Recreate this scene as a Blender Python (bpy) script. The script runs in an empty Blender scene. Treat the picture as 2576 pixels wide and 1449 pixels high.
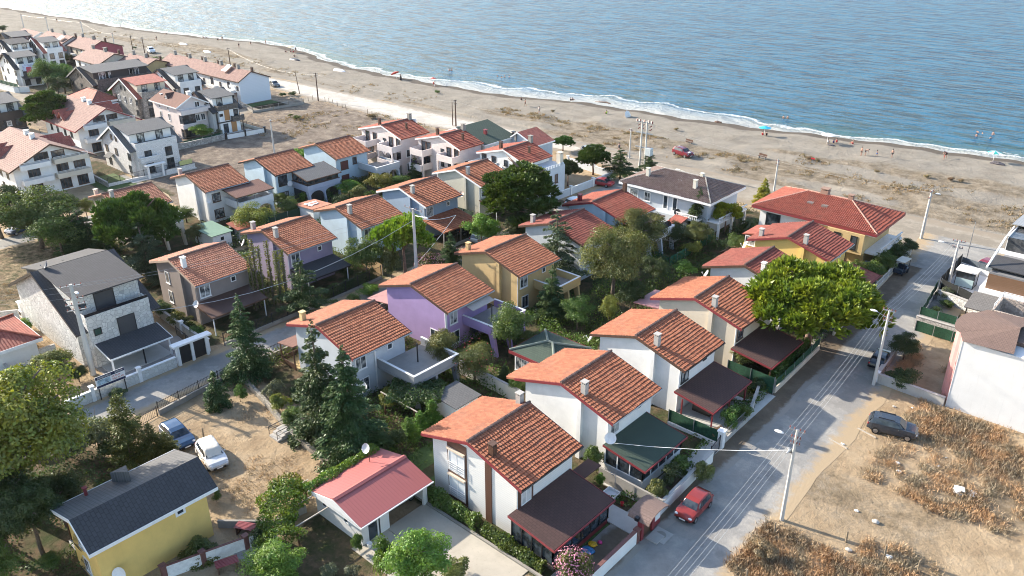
import bpy, math, random
import numpy as np
from math import sin, cos, pi, radians, sqrt, atan2, exp, floor
from mathutils import Vector, Matrix, noise
R = random.Random(11)
sc = bpy.context.scene
col = sc.collection
# ------------------------------------------------------------------ camera
FPX, PITCH, ROLL, AZ, CH = 2060.0, radians(25.25136), radians(-0.1185), radians(41.84126), 44.0
_f = Vector((0, cos(PITCH), -sin(PITCH))); _r = Vector((1, 0, 0)); _u = _r.cross(_f)
_r2 = _r * cos(ROLL) + _u * sin(ROLL); _u2 = _u * cos(ROLL) - _r * sin(ROLL)
_rot = Matrix.Rotation(AZ, 3, 'Z')
CR, CU, CF = _rot @ _r2, _rot @ _u2, _rot @ _f
cam = bpy.data.cameras.new('camera'); cam.sensor_width = 36; cam.lens = 36 * FPX / 2576; cam.clip_end = 12000; cam.clip_start = .5
camo = bpy.data.objects.new('camera', cam); col.objects.link(camo)
m = Matrix((CR, CU, -CF)).transposed().to_4x4(); m.translation = (0, 0, CH); camo.matrix_world = m
sc.camera = camo
def ray(px, py): return CF * FPX + CR * (px - 1288) - CU * (py - 724.5)
def g(px, py, z=0.0):
    """survey point: where the sight line through a photo point meets height z"""
    d = ray(px, py); t = (z - CH) / d.z
    return Vector((d.x * t, d.y * t, z))
def hgt(b, px, py):
    d = ray(px, py); t = math.hypot(b[0], b[1]) / math.hypot(d.x, d.y)
    return CH + d.z * t
# ------------------------------------------------------------------ light
SUN_EL, SUN_TRAVEL = radians(25), radians(13)   # light travels along +x, turned 9 deg to +y
w = bpy.data.worlds.new("World"); sc.world = w; w.use_nodes = True
nt = w.node_tree; nt.nodes.clear()
o_ = nt.nodes.new('ShaderNodeOutputWorld'); b_ = nt.nodes.new('ShaderNodeBackground'); s_ = nt.nodes.new('ShaderNodeTexSky')
s_.sky_type = 'NISHITA'; s_.sun_disc = False; s_.sun_elevation = SUN_EL
s_.air_density = 1.0; s_.dust_density = 1.2; s_.ozone_density = 1.2
# sky azimuth: rotation 0 puts the sun toward +y, positive turns clockwise seen from above
sun_dir = Vector((-cos(SUN_TRAVEL), -sin(SUN_TRAVEL), math.tan(SUN_EL))).normalized()
s_.sun_rotation = atan2(sun_dir.x, sun_dir.y)
b_.inputs[1].default_value = 0.15
nt.links.new(s_.outputs[0], b_.inputs[0]); nt.links.new(b_.outputs[0], o_.inputs[0])
sl = bpy.data.lights.new('sun', 'SUN'); sl.energy = 4.6; sl.angle = radians(.55); sl.color = (1, .90, .76)
so = bpy.data.objects.new('sun', sl); col.objects.link(so); so.rotation_euler = sun_dir.to_track_quat('Z', 'Y').to_euler(); so.location = (-200, 0, 200)
sc.view_settings.view_transform = 'Standard'; sc.view_settings.look = 'None'; sc.view_settings.exposure = 1.28; sc.view_settings.gamma = 1
cy = sc.cycles; cy.max_bounces = 5; cy.diffuse_bounces = 3; cy.glossy_bounces = 2; cy.transmission_bounces = 3; cy.transparent_max_bounces = 6
cy.filter_width = 1.0; cy.use_adaptive_sampling = True; cy.adaptive_threshold = 0.015; cy.use_denoising = True
# ------------------------------------------------------------------ mesh builder
class MB:
    def __init__(s): s.v = []; s.f = []; s.smooth = False
    def add(s, vs, fs):
        n = len(s.v); s.v += [tuple(p) for p in vs]; s.f += [tuple(i + n for i in f) for f in fs]; return s
    def box(s, x0, x1, y0, y1, z0, z1):
        return s.add([(x0, y0, z0), (x1, y0, z0), (x1, y1, z0), (x0, y1, z0), (x0, y0, z1), (x1, y0, z1), (x1, y1, z1), (x0, y1, z1)],
            [(0, 3, 2, 1), (4, 5, 6, 7), (0, 1, 5, 4), (1, 2, 6, 5), (2, 3, 7, 6), (3, 0, 4, 7)])
    def prism(s, poly, d):
        """poly: 3D loop, d: extrusion vector"""
        n = len(poly); d = Vector(d); a = [Vector(p) for p in poly]; b = [p + d for p in a]
        return s.add(a + b, [tuple(range(n))[::-1], tuple(range(n, 2 * n))] + [(i, (i + 1) % n, n + (i + 1) % n, n + i) for i in range(n)])
    def bar(s, p, q, w, h=None):
        p, q = Vector(p), Vector(q); h = h or w; d = (q - p)
        if d.length < 1e-6: return s
        d.normalize(); a = d.cross(Vector((0, 0, 1)))
        if a.length < 1e-3: a = Vector((1, 0, 0))
        a.normalize(); b = a.cross(d); a *= w / 2; b *= h / 2
        return s.prism([p - a - b, p + a - b, p + a + b, p - a + b], q - p)
    def tube(s, pts, rad, n=6, cap=True):
        pts = [Vector(p) for p in pts]; rs = rad if isinstance(rad, (list, tuple)) else [rad] * len(pts); vs = []; fs = []
        for i, p in enumerate(pts):
            d = (pts[min(i + 1, len(pts) - 1)] - pts[max(i - 1, 0)]).normalized()
            a = d.cross(Vector((.0, .0, 1)) if abs(d.z) < .95 else Vector((1, 0, 0))).normalized(); b = d.cross(a)
            for k in range(n):
                t = 2 * pi * k / n; vs.append(p + (a * cos(t) + b * sin(t)) * rs[i])
        for i in range(len(pts) - 1):
            for k in range(n):
                k2 = (k + 1) % n; fs.append((i * n + k, i * n + k2, (i + 1) * n + k2, (i + 1) * n + k))
        if cap: fs += [tuple(range(n))[::-1], tuple(range((len(pts) - 1) * n, len(pts) * n))]
        return s.add(vs, fs)
    def lathe(s, prof, n=12, c=(0, 0, 0), ax='Z'):
        vs = []; fs = []; c = Vector(c)
        for r, z in prof:
            for k in range(n):
                t = 2 * pi * k / n; p = Vector((r * cos(t), r * sin(t), z))
                if ax == 'Y': p = Vector((p.x, p.z, p.y))
                if ax == 'X': p = Vector((p.z, p.x, p.y))
                vs.append(c + p)
        for i in range(len(prof) - 1):
            for k in range(n):
                k2 = (k + 1) % n; fs.append((i * n + k, i * n + k2, (i + 1) * n + k2, (i + 1) * n + k))
        fs.append(tuple(range(n))[::-1]); fs.append(tuple(range((len(prof) - 1) * n, len(prof) * n)))
        return s.add(vs, fs)
    def blob(s, c, r, seed=0, n=1, amp=.25):
        """an irregular lump"""
        import bmesh
        bm = bmesh.new(); bmesh.ops.create_icosphere(bm, subdivisions=n, radius=1)
        vs = []
        for v in bm.verts:
            k = 1 + amp * noise.noise(v.co * 1.7 + Vector((seed, seed * .7, 3)))
            vs.append((c[0] + v.co.x * r[0] * k, c[1] + v.co.y * r[1] * k, c[2] + v.co.z * r[2] * k))
        fs = [tuple(v.index for v in f.verts) for f in bm.faces]; bm.free()
        return s.add(vs, fs)
    def xf(s, M, start=0):
        s.v = s.v[:start] + [tuple(M @ Vector(p)) for p in s.v[start:]]; return s
    def mesh(s, name, mat, smooth=False):
        me = bpy.data.meshes.new(name); me.from_pydata(s.v, [], s.f); me.update()
        if mat: me.materials.append(mat)
        if smooth or s.smooth:
            me.polygons.foreach_set('use_smooth', [True] * len(me.polygons))
        return me
    def build(s, name, mat, parent=None, smooth=False, loc=None, rz=0):
        return link(name, s.mesh(name, mat, smooth), parent, loc, rz)
def link(name, me, parent=None, loc=None, rz=0):
    o = bpy.data.objects.new(name, me); col.objects.link(o)
    if parent: o.parent = parent
    if loc is not None: o.location = loc
    o.rotation_euler = (0, 0, rz); return o
def tag(o, label=None, cat=None, group=None, kind=None):
    if label: o['label'] = label
    if cat: o['category'] = cat
    if group: o['group'] = group
    if kind: o['kind'] = kind
    return o
def thing(name, label, cat, loc=(0, 0, 0), rz=0, group=None):
    o = bpy.data.objects.new(name, None); col.objects.link(o); o.location = loc; o.rotation_euler = (0, 0, rz); o.empty_display_size = .3
    return tag(o, label, cat, group)
def dup(src, loc, rz=0, label=None, group=None, scale=None):
    def cp(o, par):
        c = o.copy(); col.objects.link(c); c.parent = par
        for k in list(o.children): cp(k, c)
        return c
    c = cp(src, None); c.location = loc; c.rotation_euler = (0, 0, rz)
    if label: c['label'] = label
    if group: c['group'] = group
    if scale: c.scale = scale if isinstance(scale, tuple) else (scale,) * 3
    return c
# ------------------------------------------------------------------ materials
MATS = {}
def newmat(key):
    mt = bpy.data.materials.new(key); mt.use_nodes = True; MATS[key] = mt
    n = mt.node_tree; bs = n.nodes['Principled BSDF']
    return mt, n, bs
def N(n, t, **kw):
    x = n.nodes.new(t)
    for k, v in kw.items(): setattr(x, k, v)
    return x
def coords(n, kind='Object', scale=None):
    tc = N(n, 'ShaderNodeTexCoord'); return tc.outputs[kind]
def posn(n): return N(n, 'ShaderNodeNewGeometry').outputs['Position']
def noiz(n, vec, scale, detail=3, rough=.6):
    x = N(n, 'ShaderNodeTexNoise'); x.inputs['Scale'].default_value = scale; x.inputs['Detail'].default_value = detail; x.inputs['Roughness'].default_value = rough
    n.links.new(vec, x.inputs['Vector']); return x.outputs['Fac']
def ramp(n, fac, stops):
    x = N(n, 'ShaderNodeValToRGB'); e = x.color_ramp.elements
    while len(e) < len(stops): e.new(.5)
    for i, (p, c) in enumerate(stops): e[i].position = p; e[i].color = (*c, 1) if len(c) == 3 else c
    n.links.new(fac, x.inputs[0]); return x.outputs[0]
def mix(n, fac, a, b, mode='MIX'):
    x = N(n, 'ShaderNodeMix', data_type='RGBA', blend_type=mode)
    if isinstance(fac, (int, float)): x.inputs[0].default_value = fac
    else: n.links.new(fac, x.inputs[0])
    for i, q in ((6, a), (7, b)):
        if isinstance(q, (tuple, list)): x.inputs[i].default_value = (*q[:3], 1)
        else: n.links.new(q, x.inputs[i])
    return x.outputs[2]
def math_(n, op, a, b=None, c=None, clamp=False):
    x = N(n, 'ShaderNodeMath', operation=op); x.use_clamp = clamp
    for i, q in enumerate((a, b, c)):
        if q is None: continue
        if isinstance(q, (int, float)): x.inputs[i].default_value = q
        else: n.links.new(q, x.inputs[i])
    return x.outputs[0]
def bump(n, bs, h, strength=.4, dist=.05):
    x = N(n, 'ShaderNodeBump'); x.inputs['Strength'].default_value = strength; x.inputs['Distance'].default_value = dist
    n.links.new(h, x.inputs['Height']); n.links.new(x.outputs[0], bs.inputs['Normal'])
def sc3(c, k): return tuple(min(1, v * k) for v in c)
def plaster(key, c, var=.1, rough=.85, stain=.25):
    if key in MATS: return MATS[key]
    mt, n, bs = newmat(key); v = coords(n)
    a = noiz(n, v, .7, 5); b = noiz(n, v, 7, 3)
    c1 = ramp(n, a, [(.3, sc3(c, 1 - var)), (.7, sc3(c, 1 + var * .5))])
    mp = N(n, 'ShaderNodeMapping'); mp.inputs['Scale'].default_value = (3.5, 3.5, .35); n.links.new(v, mp.inputs[0])
    st = noiz(n, mp.outputs[0], 1.2, 4); st = math_(n, 'MULTIPLY', math_(n, 'SUBTRACT', st, .58, clamp=True), stain * 4, clamp=True)
    n.links.new(mix(n, st, c1, sc3(c, .55)), bs.inputs['Base Color']); bs.inputs['Roughness'].default_value = rough
    bump(n, bs, b, .15, .02); return mt
def flat(key, c, rough=.6, metal=0, var=.08, scale=3, spec=None):
    if key in MATS: return MATS[key]
    mt, n, bs = newmat(key); a = noiz(n, coords(n), scale, 4)
    n.links.new(ramp(n, a, [(.3, sc3(c, 1 - var)), (.7, sc3(c, 1 + var))]), bs.inputs['Base Color'])
    bs.inputs['Roughness'].default_value = rough; bs.inputs['Metallic'].default_value = metal
    if spec is not None: bs.inputs['Specular IOR Level'].default_value = spec
    return mt
def siding(key, c, axis=2, step=.2, dark=.72):
    if key in MATS: return MATS[key]
    mt, n, bs = newmat(key); v = coords(n); sx = N(n, 'ShaderNodeSeparateXYZ'); n.links.new(v, sx.inputs[0])
    fr = math_(n, 'FRACT', math_(n, 'DIVIDE', sx.outputs[axis], step))
    n.links.new(ramp(n, fr, [(0, sc3(c, dark)), (.14, sc3(c, .97)), (1, c)]), bs.inputs['Base Color']); bs.inputs['Roughness'].default_value = .5
    bump(n, bs, fr, .5, .03); return mt
def tiles(key, c, cw=.26, rw=.4, mossy=.2, geo=True):
    """roof tile clay: every tile its own shade, weathering in patches"""
    if key in MATS: return MATS[key]
    mt, n, bs = newmat(key); v = coords(n)
    mp = N(n, 'ShaderNodeMapping'); mp.inputs['Scale'].default_value = (1 / rw, 1 / cw, 0); n.links.new(v, mp.inputs[0])
    fl = N(n, 'ShaderNodeVectorMath', operation='FLOOR'); n.links.new(mp.outputs[0], fl.inputs[0])
    wn = N(n, 'ShaderNodeTexWhiteNoise', noise_dimensions='3D'); n.links.new(fl.outputs[0], wn.inputs['Vector'])
    c1 = ramp(n, wn.outputs[0], [(0, sc3(c, .8)), (.5, c), (1, (min(1, c[0] * 1.15), min(1, c[1] * 1.25), min(1, c[2] * 1.25)))])
    big = noiz(n, v, .5, 5); c2 = mix(n, math_(n, 'MULTIPLY', math_(n, 'SUBTRACT', big, .52, clamp=True), 1.6, clamp=True), c1, sc3((c[0], c[0] * .62, c[0] * .45), .62))
    fine = noiz(n, v, 9, 3); c3 = mix(n, math_(n, 'MULTIPLY', math_(n, 'SUBTRACT', fine, .6, clamp=True), mossy * 8, clamp=True), c2, (.05, .045, .035))
    n.links.new(c3, bs.inputs['Base Color']); bs.inputs['Roughness'].default_value = .82
    if not geo:
        sx = N(n, 'ShaderNodeSeparateXYZ'); n.links.new(mp.outputs[0], sx.inputs[0])
        a = math_(n, 'FRACT', sx.outputs[0]); b = math_(n, 'SINE', math_(n, 'MULTIPLY', sx.outputs[1], 2 * pi))
        bump(n, bs, math_(n, 'ADD', a, math_(n, 'MULTIPLY', b, .5)), .8, .06)
    return mt
def shingle(key, c, sz=.35, contrast=.75):
    if key in MATS: return MATS[key]
    mt, n, bs = newmat(key); v = coords(n); br = N(n, 'ShaderNodeTexBrick'); n.links.new(v, br.inputs[0])
    br.inputs['Color1'].default_value = (*c, 1); br.inputs['Color2'].default_value = (*sc3(c, .78), 1); br.inputs['Mortar'].default_value = (*sc3(c, contrast * .6), 1)
    br.inputs['Scale'].default_value = 1; br.inputs['Brick Width'].default_value = sz; br.inputs['Row Height'].default_value = sz * .75; br.inputs['Mortar Size'].default_value = .025
    a = noiz(n, v, .8, 5); n.links.new(mix(n, math_(n, 'MULTIPLY', a, .5), br.outputs[0], sc3(c, 1.35)), bs.inputs['Base Color'])
    bs.inputs['Roughness'].default_value = .9; bump(n, bs, noiz(n, v, 30, 2), .3, .02); return mt
def stone(key, c, sc_=2.2, dark=.5, var=.35):
    if key in MATS: return MATS[key]
    mt, n, bs = newmat(key); v = coords(n)
    vo = N(n, 'ShaderNodeTexVoronoi', feature='DISTANCE_TO_EDGE'); vo.inputs['Scale'].default_value = sc_; n.links.new(v, vo.inputs['Vector'])
    v2 = N(n, 'ShaderNodeTexVoronoi'); v2.inputs['Scale'].default_value = sc_; n.links.new(v, v2.inputs['Vector'])
    sp = N(n, 'ShaderNodeSeparateColor'); n.links.new(v2.outputs['Color'], sp.inputs[0])
    c1 = ramp(n, sp.outputs[0], [(0, sc3(c, 1 - var)), (1, sc3(c, 1 + var * .4))])
    e = math_(n, 'LESS_THAN', vo.outputs['Distance'], .045); n.links.new(mix(n, e, c1, sc3(c, dark)), bs.inputs['Base Color'])
    bs.inputs['Roughness'].default_value = .85; bump(n, bs, ramp(n, vo.outputs['Distance'], [(0, (0, 0, 0)), (.12, (1, 1, 1))]), .6, .04); return mt
def glass(key='window_glass', c=(.02, .025, .03), rough=.08, curtain=None):
    if key in MATS: return MATS[key]
    mt, n, bs = newmat(key); a = noiz(n, posn(n), 1.3, 2)
    n.links.new(ramp(n, a, [(.42, c), (.6, curtain or sc3(c, 3))]), bs.inputs['Base Color']); bs.inputs['Roughness'].default_value = rough
    bs.inputs['Specular IOR Level'].default_value = .7; return mt
def leaf(key, c, var=.35, tip=None, trans=.35):
    if key in MATS: return MATS[key]
    mt, n, bs = newmat(key); n.nodes.remove(bs); out = n.nodes['Material Output']
    ge = N(n, 'ShaderNodeNewGeometry'); rp = ge.outputs['Random Per Island']
    c1 = ramp(n, rp, [(0, sc3(c, 1 - var)), (.6, c), (.93, sc3(c, 1 + var)), (1, tip or sc3(c, 1 + var * 1.6))])
    big = noiz(n, coords(n), .55, 3); c2 = mix(n, ramp(n, big, [(.4, (0, 0, 0)), (.62, (.55, .55, .55))]), c1, (min(1, c[0] * 1.9), c[1] * 1.35, c[2] * .9))
    oi = N(n, 'ShaderNodeObjectInfo'); hs = N(n, 'ShaderNodeHueSaturation')
    n.links.new(math_(n, 'ADD', math_(n, 'MULTIPLY', oi.outputs['Random'], .04), .48), hs.inputs['Hue'])
    n.links.new(math_(n, 'ADD', math_(n, 'MULTIPLY', oi.outputs['Random'], .35), .82), hs.inputs['Value']); n.links.new(c2, hs.inputs['Color'])
    d = N(n, 'ShaderNodeBsdfDiffuse'); t = N(n, 'ShaderNodeBsdfTranslucent'); gl = N(n, 'ShaderNodeBsdfGlossy'); gl.inputs['Roughness'].default_value = .45; gl.inputs['Color'].default_value = (.6, .65, .6, 1)
    n.links.new(hs.outputs[0], d.inputs[0]); tm = mix(n, 1, hs.outputs[0], (1.0, 1.0, .45), 'MULTIPLY'); n.links.new(tm, t.inputs[0])
    m1 = N(n, 'ShaderNodeMixShader'); m1.inputs[0].default_value = trans; n.links.new(d.outputs[0], m1.inputs[1]); n.links.new(t.outputs[0], m1.inputs[2])
    m2 = N(n, 'ShaderNodeMixShader'); m2.inputs[0].default_value = .05; n.links.new(m1.outputs[0], m2.inputs[1]); n.links.new(gl.outputs[0], m2.inputs[2])
    n.links.new(m2.outputs[0], out.inputs[0]); return mt
def paint(key, c, rough=.25, metal=.1):
    if key in MATS: return MATS[key]
    mt, n, bs = newmat(key); a = noiz(n, coords(n), 2, 3); n.links.new(ramp(n, a, [(.3, sc3(c, .9)), (.7, sc3(c, 1.08))]), bs.inputs['Base Color'])
    bs.inputs['Roughness'].default_value = rough; bs.inputs['Metallic'].default_value = metal; bs.inputs['Coat Weight'].default_value = .6; bs.inputs['Coat Roughness'].default_value = .08; return mt
WHITE = plaster('white_plaster', (.76, .76, .74)); WSID = siding('white_siding', (.78, .78, .76), 2, .2); CREAM = plaster('cream_plaster', (.62, .55, .44))
BEIGE = plaster('beige_plaster', (.60, .58, .50)); YELLOW = plaster('yellow_plaster', (.72, .50, .16)); OCHRE = plaster('ochre_plaster', (.58, .42, .2))
PURPLE = plaster('purple_plaster', (.40, .28, .50)); LILAC = plaster('dusty_lilac_plaster', (.30, .25, .34)); TAUPE = plaster('taupe_plaster', (.26, .22, .20))
LBLUE = plaster('light_blue_plaster', (.46, .58, .66)); DBLUE = plaster('grey_blue_plaster', (.28, .36, .46)); PGREY = plaster('pale_grey_plaster', (.50, .54, .58)); PINKW = plaster('pink_white_plaster', (.68, .60, .57))
CONC = plaster('concrete', (.42, .40, .37), .15, .9, .6); CONCD = plaster('weathered_concrete', (.3, .28, .25), .2, .9, .7); MAROON = flat('maroon_paint', (.22, .035, .04), .5); DARKW = flat('dark_frame', (.02, .02, .022), .4)
BROWN = flat('brown_wood', (.09, .045, .028), .6, var=.3); WPAINT = flat('white_paint', (.78, .78, .77), .45); BLACKM = flat('black_metal', (.015, .015, .017), .4); STEEL = flat('galvanised_steel', (.35, .36, .37), .4, .6)
GLASS = glass(); CURT = glass('curtained_glass', (.05, .06, .07), .15, (.42, .43, .42)); MARO2 = plaster('maroon_plaster', (.25, .06, .08)); DSTONE = stone('dark_rubble_stone', (.15, .13, .115), 2.6); WSTONE = stone('white_rubble_stone', (.62, .61, .58), 2.3, .62, .2)
GSTONE = stone('grey_rubble_stone', (.30, .29, .27), 2.8); WBRICK = stone('white_brick', (.68, .67, .65), 3.5, .75, .12); DBROWN = siding('dark_brown_siding', (.055, .045, .045), 2, .25); BRSID = siding('brown_siding', (.12, .06, .04), 2, .18)
TILE = {k: tiles('clay_tiles_' + k, c) for k, c in dict(orange=(.35, .122, .062), red=(.31, .082, .052), dark=(.24, .065, .047), pale=(.38, .155, .095)).items()}
TFLAT = tiles('far_clay_tiles', (.185, .093, .077), .3, .42, .15, False); TFRED = tiles('far_red_tiles', (.31, .085, .06), .3, .42, .1, False)
SH_BLACK = shingle('charcoal_shingle', (.055, .055, .06)); SH_BROWN = shingle('brown_shingle', (.085, .045, .038)); SH_GREEN = shingle('green_shingle', (.05, .075, .055)); SH_GREY = shingle('grey_shingle', (.12, .12, .12)); SH_LBR = shingle('reddish_brown_shingle', (.17, .085, .065))
DPAV = plaster('pale_paving', (.5, .49, .46), .12)
# ------------------------------------------------------------------ ground, roads, sea
def poly_lerp(pts, x):
    if x <= pts[0][0]: return pts[0][1] + (x - pts[0][0]) * (pts[1][1] - pts[0][1]) / (pts[1][0] - pts[0][0]) * .5
    for a, b in zip(pts, pts[1:]):
        if x <= b[0]:
            t = (x - a[0]) / (b[0] - a[0]); t = t * t * (3 - 2 * t) * .5 + t * .5
            return a[1] + (b[1] - a[1]) * t
    return pts[-1][1] + (x - pts[-1][0]) * .08
SHP = [(-900, 95), (-455, 142), (-399, 144.5), (-377, 148), (-353, 147), (-327, 149.4), (-293, 155.3), (-266, 162.1), (-251, 163), (-236, 161.1), (-217, 155.6), (-199, 153.3), (-181, 153), (-158, 153.6), (-138, 155.5), (-130, 159.4), (-116, 162.4), (-102, 163.2), (-95, 164), (-85, 165.4), (-75, 167.3), (-61, 170.7), (-53.6, 172.3), (-43, 174.3), (-36, 175), (-28, 175.9)]
def shore(x): return poly_lerp(SHP, x) + .5 * sin(x * .35) + .35 * sin(x * .83 + 1)
def sstep(a, b, x): t = max(0, min(1, (x - a) / (b - a))); return t * t * (3 - 2 * t)
def nz(x, y, s, o=0.0): return noise.noise(Vector((x * s + o, y * s - o, o)))
def gz(x, y):
    d = shore(x) - y
    z = -1.6 * sstep(11, -15, d)
    if 130 < y and d > 6: z += (max(0, nz(x, y, .11)) * .7 + .12 * nz(x, y, .5, 9)) * sstep(6, 14, d) * sstep(130, 135, y)
    return z
def axis(segs):
    out = []
    for a, b, st in segs:
        k = int(round((b - a) / st)); out += [a + (b - a) * i / k for i in range(k)]
    return out + [segs[-1][1]]
def attr(me, name, vals):
    a = me.attributes.new(name, 'FLOAT', 'POINT'); a.data.foreach_set('value', vals)
GARD = [(-44, -27, 34, 97, 1), (-70, -45, 36, 100, 1), (-99, -76.5, 36, 100, 1), (-123, -100, 41, 92, 1), (-46, -37, 20, 31, .8), (-97, -77, 20, 30, .35), (-75, -50, 6, 20, 1), (-110, -64, 4, 18, .8), (-70, -48, 97, 116, .8), (-48, -27, 97, 117, .8), (-128, -100, 20, 40, .55), (-160, -128, 52, 60, .8), (-20, -16, 91, 99, .9), (-275, -200, 66, 92, .6)]
def veg(x, y):
    v = 0
    for x0, x1, y0, y1, k in GARD:
        d = min(x - x0, x1 - x, y - y0, y1 - y); v = max(v, k * sstep(-1, 1.2, d))
    return v
def lot(x, y):   # loose grey soil of the vacant plot by the beach road
    return max(sstep(-1, 3, min(x + 162, -108 - x, y - 56, 118 - y)), .6 * sstep(-1, 3, min(x + 430, -122 - x, y - 60, 120 - y)))
def grid_mesh(name, xs, ys, zf, mat, attrs):
    nx, ny = len(xs), len(ys); vs = [(x, y, zf(x, y)) for y in ys for x in xs]
    fs = [(j * nx + i, j * nx + i + 1, (j + 1) * nx + i + 1, (j + 1) * nx + i) for j in range(ny - 1) for i in range(nx - 1)]
    me = bpy.data.meshes.new(name); me.from_pydata(vs, [], fs); me.materials.append(mat)
    for k, f in attrs.items(): attr(me, k, [f(x, y) for y in ys for x in xs])
    me.polygons.foreach_set('use_smooth', [True] * len(me.polygons)); return me
def A(n, name): return N(n, 'ShaderNodeAttribute', attribute_name=name).outputs['Fac']
mt, n, bs = newmat('earth'); p = posn(n)
dirt = ramp(n, noiz(n, p, .35, 6, .7), [(.3, (.27, .195, .12)), (.5, (.38, .285, .18)), (.7, (.45, .35, .235))])
gard = ramp(n, noiz(n, p, .6, 5, .7), [(.35, (.045, .06, .022)), (.5, (.085, .075, .04)), (.66, (.16, .11, .07))])
sand = ramp(n, noiz(n, p, .22, 7, .72), [(.3, (.20, .175, .14)), (.5, (.26, .232, .19)), (.7, (.31, .28, .232))])
scrub = ramp(n, noiz(n, p, .5, 8, .75), [(.38, (.11, .085, .055)), (.5, (.21, .165, .11)), (.62, (.30, .25, .185))])
soil = ramp(n, noiz(n, p, .4, 7, .72), [(.36, (.12, .095, .075)), (.5, (.20, .16, .125)), (.66, (.30, .25, .19))])
fz = noiz(n, p, 1.1, 5, .7)
def thr(a, w=.25): return ramp(n, math_(n, 'ADD', a, math_(n, 'MULTIPLY', math_(n, 'SUBTRACT', fz, .5), .9)), [(.5 - w / 2, (0, 0, 0)), (.5 + w / 2, (1, 1, 1))])
c = mix(n, thr(A(n, 'lot')), dirt, soil); c = mix(n, thr(A(n, 'veg')), c, gard); c = mix(n, thr(A(n, 'sand'), .15), c, sand)
c = mix(n, math_(n, 'MULTIPLY', thr(A(n, 'scrub'), .3), .8), c, scrub); c = mix(n, thr(A(n, 'wet'), .5), c, (.12, .10, .08))
c = mix(n, math_(n, 'MULTIPLY', thr(A(n, 'tread'), .5), .35), c, (.52, .44, .33))
mpt = N(n, 'ShaderNodeMapping'); mpt.inputs['Rotation'].default_value = (0, 0, radians(38)); n.links.new(p, mpt.inputs[0]); wt = N(n, 'ShaderNodeTexWave', wave_type='BANDS', bands_direction='X', wave_profile='SAW'); wt.inputs['Scale'].default_value = 1.1; wt.inputs['Distortion'].default_value = 3.5; wt.inputs['Detail'].default_value = 3; n.links.new(mpt.outputs[0], wt.inputs[0])
rutm = thr(A(n, 'rut'), .5); rutf = math_(n, 'MULTIPLY', rutm, ramp(n, wt.outputs['Fac'], [(.0, (1, 1, 1)), (.35, (0, 0, 0))])); c = mix(n, math_(n, 'MULTIPLY', rutf, .45), c, (.20, .155, .10))
n.links.new(c, bs.inputs['Base Color']); bs.inputs['Roughness'].default_value = .95; bs.inputs['Specular IOR Level'].default_value = .15
mp = N(n, 'ShaderNodeMapping'); mp.inputs['Rotation'].default_value = (0, 0, .5); n.links.new(p, mp.inputs[0])
bump(n, bs, math_(n, 'ADD', noiz(n, p, 1.6, 8, .75), math_(n, 'MULTIPLY', noiz(n, p, .3, 4), 1.2)), .7, .5)
EARTH = mt
def f_sand(x, y): o = 19 * sstep(-215, -235, x); return sstep(126.5 - o, 129 - o, y + 1.5 * nz(x, y, .08))
def f_scrub(x, y):
    d = shore(x) - y; base = sstep(129, 132, y) * sstep(15, 22, d + 5 * nz(x, y, .05, 3)) if x > -330 else .55 * sstep(126, 130, y) * sstep(10, 20, d)
    k = .66 + 1.5 * nz(x * .45, y * 1.6, .1, 5); w_ = .75 * sstep(-32, -18, x) * sstep(74, 70, y) * (.5 + nz(x, y, .15, 2))
    return max(base * max(0, min(1, k)), w_)
def f_wet(x, y): return 1.3 * sstep(4.6, 2.0, shore(x) - y + 1.2 * nz(x, y, .09, 7))
def f_tread(x, y): return .9 * sstep(2.5, 0, abs(y - 136 - .05 * (x + 40))) * (.5 + nz(x, y, .2)) if x > -150 else 0
def f_rut(x, y):
    return max(1.1 * sstep(2.2, 1.0, abs((y - 58.5) + .95 * (x + 13.5))) * sstep(-16.5, -13, x), .9 * sstep(1.1, .6, abs(y - 60.5 + .35 * (x + 14))) * sstep(-17, -15, x) * sstep(-5, -8, x), .9 * sstep(7, 3, math.hypot(x + 122, (y - 143) * 2)))
xs = axis([(-480, -230, 5), (-230, -130, 2), (-130, 10, .8), (10, 60, 5)]); ys = axis([(0, 116, 1.2), (116, 190, 1.0)])
me = grid_mesh('ground', xs, ys, gz, EARTH, dict(rut=f_rut, veg=veg, lot=lot, sand=f_sand, scrub=f_scrub, wet=f_wet, tread=f_tread))
tag(link('ground', me), kind='structure')
xs = [-3000, -1500, -900, -480.01]; big = MB()
FG = plaster('far_earth', (.36, .28, .18), .3)
for (x0, x1, y0, y1) in ((-2600, -480, -1500, 100), (-480, 2000, -1500, 0), (60, 2000, 0, 100)): big.add([(x0, y0, -.02), (x1, y0, -.02), (x1, y1, -.02), (x0, y1, -.02)], [(0, 1, 2, 3)])
big.add([(60, 100, -.02), (2000, 100, -.02), (2000, 300, -.02), (60, 184, -.02)], [(0, 1, 2, 3)]); big.add([(-2600, 100, -.02), (-480, 100, -.02), (-480, 132, -.02), (-2600, -60, -.02)], [(0, 1, 2, 3)])
tag(big.build('ground', FG), kind='structure')
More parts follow.
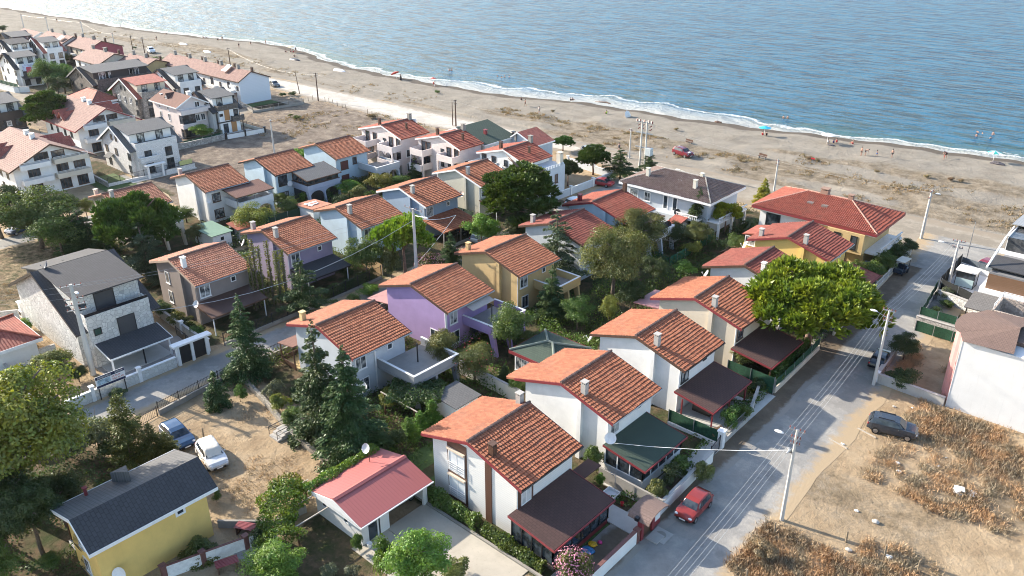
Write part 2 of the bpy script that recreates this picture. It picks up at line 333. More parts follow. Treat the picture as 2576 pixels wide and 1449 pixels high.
# gravel roads: soft edged sheets 4 mm above the earth
def road_mat(key, c1, c2, edge):
    mt, n, bs = newmat(key); p = posn(n)
    b = ramp(n, noiz(n, p, .45, 7, .7), [(.32, sc3(c1, .82)), (.5, c1), (.68, c2)])
    pt = noiz(n, p, .18, 5, .65); b = mix(n, ramp(n, pt, [(.53, (0, 0, 0)), (.57, (.6, .6, .6))]), b, sc3(c1, .72))
    gr = noiz(n, p, 14, 2); b = mix(n, math_(n, 'MULTIPLY', gr, .25), b, sc3(c1, .6))
    e = ramp(n, math_(n, 'ADD', A(n, 'edge'), math_(n, 'MULTIPLY', math_(n, 'SUBTRACT', noiz(n, p, .9, 6, .7), .5), 1.1)), [(.3, (0, 0, 0)), (.62, (1, 1, 1))])
    n.links.new(mix(n, e, edge, b), bs.inputs['Base Color']); bs.inputs['Roughness'].default_value = .93; bs.inputs['Specular IOR Level'].default_value = .2
    bump(n, bs, noiz(n, p, 3.5, 6, .7), .45, .12); return mt
GRAV = road_mat('grey_gravel', (.30, .29, .27), (.41, .385, .34), (.38, .29, .185)); COASTM = road_mat('pale_gravel', (.50, .46, .40), (.58, .53, .46), (.30, .26, .21)); SANDR = road_mat('sandy_track', (.30, .26, .205), (.36, .32, .26), (.27, .225, .17))
def strip(name, pts, w0, mat, z, along=1.5, prof=(-1, -.8, -.5, 0, .5, .8, 1)):
    P = [Vector((*p, 0)) for p in pts]; W = [w0] * len(P) if not isinstance(w0, list) else w0; out = []; 
    for i in range(len(P) - 1):
        k = max(1, int((P[i + 1] - P[i]).length / along))
        for j in range(k + (i == len(P) - 2)): out.append((P[i].lerp(P[i + 1], j / k), W[i] + (W[i + 1] - W[i]) * j / k))
    vs = []; ev = []
    for i, (p, ww) in enumerate(out):
        d = (out[min(i + 1, len(out) - 1)][0] - out[max(0, i - 1)][0]).normalized(); nn = Vector((-d.y, d.x, 0))
        for q in prof:
            j_ = nz(p.x, p.y, .25, q * 5) * .5 * abs(q); v = p + nn * (q * ww / 2 + j_); vs.append((v.x, v.y, z + (gz(v.x, v.y) if v.y > 124 else 0))); ev.append(min(1, (1 - abs(q)) * 1.7))
    k = len(prof); fs = [(i * k + j, i * k + j + 1, (i + 1) * k + j + 1, (i + 1) * k + j) for i in range(len(out) - 1) for j in range(k - 1)]
    me = bpy.data.meshes.new(name); me.from_pydata(vs, [], fs); me.materials.append(mat); attr(me, 'edge', ev); return tag(link(name, me), kind='structure')
strip('road', [(-222, 122), (-200, 123.5), (-180, 123.6), (-140, 123), (-118, 125), (-95, 125.4)], [6, 8, 9.5, 11, 9, 4], COASTM, .03)
strip('road', [(-500, 108), (-330, 110), (-222, 120)], 5, SANDR, .03)
strip('road', [(-128, 126), (-98, 125.5), (-60, 124.2), (-30, 123.6), (0, 123), (60, 124)], [6, 8, 11.5, 13, 14, 14], SANDR, .008)
strip('road', [(-22.2, 10), (-22.4, 60), (-23.3, 90), (-23.6, 124)], [9.8, 9.4, 9.8, 12], GRAV, .016)
strip('road', [(-72.8, 2), (-72.9, 60), (-74, 90), (-76.5, 122)], [5.6, 5.4, 5.4, 6], GRAV, .016)
strip('road', [(-127, 2), (-126.5, 40), (-128, 56), (-146, 57.5)], [5.5, 5.5, 5, 4], GRAV, .016)
strip('road', [(-173.5, 84), (-173.3, 100), (-172, 120)], [4.6, 5, 6], SANDR, .02)
strip('road', [(-300, 69), (-240, 73.5), (-205, 70)], [5, 5, 4], SANDR, .02)
VERGE = road_mat('dark_verge', (.16, .125, .09), (.23, .18, .13), (.29, .27, .24))
strip('path', [(-25.9, 20), (-26.0, 60), (-26.9, 110)], 3.4, VERGE, .024)
# driveway of the corner house
mt = plaster('driveway_concrete', (.44, .40, .33), .14, .9, .5)
tag(MB().box(-40.3, -29.2, 30.4, 34.3, -.2, .06).box(-40.6, -27, 27.2, 30.35, -.2, .05).build('driveway', mt), kind='structure')
tag(MB().box(-41.9, -26.6, 34.35, 34.55, -.1, .16).build('kerb', CONCD), kind='structure')
tag(MB().box(-31.5, -25.4, 45.9, 46.4, -.1, .05).box(-29.3, -25.3, 42.4, 44.3, -.1, .1).build('path', DPAV), kind='structure')
tag(MB().box(-27.6, -26, 51, 57, -.1, .06).box(-28, -26.2, 58, 68, -.1, .06).build('path', DPAV), kind='structure')
tag(MB().box(-47.2, -44.6, 21, 24, -.1, .05).box(-82, -76, 31.4, 35.2, -.1, .04).box(-84, -75.8, 26, 31.3, -.1, .03).build('path', plaster('grey_paving', (.33, .31, .29), .2)), kind='structure')
LAWN = flat('short_lawn', (.06, .10, .025), .95, var=.35, scale=4)
lw = MB()
for q in ((-31.3, -25.6, 36.2, 42.2), (-42.3, -41.4, 36.5, 44), (-46, -43.6, 36, 44), (-20.2, -14, 91.8, 98), (-148, -137, 52.5, 58), (-178.8, -170, 103.5, 111)): lw.add([(q[0], q[2], .02), (q[1], q[2], .02), (q[1], q[3], .02), (q[0], q[3], .02)], [(0, 1, 2, 3)])
tag(lw.build('lawn', LAWN), kind='structure')
# sea: rows follow the shoreline
ds = [-5, -3.5, -2, -1, 0, 1, 2, 3.2, 4.6, 6.5, 9, 13, 18, 25, 35, 50, 80, 130, 220, 400, 900, 3000, 9000]; xs = axis([(-5000, -900, 410), (-900, -480, 20), (-480, -230, 4), (-230, 0, 1.5), (0, 200, 10), (200, 5000, 480)])
nx = len(xs); vs = [(x, shore(x) + d, -.62) for d in ds for x in xs]; fs = [(j * nx + i, j * nx + i + 1, (j + 1) * nx + i + 1, (j + 1) * nx + i) for j in range(len(ds) - 1) for i in range(nx - 1)]
film = lambda x: 6.5 * sstep(-185, -150, x) * sstep(-62, -95, x) + 1.6 * max(0, nz(x, 0, .09, 3)) * 3
me = bpy.data.meshes.new('sea'); me.from_pydata(vs, [], fs); attr(me, 'off', [d for d in ds for x in xs]); attr(me, 'film', [film(x) for d in ds for x in xs])
mt, n, bs = newmat('sea_water'); me.materials.append(mt); p = posn(n); off = A(n, 'off')
mp = N(n, 'ShaderNodeMapping'); mp.inputs['Rotation'].default_value = (0, 0, radians(-10)); mp.inputs['Scale'].default_value = (.42, 1.0, 1); n.links.new(p, mp.inputs[0]); q = mp.outputs[0]
h1 = noiz(n, q, .42, 6, .62); h2 = noiz(n, q, .11, 3, .5); h3 = noiz(n, p, 1.9, 4, .6)
hh = math_(n, 'ADD', math_(n, 'ADD', h1, math_(n, 'MULTIPLY', h2, 1.2)), math_(n, 'MULTIPLY', h3, .18))
deep = ramp(n, math_(n, 'DIVIDE', off, 260, clamp=True), [(0, (.012, .075, .09)), (.10, (.004, .045, .085)), (.4, (.003, .036, .095)), (1, (.004, .04, .115))])
mpw = N(n, 'ShaderNodeMapping'); mpw.inputs['Rotation'].default_value = (0, 0, radians(-16)); mpw.inputs['Scale'].default_value = (.3, 1.35, 1); n.links.new(p, mpw.inputs[0]); wc = noiz(n, mpw.outputs[0], .34, 5, .72)
deep = mix(n, ramp(n, wc, [(.43, (.0, .0, .0)), (.53, (1, 1, 1))]), deep, (.012, .125, .235))  # wave highlights and dark streaks painted into the water colour
wv = math_(n, 'ADD', math_(n, 'SUBTRACT', off, A(n, 'film')), math_(n, 'ADD', math_(n, 'MULTIPLY', math_(n, 'SUBTRACT', noiz(n, p, .07, 3), .5), 9), math_(n, 'MULTIPLY', math_(n, 'SUBTRACT', noiz(n, p, .9, 6, .75), .5), 3.6)))
foam_sheen = ramp(n, math_(n, 'DIVIDE', wv, 20, clamp=True), [(0, (.28, .28, .28)), (.015, (.28, .28, .28)), (.04, (.1, .1, .1)), (.10, (.15, .15, .15)), (.115, (1, 1, 1)), (.135, (.9, .9, .9)), (.165, (0, 0, 0))])  # surf line, plus a painted pale sheen for sky reflected in the shallows
brk = math_(n, 'MULTIPLY', math_(n, 'GREATER_THAN', noiz(n, q, .2, 7, .7), .655), ramp(n, math_(n, 'DIVIDE', off, 30, clamp=True), [(.15, (1, 1, 1)), (.75, (0, 0, 0))]))
fm = math_(n, 'MAXIMUM', math_(n, 'MULTIPLY', foam_sheen, .9), math_(n, 'MULTIPLY', brk, .8))
shal = ramp(n, math_(n, 'DIVIDE', wv, 20, clamp=True), [(.03, (.30, .30, .27)), (.2, (.025, .12, .14))])
c = mix(n, ramp(n, math_(n, 'DIVIDE', off, 12, clamp=True), [(.15, (1, 1, 1)), (.8, (0, 0, 0))]), deep, shal)
n.links.new(mix(n, fm, c, (.82, .84, .84)), bs.inputs['Base Color']); n.links.new(math_(n, 'ADD', math_(n, 'MULTIPLY', fm, .5), .22), bs.inputs['Roughness']); bs.inputs['IOR'].default_value = 1.33; bs.inputs['Specular IOR Level'].default_value = .26
bump(n, bs, hh, 1.0, 2.6)
me.polygons.foreach_set('use_smooth', [True] * len(me.polygons)); tag(link('sea', me), kind='structure')
# ------------------------------------------------------------------ building kit (local metres, +x faces the street side, -y faces the camera side)
def vpt(side, c, u, z, out=0):
    return {'S': (u, c - out, z), 'N': (u, c + out, z), 'E': (c + out, u, z), 'W': (c - out, u, z)}[side]
def wbox(mb, side, c, u0, u1, z0, z1, o0, o1):
    a, b = vpt(side, c, u0, z0, o0), vpt(side, c, u1, z1, o1)
    return mb.box(*sorted((a[0], b[0])), *sorted((a[1], b[1])), *sorted((a[2], b[2])))
def win(par, side, c, u, z, w=1.0, h=1.2, fr=None, gl=None, mull=1, sill=True, name='window', trim=.09):
    """window centred at u, bottom z: frame with mullions, pane as its sub-part"""
    fr = fr or WPAINT; mb = MB(); a, b = u - w / 2, u + w / 2
    for q in ((a - trim, a, z - trim, z + h + trim), (b, b + trim, z - trim, z + h + trim), (a, b, z - trim, z), (a, b, z + h, z + h + trim)): wbox(mb, side, c, q[0], q[1], q[2], q[3], -.05, .06)
    for k in range(mull): uu = a + w * (k + 1) / (mull + 1); wbox(mb, side, c, uu - .03, uu + .03, z, z + h, -.05, .045)
    if sill: wbox(mb, side, c, a - .15, b + .15, z - trim - .05, z - trim - .002, -.05, .12)
    f = mb.build(name, fr, par); wbox(p := MB(), side, c, a, b, z, z + h, -.05, .025); p.build('pane', gl or GLASS, f); return f
def rail(par, pts, z, h=.9, mat=None, name='railing', n=3, post=1.2):
    mb = MB()
    for a, b in zip(pts, pts[1:]):
        a, b = Vector((*a, z)), Vector((*b, z)); L = (b - a).length
        for k in range(n): o = Vector((0, 0, h * (k + 1) / n)); mb.bar(a + o, b + o, .05 if k == n - 1 else .03)
        k = max(1, int(L / post))
        for i in range(k + 1): p = a.lerp(b, i / k); mb.bar(p, p + Vector((0, 0, h)), .04)
    return mb.build(name, mat or STEEL, par)
def dish(par, p, face, r=.42, mat=None, arm=None):
    """satellite dish: shallow bowl looking along face (degrees)"""
    mb = MB(); prof = [(r * k / 5, .12 * (k / 5) ** 2 * r / .42) for k in range(6)]
    mb.lathe([(.01, 0)] + prof[1:] + [(r * .98, prof[-1][1] - .02)] + [(r * k / 5, .12 * (k / 5) ** 2 * r / .42 - .02) for k in (4, 3, 2, 1)] + [(.01, -.02)], 14)
    mb.tube([(0, -r * .9, .05), (0, -r * .2, r * 1.1)], .015, 4); mb.box(-.05, .05, -r * .3, -r * .1, r * 1.05, r * 1.2)
    M = Matrix.Translation(p) @ Matrix.Rotation(radians(face), 4, 'Z') @ Matrix.Rotation(radians(62), 4, 'Y') @ Matrix.Rotation(radians(90), 4, 'Z')
    mb.xf(M)
    if arm: mb.bar(arm, p, .05)
    return mb.build('satellite_dish', mat or WPAINT, par)
def tile_slope(mb, o, u, v, nrm, width, rows, rw, cw=.26, seed=1, uL=None, uR=None):
    """clay tile courses: o lower corner, u along the eave, v up the slope"""
    rr = random.Random(seed); ncol = int(width / cw); prof = ((0, 0), (.22, .06), (.5, .095), (.78, .06)); ph = rr.random() * 6
    for j in range(rows):
        v0, v1 = j * rw - .03, (j + 1) * rw + .05; l = uL(j / rows) if uL else 0; r_ = uR(j / rows) if uR else width
        vs = []; cnt = 0; lift = .085 + rr.uniform(-.012, .012); sh = (j % 2) * .0 + rr.uniform(-.02, .02)
        for i in range(ncol):
            jt = rr.uniform(-.016, .016); up = lift + rr.uniform(-.012, .014)
            if (i + 1) * cw < l or i * cw > r_: continue
            for (a, h) in prof:
                uu = min(max((i + a) * cw + sh, l), r_); dv = .03 * sin(uu * 1.9 + ph + j * .4) + jt
                vs.append(o + u * uu + v * (v0 + dv) + nrm * (h + up)); vs.append(o + u * uu + v * v1 + nrm * (h * .9 + .012)); vs.append(o + u * uu + v * (v0 + dv) + nrm * (h - .03)); cnt += 1
        mb.add(vs, [f for i in range(cnt - 1) for f in ((i * 3, i * 3 + 3, i * 3 + 4, i * 3 + 1), (i * 3 + 2, i * 3 + 5, i * 3 + 3, i * 3))])
ROOFC = {}
XL, XR, YD, ZE, ZR = -5.2, 5.5, 7.3, 5.15, 6.8
def std_roof(variant, seed):
    k = (variant, seed % 3)
    if k in ROOFC: return ROOFC[k]
    mb = MB(); U = Vector((0, 1, 0))
    for sx, rid in ((XL, -1), (XR, 1)):
        a = Vector((sx, 0, ZE)); b = Vector((0, 0, ZR)); v = (b - a).normalized(); L = (b - a).length; nrm = Vector((-v.z * (1 if v.x > 0 else -1), 0, abs(v.x)));
        nrm = Vector((-(ZR - ZE) / L * (1 if sx < 0 else -1), 0, abs(sx) / L)); tile_slope(mb, a, U, v, nrm, YD, 16, L / 16, .26, seed * 7 + rid)
        th = nrm * -.12; mb.prism([a, b, b + th, a + th], (0, YD, 0))
    me = mb.mesh('roof', TILE[variant]); ROOFC[k] = me; return me
def gable_pts(y, xl, xr, drop=.13, w0=-4.3, w1=4.8):
    zl = ZR + (ZE - ZR) * (w0 / XL) - drop; zr = ZR + (ZE - ZR) * (w1 / XR) - drop
    return [(w0, y, -.2), (w1, y, -.2), (w1, y, zr), (0, y, ZR - drop), (w0, y, zl)]
def chimney(par, x, y, z0, h, mat, s=.24, cap=True, capm=None, name='chimney'):
    mb = MB().box(x - s, x + s, y - s, y + s, z0, z0 + h); 
    if cap:
        for q in ((-1, -1), (1, -1), (1, 1), (-1, 1)): mb.box(x + q[0] * s * .75 - .04, x + q[0] * s * .75 + .04, y + q[1] * s * .75 - .04, y + q[1] * s * .75 + .04, z0 + h, z0 + h + .16)
        mb.box(x - s - .06, x + s + .06, y - s - .06, y + s + .06, z0 + h + .16, z0 + h + .24)
    return mb.build(name, mat, par)
def roofz(x): return ZR + (ZE - ZR) * (x / XL if x < 0 else x / XR)
GABG = 'gabled two storey houses of the terraced streets'
def row_house(label, cat, X, Y, wall, tile, fascia=None, seed=1, rz=0, pil=True, chim=(), win_e=True, ewm=None, dishes=(), wmat=None, skirt=None, name='gabled_house', trim=None, glz=None):
    t = thing(name, label, cat, (X, Y, 0), rz, GABG)
    mb = MB().prism(gable_pts(.35, XL, XR), (0, 6.6, 0))
    if pil: mb.prism([(1.75, 0, -.2), (2.2, 0, -.2), (2.2, 0, roofz(2.2) - .14), (1.75, 0, roofz(1.75) - .14)], (0, .36, 0))
    mb.build('wall', wall, t)
    rf = link('roof', std_roof(tile, seed), t)
    fm = fascia or BROWN; f = MB()
    for (a, b) in (((XL - .04, ZE - .02), (0, ZR - .02)), ((0, ZR - .02), (XR + .04, ZE - .02))):
        for yy in (-.05, YD + .01): f.prism([(a[0], yy, a[1] + .06), (b[0], yy, b[1] + .06), (b[0], yy, b[1] - .2), (a[0], yy, a[1] - .2)], (0, .045, 0))
    f.box(XL - .09, XL - .045, -.05, YD + .05, ZE - .2, ZE + .03).build('fascia', fm, rf)
    MB().tube([(XR + .07, -.05, ZE - .05), (XR + .07, YD + .05, ZE - .06)], .075, 6).build('gutter', trim or STEEL, rf)
    rc = MB(); k = 19
    for i in range(k): y = i * YD / k; rc.tube([(0, y, ZR + .12 + (i % 2) * .015), (0, y + YD / k + .05, ZR + .10)], [.15, .12], 7)
    rc.build('ridge_cap', flat('lichen_ridge_tile', (.16, .10, .085), .9, var=.5, scale=5), rf)
    for (x, y, h, m_) in chim: chimney(rf, x, y, roofz(x) - .1, h, m_)
    if win_e:
        win(t, 'E', 4.8, 1.35, 3.3, 1.15, 1.35, trim or WPAINT, glz or CURT, 1); win(t, 'E', 4.8, 5.0, 4.0, .5, .5, trim or WPAINT, GLASS, 0, False)
    MB().tube([(4.86, .25, ZE - .25), (4.86, .25, 0)], .05, 6).build('downpipe', WPAINT if wall is not TAUPE else STEEL, t)
    for (p, fc, r_, m_) in dishes: dish(t, Vector(p), fc, r_, m_)
    return t
def leanto(t, y0=-.6, y1=6.7, x1=9.1, z0=3.0, z1=2.35, mat=None, trim=None, name='porch_roof', x0=4.83, th=.1):
    a = (x0, y0, z0); b = (x1, y0, z1); r = MB().prism([a, b, (b[0], y0, b[2] - th), (a[0], y0, a[2] - th)], (0, y1 - y0, 0)).build(name, mat or SH_BROWN, t)
    f = MB(); d = .03
    for yy in (y0 - .05, y1 + .005): f.prism([(x0, yy, z0 + d), (x1 + .04, yy, z1 + d), (x1 + .04, yy, z1 - .17), (x0, yy, z0 - .17)], (0, .045, 0))
    f.box(x1 + .045, x1 + .12, y0 - .05, y1 + .05, z1 - .15, z1 + .0); f.build('fascia', trim or MAROON, r); return r
def posts(t, xs, z1, mat, s=.12, name='post'):
    for x, y in xs: MB().box(x - s / 2, x + s / 2, y - s / 2, y + s / 2, 0, z1).build(name, mat, t)
def sunroom(t, x0, x1, y0, y1, z1, z1b, base_h, bm, fm, gm, nx=3, ny=6):
    """glazed veranda: low wall, frame, panes"""
    MB().box(x0, x1, y0, y1, -.1, base_h).build('veranda_base', bm, t)
    f = MB(); gl = MB(); zt = lambda x: z1 + (z1b - z1) * (x - x0) / (x1 - x0)
    for i in range(nx + 1):
        x = x0 + (x1 - x0) * i / nx
        for y in (y0, y1): f.box(x - .05, x + .05, y - .05, y + .05, base_h, zt(x) - .02)
    for i in range(ny + 1): y = y0 + (y1 - y0) * i / ny; f.box(x1 - .05, x1 + .05, y - .05, y + .05, base_h, z1b - .02)
    f.bar((x0, y1, z1 - .1), (x1, y1, z1b - .1), .12); f.box(x0, x1, y1 - .07, y1 + .07, base_h, base_h + .08); f.box(x1 - .06, x1 + .06, y0, y1, z1b - .16, z1b - .01).box(x1 - .07, x1 + .07, y0 - .07, y1 + .07, base_h, base_h + .08); f.bar((x0, y0, z1 - .1), (x1, y0, z1b - .1), .12); f.box(x0, x1, y0 - .07, y0 + .07, base_h, base_h + .08)
    fr = f.build('veranda_frame', fm, t)
    gl.prism([(x0, y0, base_h + .06), (x1, y0, base_h + .06), (x1, y0, z1b - .1), (x0, y0, z1 - .1)], (0, .012, 0)); gl.box(x1 - .01, x1 + .003, y0 + .02, y1, base_h + .06, z1b - .1); gl.build('pane', gm, fr)
def terrace(t, x0, x1, y0, y1, z, par_m, floor_m, cap_m, h=.85, legs=True, th=.22, arch=False, slant=True):
    """first floor balcony: slab, parapet on three sides, raking piers"""
    b = MB().box(x0, x1, y0, y1, z - th, z); bal = b.build('balcony', par_m, t)
    MB().box(x0, x1 - .16, y0 + .16, y1 - .16, z + .004, z + .03).build('balcony_floor', floor_m, bal)
    p = MB().box(x0, x1, y0, y0 + .15, z + .03, z + h).box(x0, x1, y1 - .15, y1, z + .03, z + h).box(x1 - .15, x1, y0 + .15, y1 - .15, z - .0 + .03, z + h); p.build('parapet', par_m, bal)
    c_ = MB().box(x0, x1 + .04, y0 - .04, y0 + .19, z + h, z + h + .06).box(x0, x1 + .04, y1 - .19, y1 + .04, z + h, z + h + .06).box(x1 - .19, x1 + .04, y0 + .19, y1 - .19, z + h, z + h + .06); c_.build('coping', cap_m, bal)
    if legs:
        for y in (y0 + .25, (y0 + y1) / 2, y1 - .25):
            MB().prism([(x1 - .9, y - .15, z - th), (x1 - .1, y - .15, z - th), (x1 + .35, y - .15, -.1), (x1 - .15, y - .15, -.1)], (0, .3, 0)).build('pier', par_m, t)
    if arch:
        for (a, b_) in ((y0 + .4, (y0 + y1) / 2 - .15), ((y0 + y1) / 2 + .15, y1 - .4)):
            am = MB(); n_ = 8; r_ = (b_ - a) / 2; cc = (a + b_) / 2; zc = z - th - r_ * .75
            pts = [(cc - r_ * cos(pi * k / n_), zc + r_ * .7 * sin(pi * k / n_)) for k in range(n_ + 1)]
            for (p1, p2) in zip(pts, pts[1:]): am.prism([(x1 - .3, p1[0], p1[1]), (x1 - .3, p2[0], p2[1]), (x1 - .3, p2[0], z - th), (x1 - .3, p1[0], z - th)], (.2, 0, 0))
            am.build('arch', par_m, t)
    return bal
FLOORT = plaster('terrace_tiles', (.30, .28, .26), .15)
DC = CONC
# street row ------------------------------------------------------
hA = row_house('white clapboard corner house with brown stripe panels and a red metal garage beside it', 'house', -36.8, 35.95, WSID, 'orange', MAROON, 1, chim=((1.95, .75, .95, BROWN), (-.75, 6.9, 1.0, CONC)), pil=False, win_e=False, trim=DARKW)
MB().box(-2.6, -.45, .31, .345, .1, 5.9).box(1.55, 2.2, .27, .345, 0, 5.6).build('brown_panel', BRSID, hA)
for z in (.5, 3.0): win(hA, 'S', .31, -1.55, z, 1.6, 1.95, WPAINT, flat('white_shutter', (.62, .66, .69), .4), 1, False); MB().box(-2.5, -.6, .1, .3, z + 1.98, z + 2.15).build('awning_box', flat('cream_box', (.66, .55, .44), .6), hA); rail(hA, [(-2.45, .2), (-.65, .2)], z - .05, .85, WPAINT, n=4, post=.9)
MB().box(4.72, 4.9, .3, .48, 0, 4.9).build('corner_post', BROWN, hA)
MB().box(4.81, 4.86, .55, 2.1, 2.9, 5.0).build('brown_panel', BRSID, hA)
win(hA, 'E', 4.86, 1.25, 3.05, .95, 1.45, WPAINT, glass('blind_glass', (.45, .46, .46), .3, (.6, .6, .6)), 1); win(hA, 'E', 4.8, 3.7, 4.2, .55, .45, WPAINT, GLASS, 0, False); win(hA, 'E', 4.8, 6.2, 4.2, .7, .4, WPAINT, GLASS, 0, False)
pr_ = leanto(hA, -.75, 6.6, 9.2, 3.0, 2.3, SH_BROWN, MAROON); MB().box(4.9, 6.2, 6.62, 9, 2.6, 2.7).build('side_roof', SH_BROWN, hA)
sunroom(hA, 4.95, 8.9, -.45, 6.3, 2.8, 2.2, .55, MAROON, DARKW, GLASS, 4, 6); MB().box(4.95, 9.0, -.53, -.46, .1, .5).build('stone_skirting', stone('brown_stone', (.16, .12, .1), 3), hA)
hB = row_house('white house with green veranda roof and maroon eaves, second up the street', 'house', -36.75, 47.3, WHITE, 'orange', MAROON, 2, chim=((1.95, .75, 1.15, CONC),))
leanto(hB, -.3, 6.2, 9.0, 2.95, 2.3, SH_GREEN, MAROON, 'veranda_roof'); sunroom(hB, 4.95, 8.7, -.05, 5.9, 2.75, 2.15, .95, WHITE, WPAINT, GLASS, 3, 5); dish(hB, Vector((5.35, .0, 3.7)), -60, .5)
rx = MB(); U = Vector((0, 1, 0)); a = Vector((-6.3, 0, 4.82)); b = Vector((XL, 0, ZE)); v = (b - a).normalized(); tile_slope(rx, a, U, v, Vector((-v.z, 0, v.x)), 3.4, 3, (b - a).length / 3, .26, 9); rx.prism([a, b, b + Vector((0, 0, -.12)), a + Vector((0, 0, -.12))], (0, 3.4, 0)); rx.build('roof_extension', TILE['orange'], hB)
hC = row_house('white house with open brown shingled porch on dark posts, third up the street', 'house', -36.7, 58.5, WHITE, 'orange', BROWN, 3, chim=((1.95, .7, 1.2, CONC),), trim=DARKW, dishes=((Vector((-5.3, .3, 4.6)), -150, .5, None),))
leanto(hC, -.4, 6.9, 8.9, 2.95, 2.35, SH_BROWN, MAROON); posts(hC, [(8.7, .0), (8.7, 3.2), (8.7, 6.4), (5.6, -.1)], 2.25, MAROON); MB().box(4.9, 9, -.3, 6.8, -.1, .25).build('porch_floor', DPAV, hC)
sw = MB().box(6.0, 7.9, 1.2, 1.3, .6, 1.9).box(6, 7.9, 1.2, 1.9, .7, .8); sw.build('porch_swing', DARKW, hC)
hD = row_house('cream house half hidden by the large street pine', 'house', -36.75, 69.4, CREAM, 'orange', MAROON, 4, chim=((1.95, .7, 1.1, CONC),), trim=BROWN)
leanto(hD, -.4, 6.8, 9.3, 2.9, 2.3, SH_BROWN, MAROON); posts(hD, [(9.1, 0), (9.1, 3.2), (9.1, 6.4)], 2.25, BROWN); MB().prism([(-5.2, 2.5, 2.9), (-9, 2.5, 2.5), (-9, 2.5, 2.42), (-4.3, 2.5, 2.8)], (0, 4.6, 0)).build('side_roof', siding('pink_metal', (.48, .25, .25), 1, .25), hD); posts(hD, [(-8.8, 2.7), (-8.8, 6.8)], 2.4, BROWN)
hE = row_house('white house behind the street pine, next before the yellow one', 'house', -36.9, 80.6, WHITE, 'dark', BROWN, 5, chim=((1.95, .7, 1.2, WHITE),), dishes=((Vector((-4.6, .2, 4.3)), -150, .55, None),))
hF = row_house('bright yellow house next to the long hip roofed villa', 'house', -37.0, 92.0, YELLOW, 'dark', MAROON, 6, chim=((1.95, .7, 1.15, CONC), (-3.9, 1.0, 1.0, CONC)), dishes=((Vector((-5.6, .6, 4.0)), -150, .6, None),))
MB().prism([(-4.4, 2.6, 5.35), (-7.2, 2.6, 4.7), (-7.2, 2.6, 4.58), (-4.4, 2.6, 5.2)], (0, 4.2, 0)).build('lower_roof', TILE['red'], hF); MB().box(-7, -4.31, 2.7, 6.7, 0, 3.4).build('side_wing', YELLOW, hF); win(hF, 'S', 2.7, -5.7, 3.4, 2, 1.1, WPAINT, CURT, 2)
leanto(hF, 0, 6.9, 9.4, 2.95, 2.2, TILE['dark'], MAROON); posts(hF, [(9.2, .2), (9.2, 6.6)], 2.15, STEEL)
# lane row, street side ------------------------------------------------
w1 = row_house('pale blue and white house with tiled terrace, behind the two tall firs', 'house', -61.1, 39.7, PGREY, 'orange', MAROON, 1, chim=((-3.7, 1.0, 1.0, flat('yellow_chimney', (.6, .5, .25), .8)),), pil=False, dishes=((Vector((6.2, .3, 2.3)), -70, .55, None),))
terrace(w1, 4.82, 10.2, 3.3, 9.2, 2.75, plaster('grey_render', (.28, .29, .31)), FLOORT, WPAINT); MB().bar((7.3, 6.4, 2.8), (7.3, 6.4, 4.9), .1).build('roof_post', DARKW, w1); win(w1, 'E', 4.8, 1.5, .7, 1.2, 1.4, WPAINT, CURT); MB().box(4.83, 4.9, 3.0, 3.15, 0, 5).build('quoins', WPAINT, w1)
MB().prism([(-4.35, -.2, 2.9), (-7.2, -.2, 2.4), (-7.2, -.2, 2.3), (-4.35, -.2, 2.8)], (0, 2.9, 0)).build('porch_roof', SH_LBR, w1); posts(w1, [(-7.0, 0), (-7.0, 2.5), (-4.6, -.05)], 2.3, BROWN); MB().box(-7.1, -4.4, -.1, -.03, .1, .7).box(-7.2, -7.05, 0, 2.6, .1, .7).build('porch_railing', BROWN, w1); MB().box(-7.2, -4.35, 0, 2.6, -.1, .15).build('porch_base', OCHRE, w1)
w2 = row_house('purple house with terrace and white quoins beside the lane', 'house', -61.3, 52.1, PURPLE, 'orange', BROWN, 2, rz=radians(2), pil=False, win_e=False)
terrace(w2, 4.82, 9.3, 2.9, 8.2, 2.7, PURPLE, FLOORT, WPAINT); win(w2, 'E', 4.8, 1.5, 3.2, 1.0, 1.4, WPAINT, CURT); win(w2, 'E', 4.8, 1.6, .7, 1.3, 1.4, WPAINT, GLASS); win(w2, 'S', .35, 3.1, .3, 1.2, 1.9, WPAINT, GLASS); MB().box(4.7, 4.9, .27, .45, 0, 4.95).build('quoins', WPAINT, w2); MB().bar((7.2, 5, 2.7), (7.2, 5, 4.9), .08).build('roof_post', DARKW, w2); dish(w2, Vector((5.5, 4.0, 1.6)), -60, .5, DARKW)
MB().prism([(-4.35, .6, 2.9), (-8.2, .6, 2.45), (-8.2, .6, 2.37), (-4.35, .6, 2.8)], (0, 5.4, 0)).build('side_roof', siding('rose_metal', (.42, .22, .2), 1, .25), w2)
MB().prism([(4.83, 2.9, 5.0), (6.4, 2.9, 4.6), (6.4, 2.9, 4.55), (4.83, 2.9, 4.95)], (0, 3.5, 0)).build('awning', flat('awning_fabric', (.45, .38, .33), .8), w2)
w3 = row_house('ochre yellow house with small terrace and white plastic chair', 'house', -61.6, 64.1, OCHRE, 'orange', BROWN, 3, chim=((-3.6, .8, 1.0, OCHRE),), dishes=())
terrace(w3, 4.82, 8.4, 3.2, 7.6, 2.7, OCHRE, FLOORT, WPAINT); win(w3, 'E', 4.8, 1.6, .6, 1.0, 1.4, WPAINT, GLASS)
w4 = row_house('pale house under a dark red roof, mostly hidden by cedar and plane trees', 'house', -61.9, 76.3, PGREY, 'dark', BROWN, 4, chim=((-3.6, 1.0, 1.1, CONC),), pil=False)
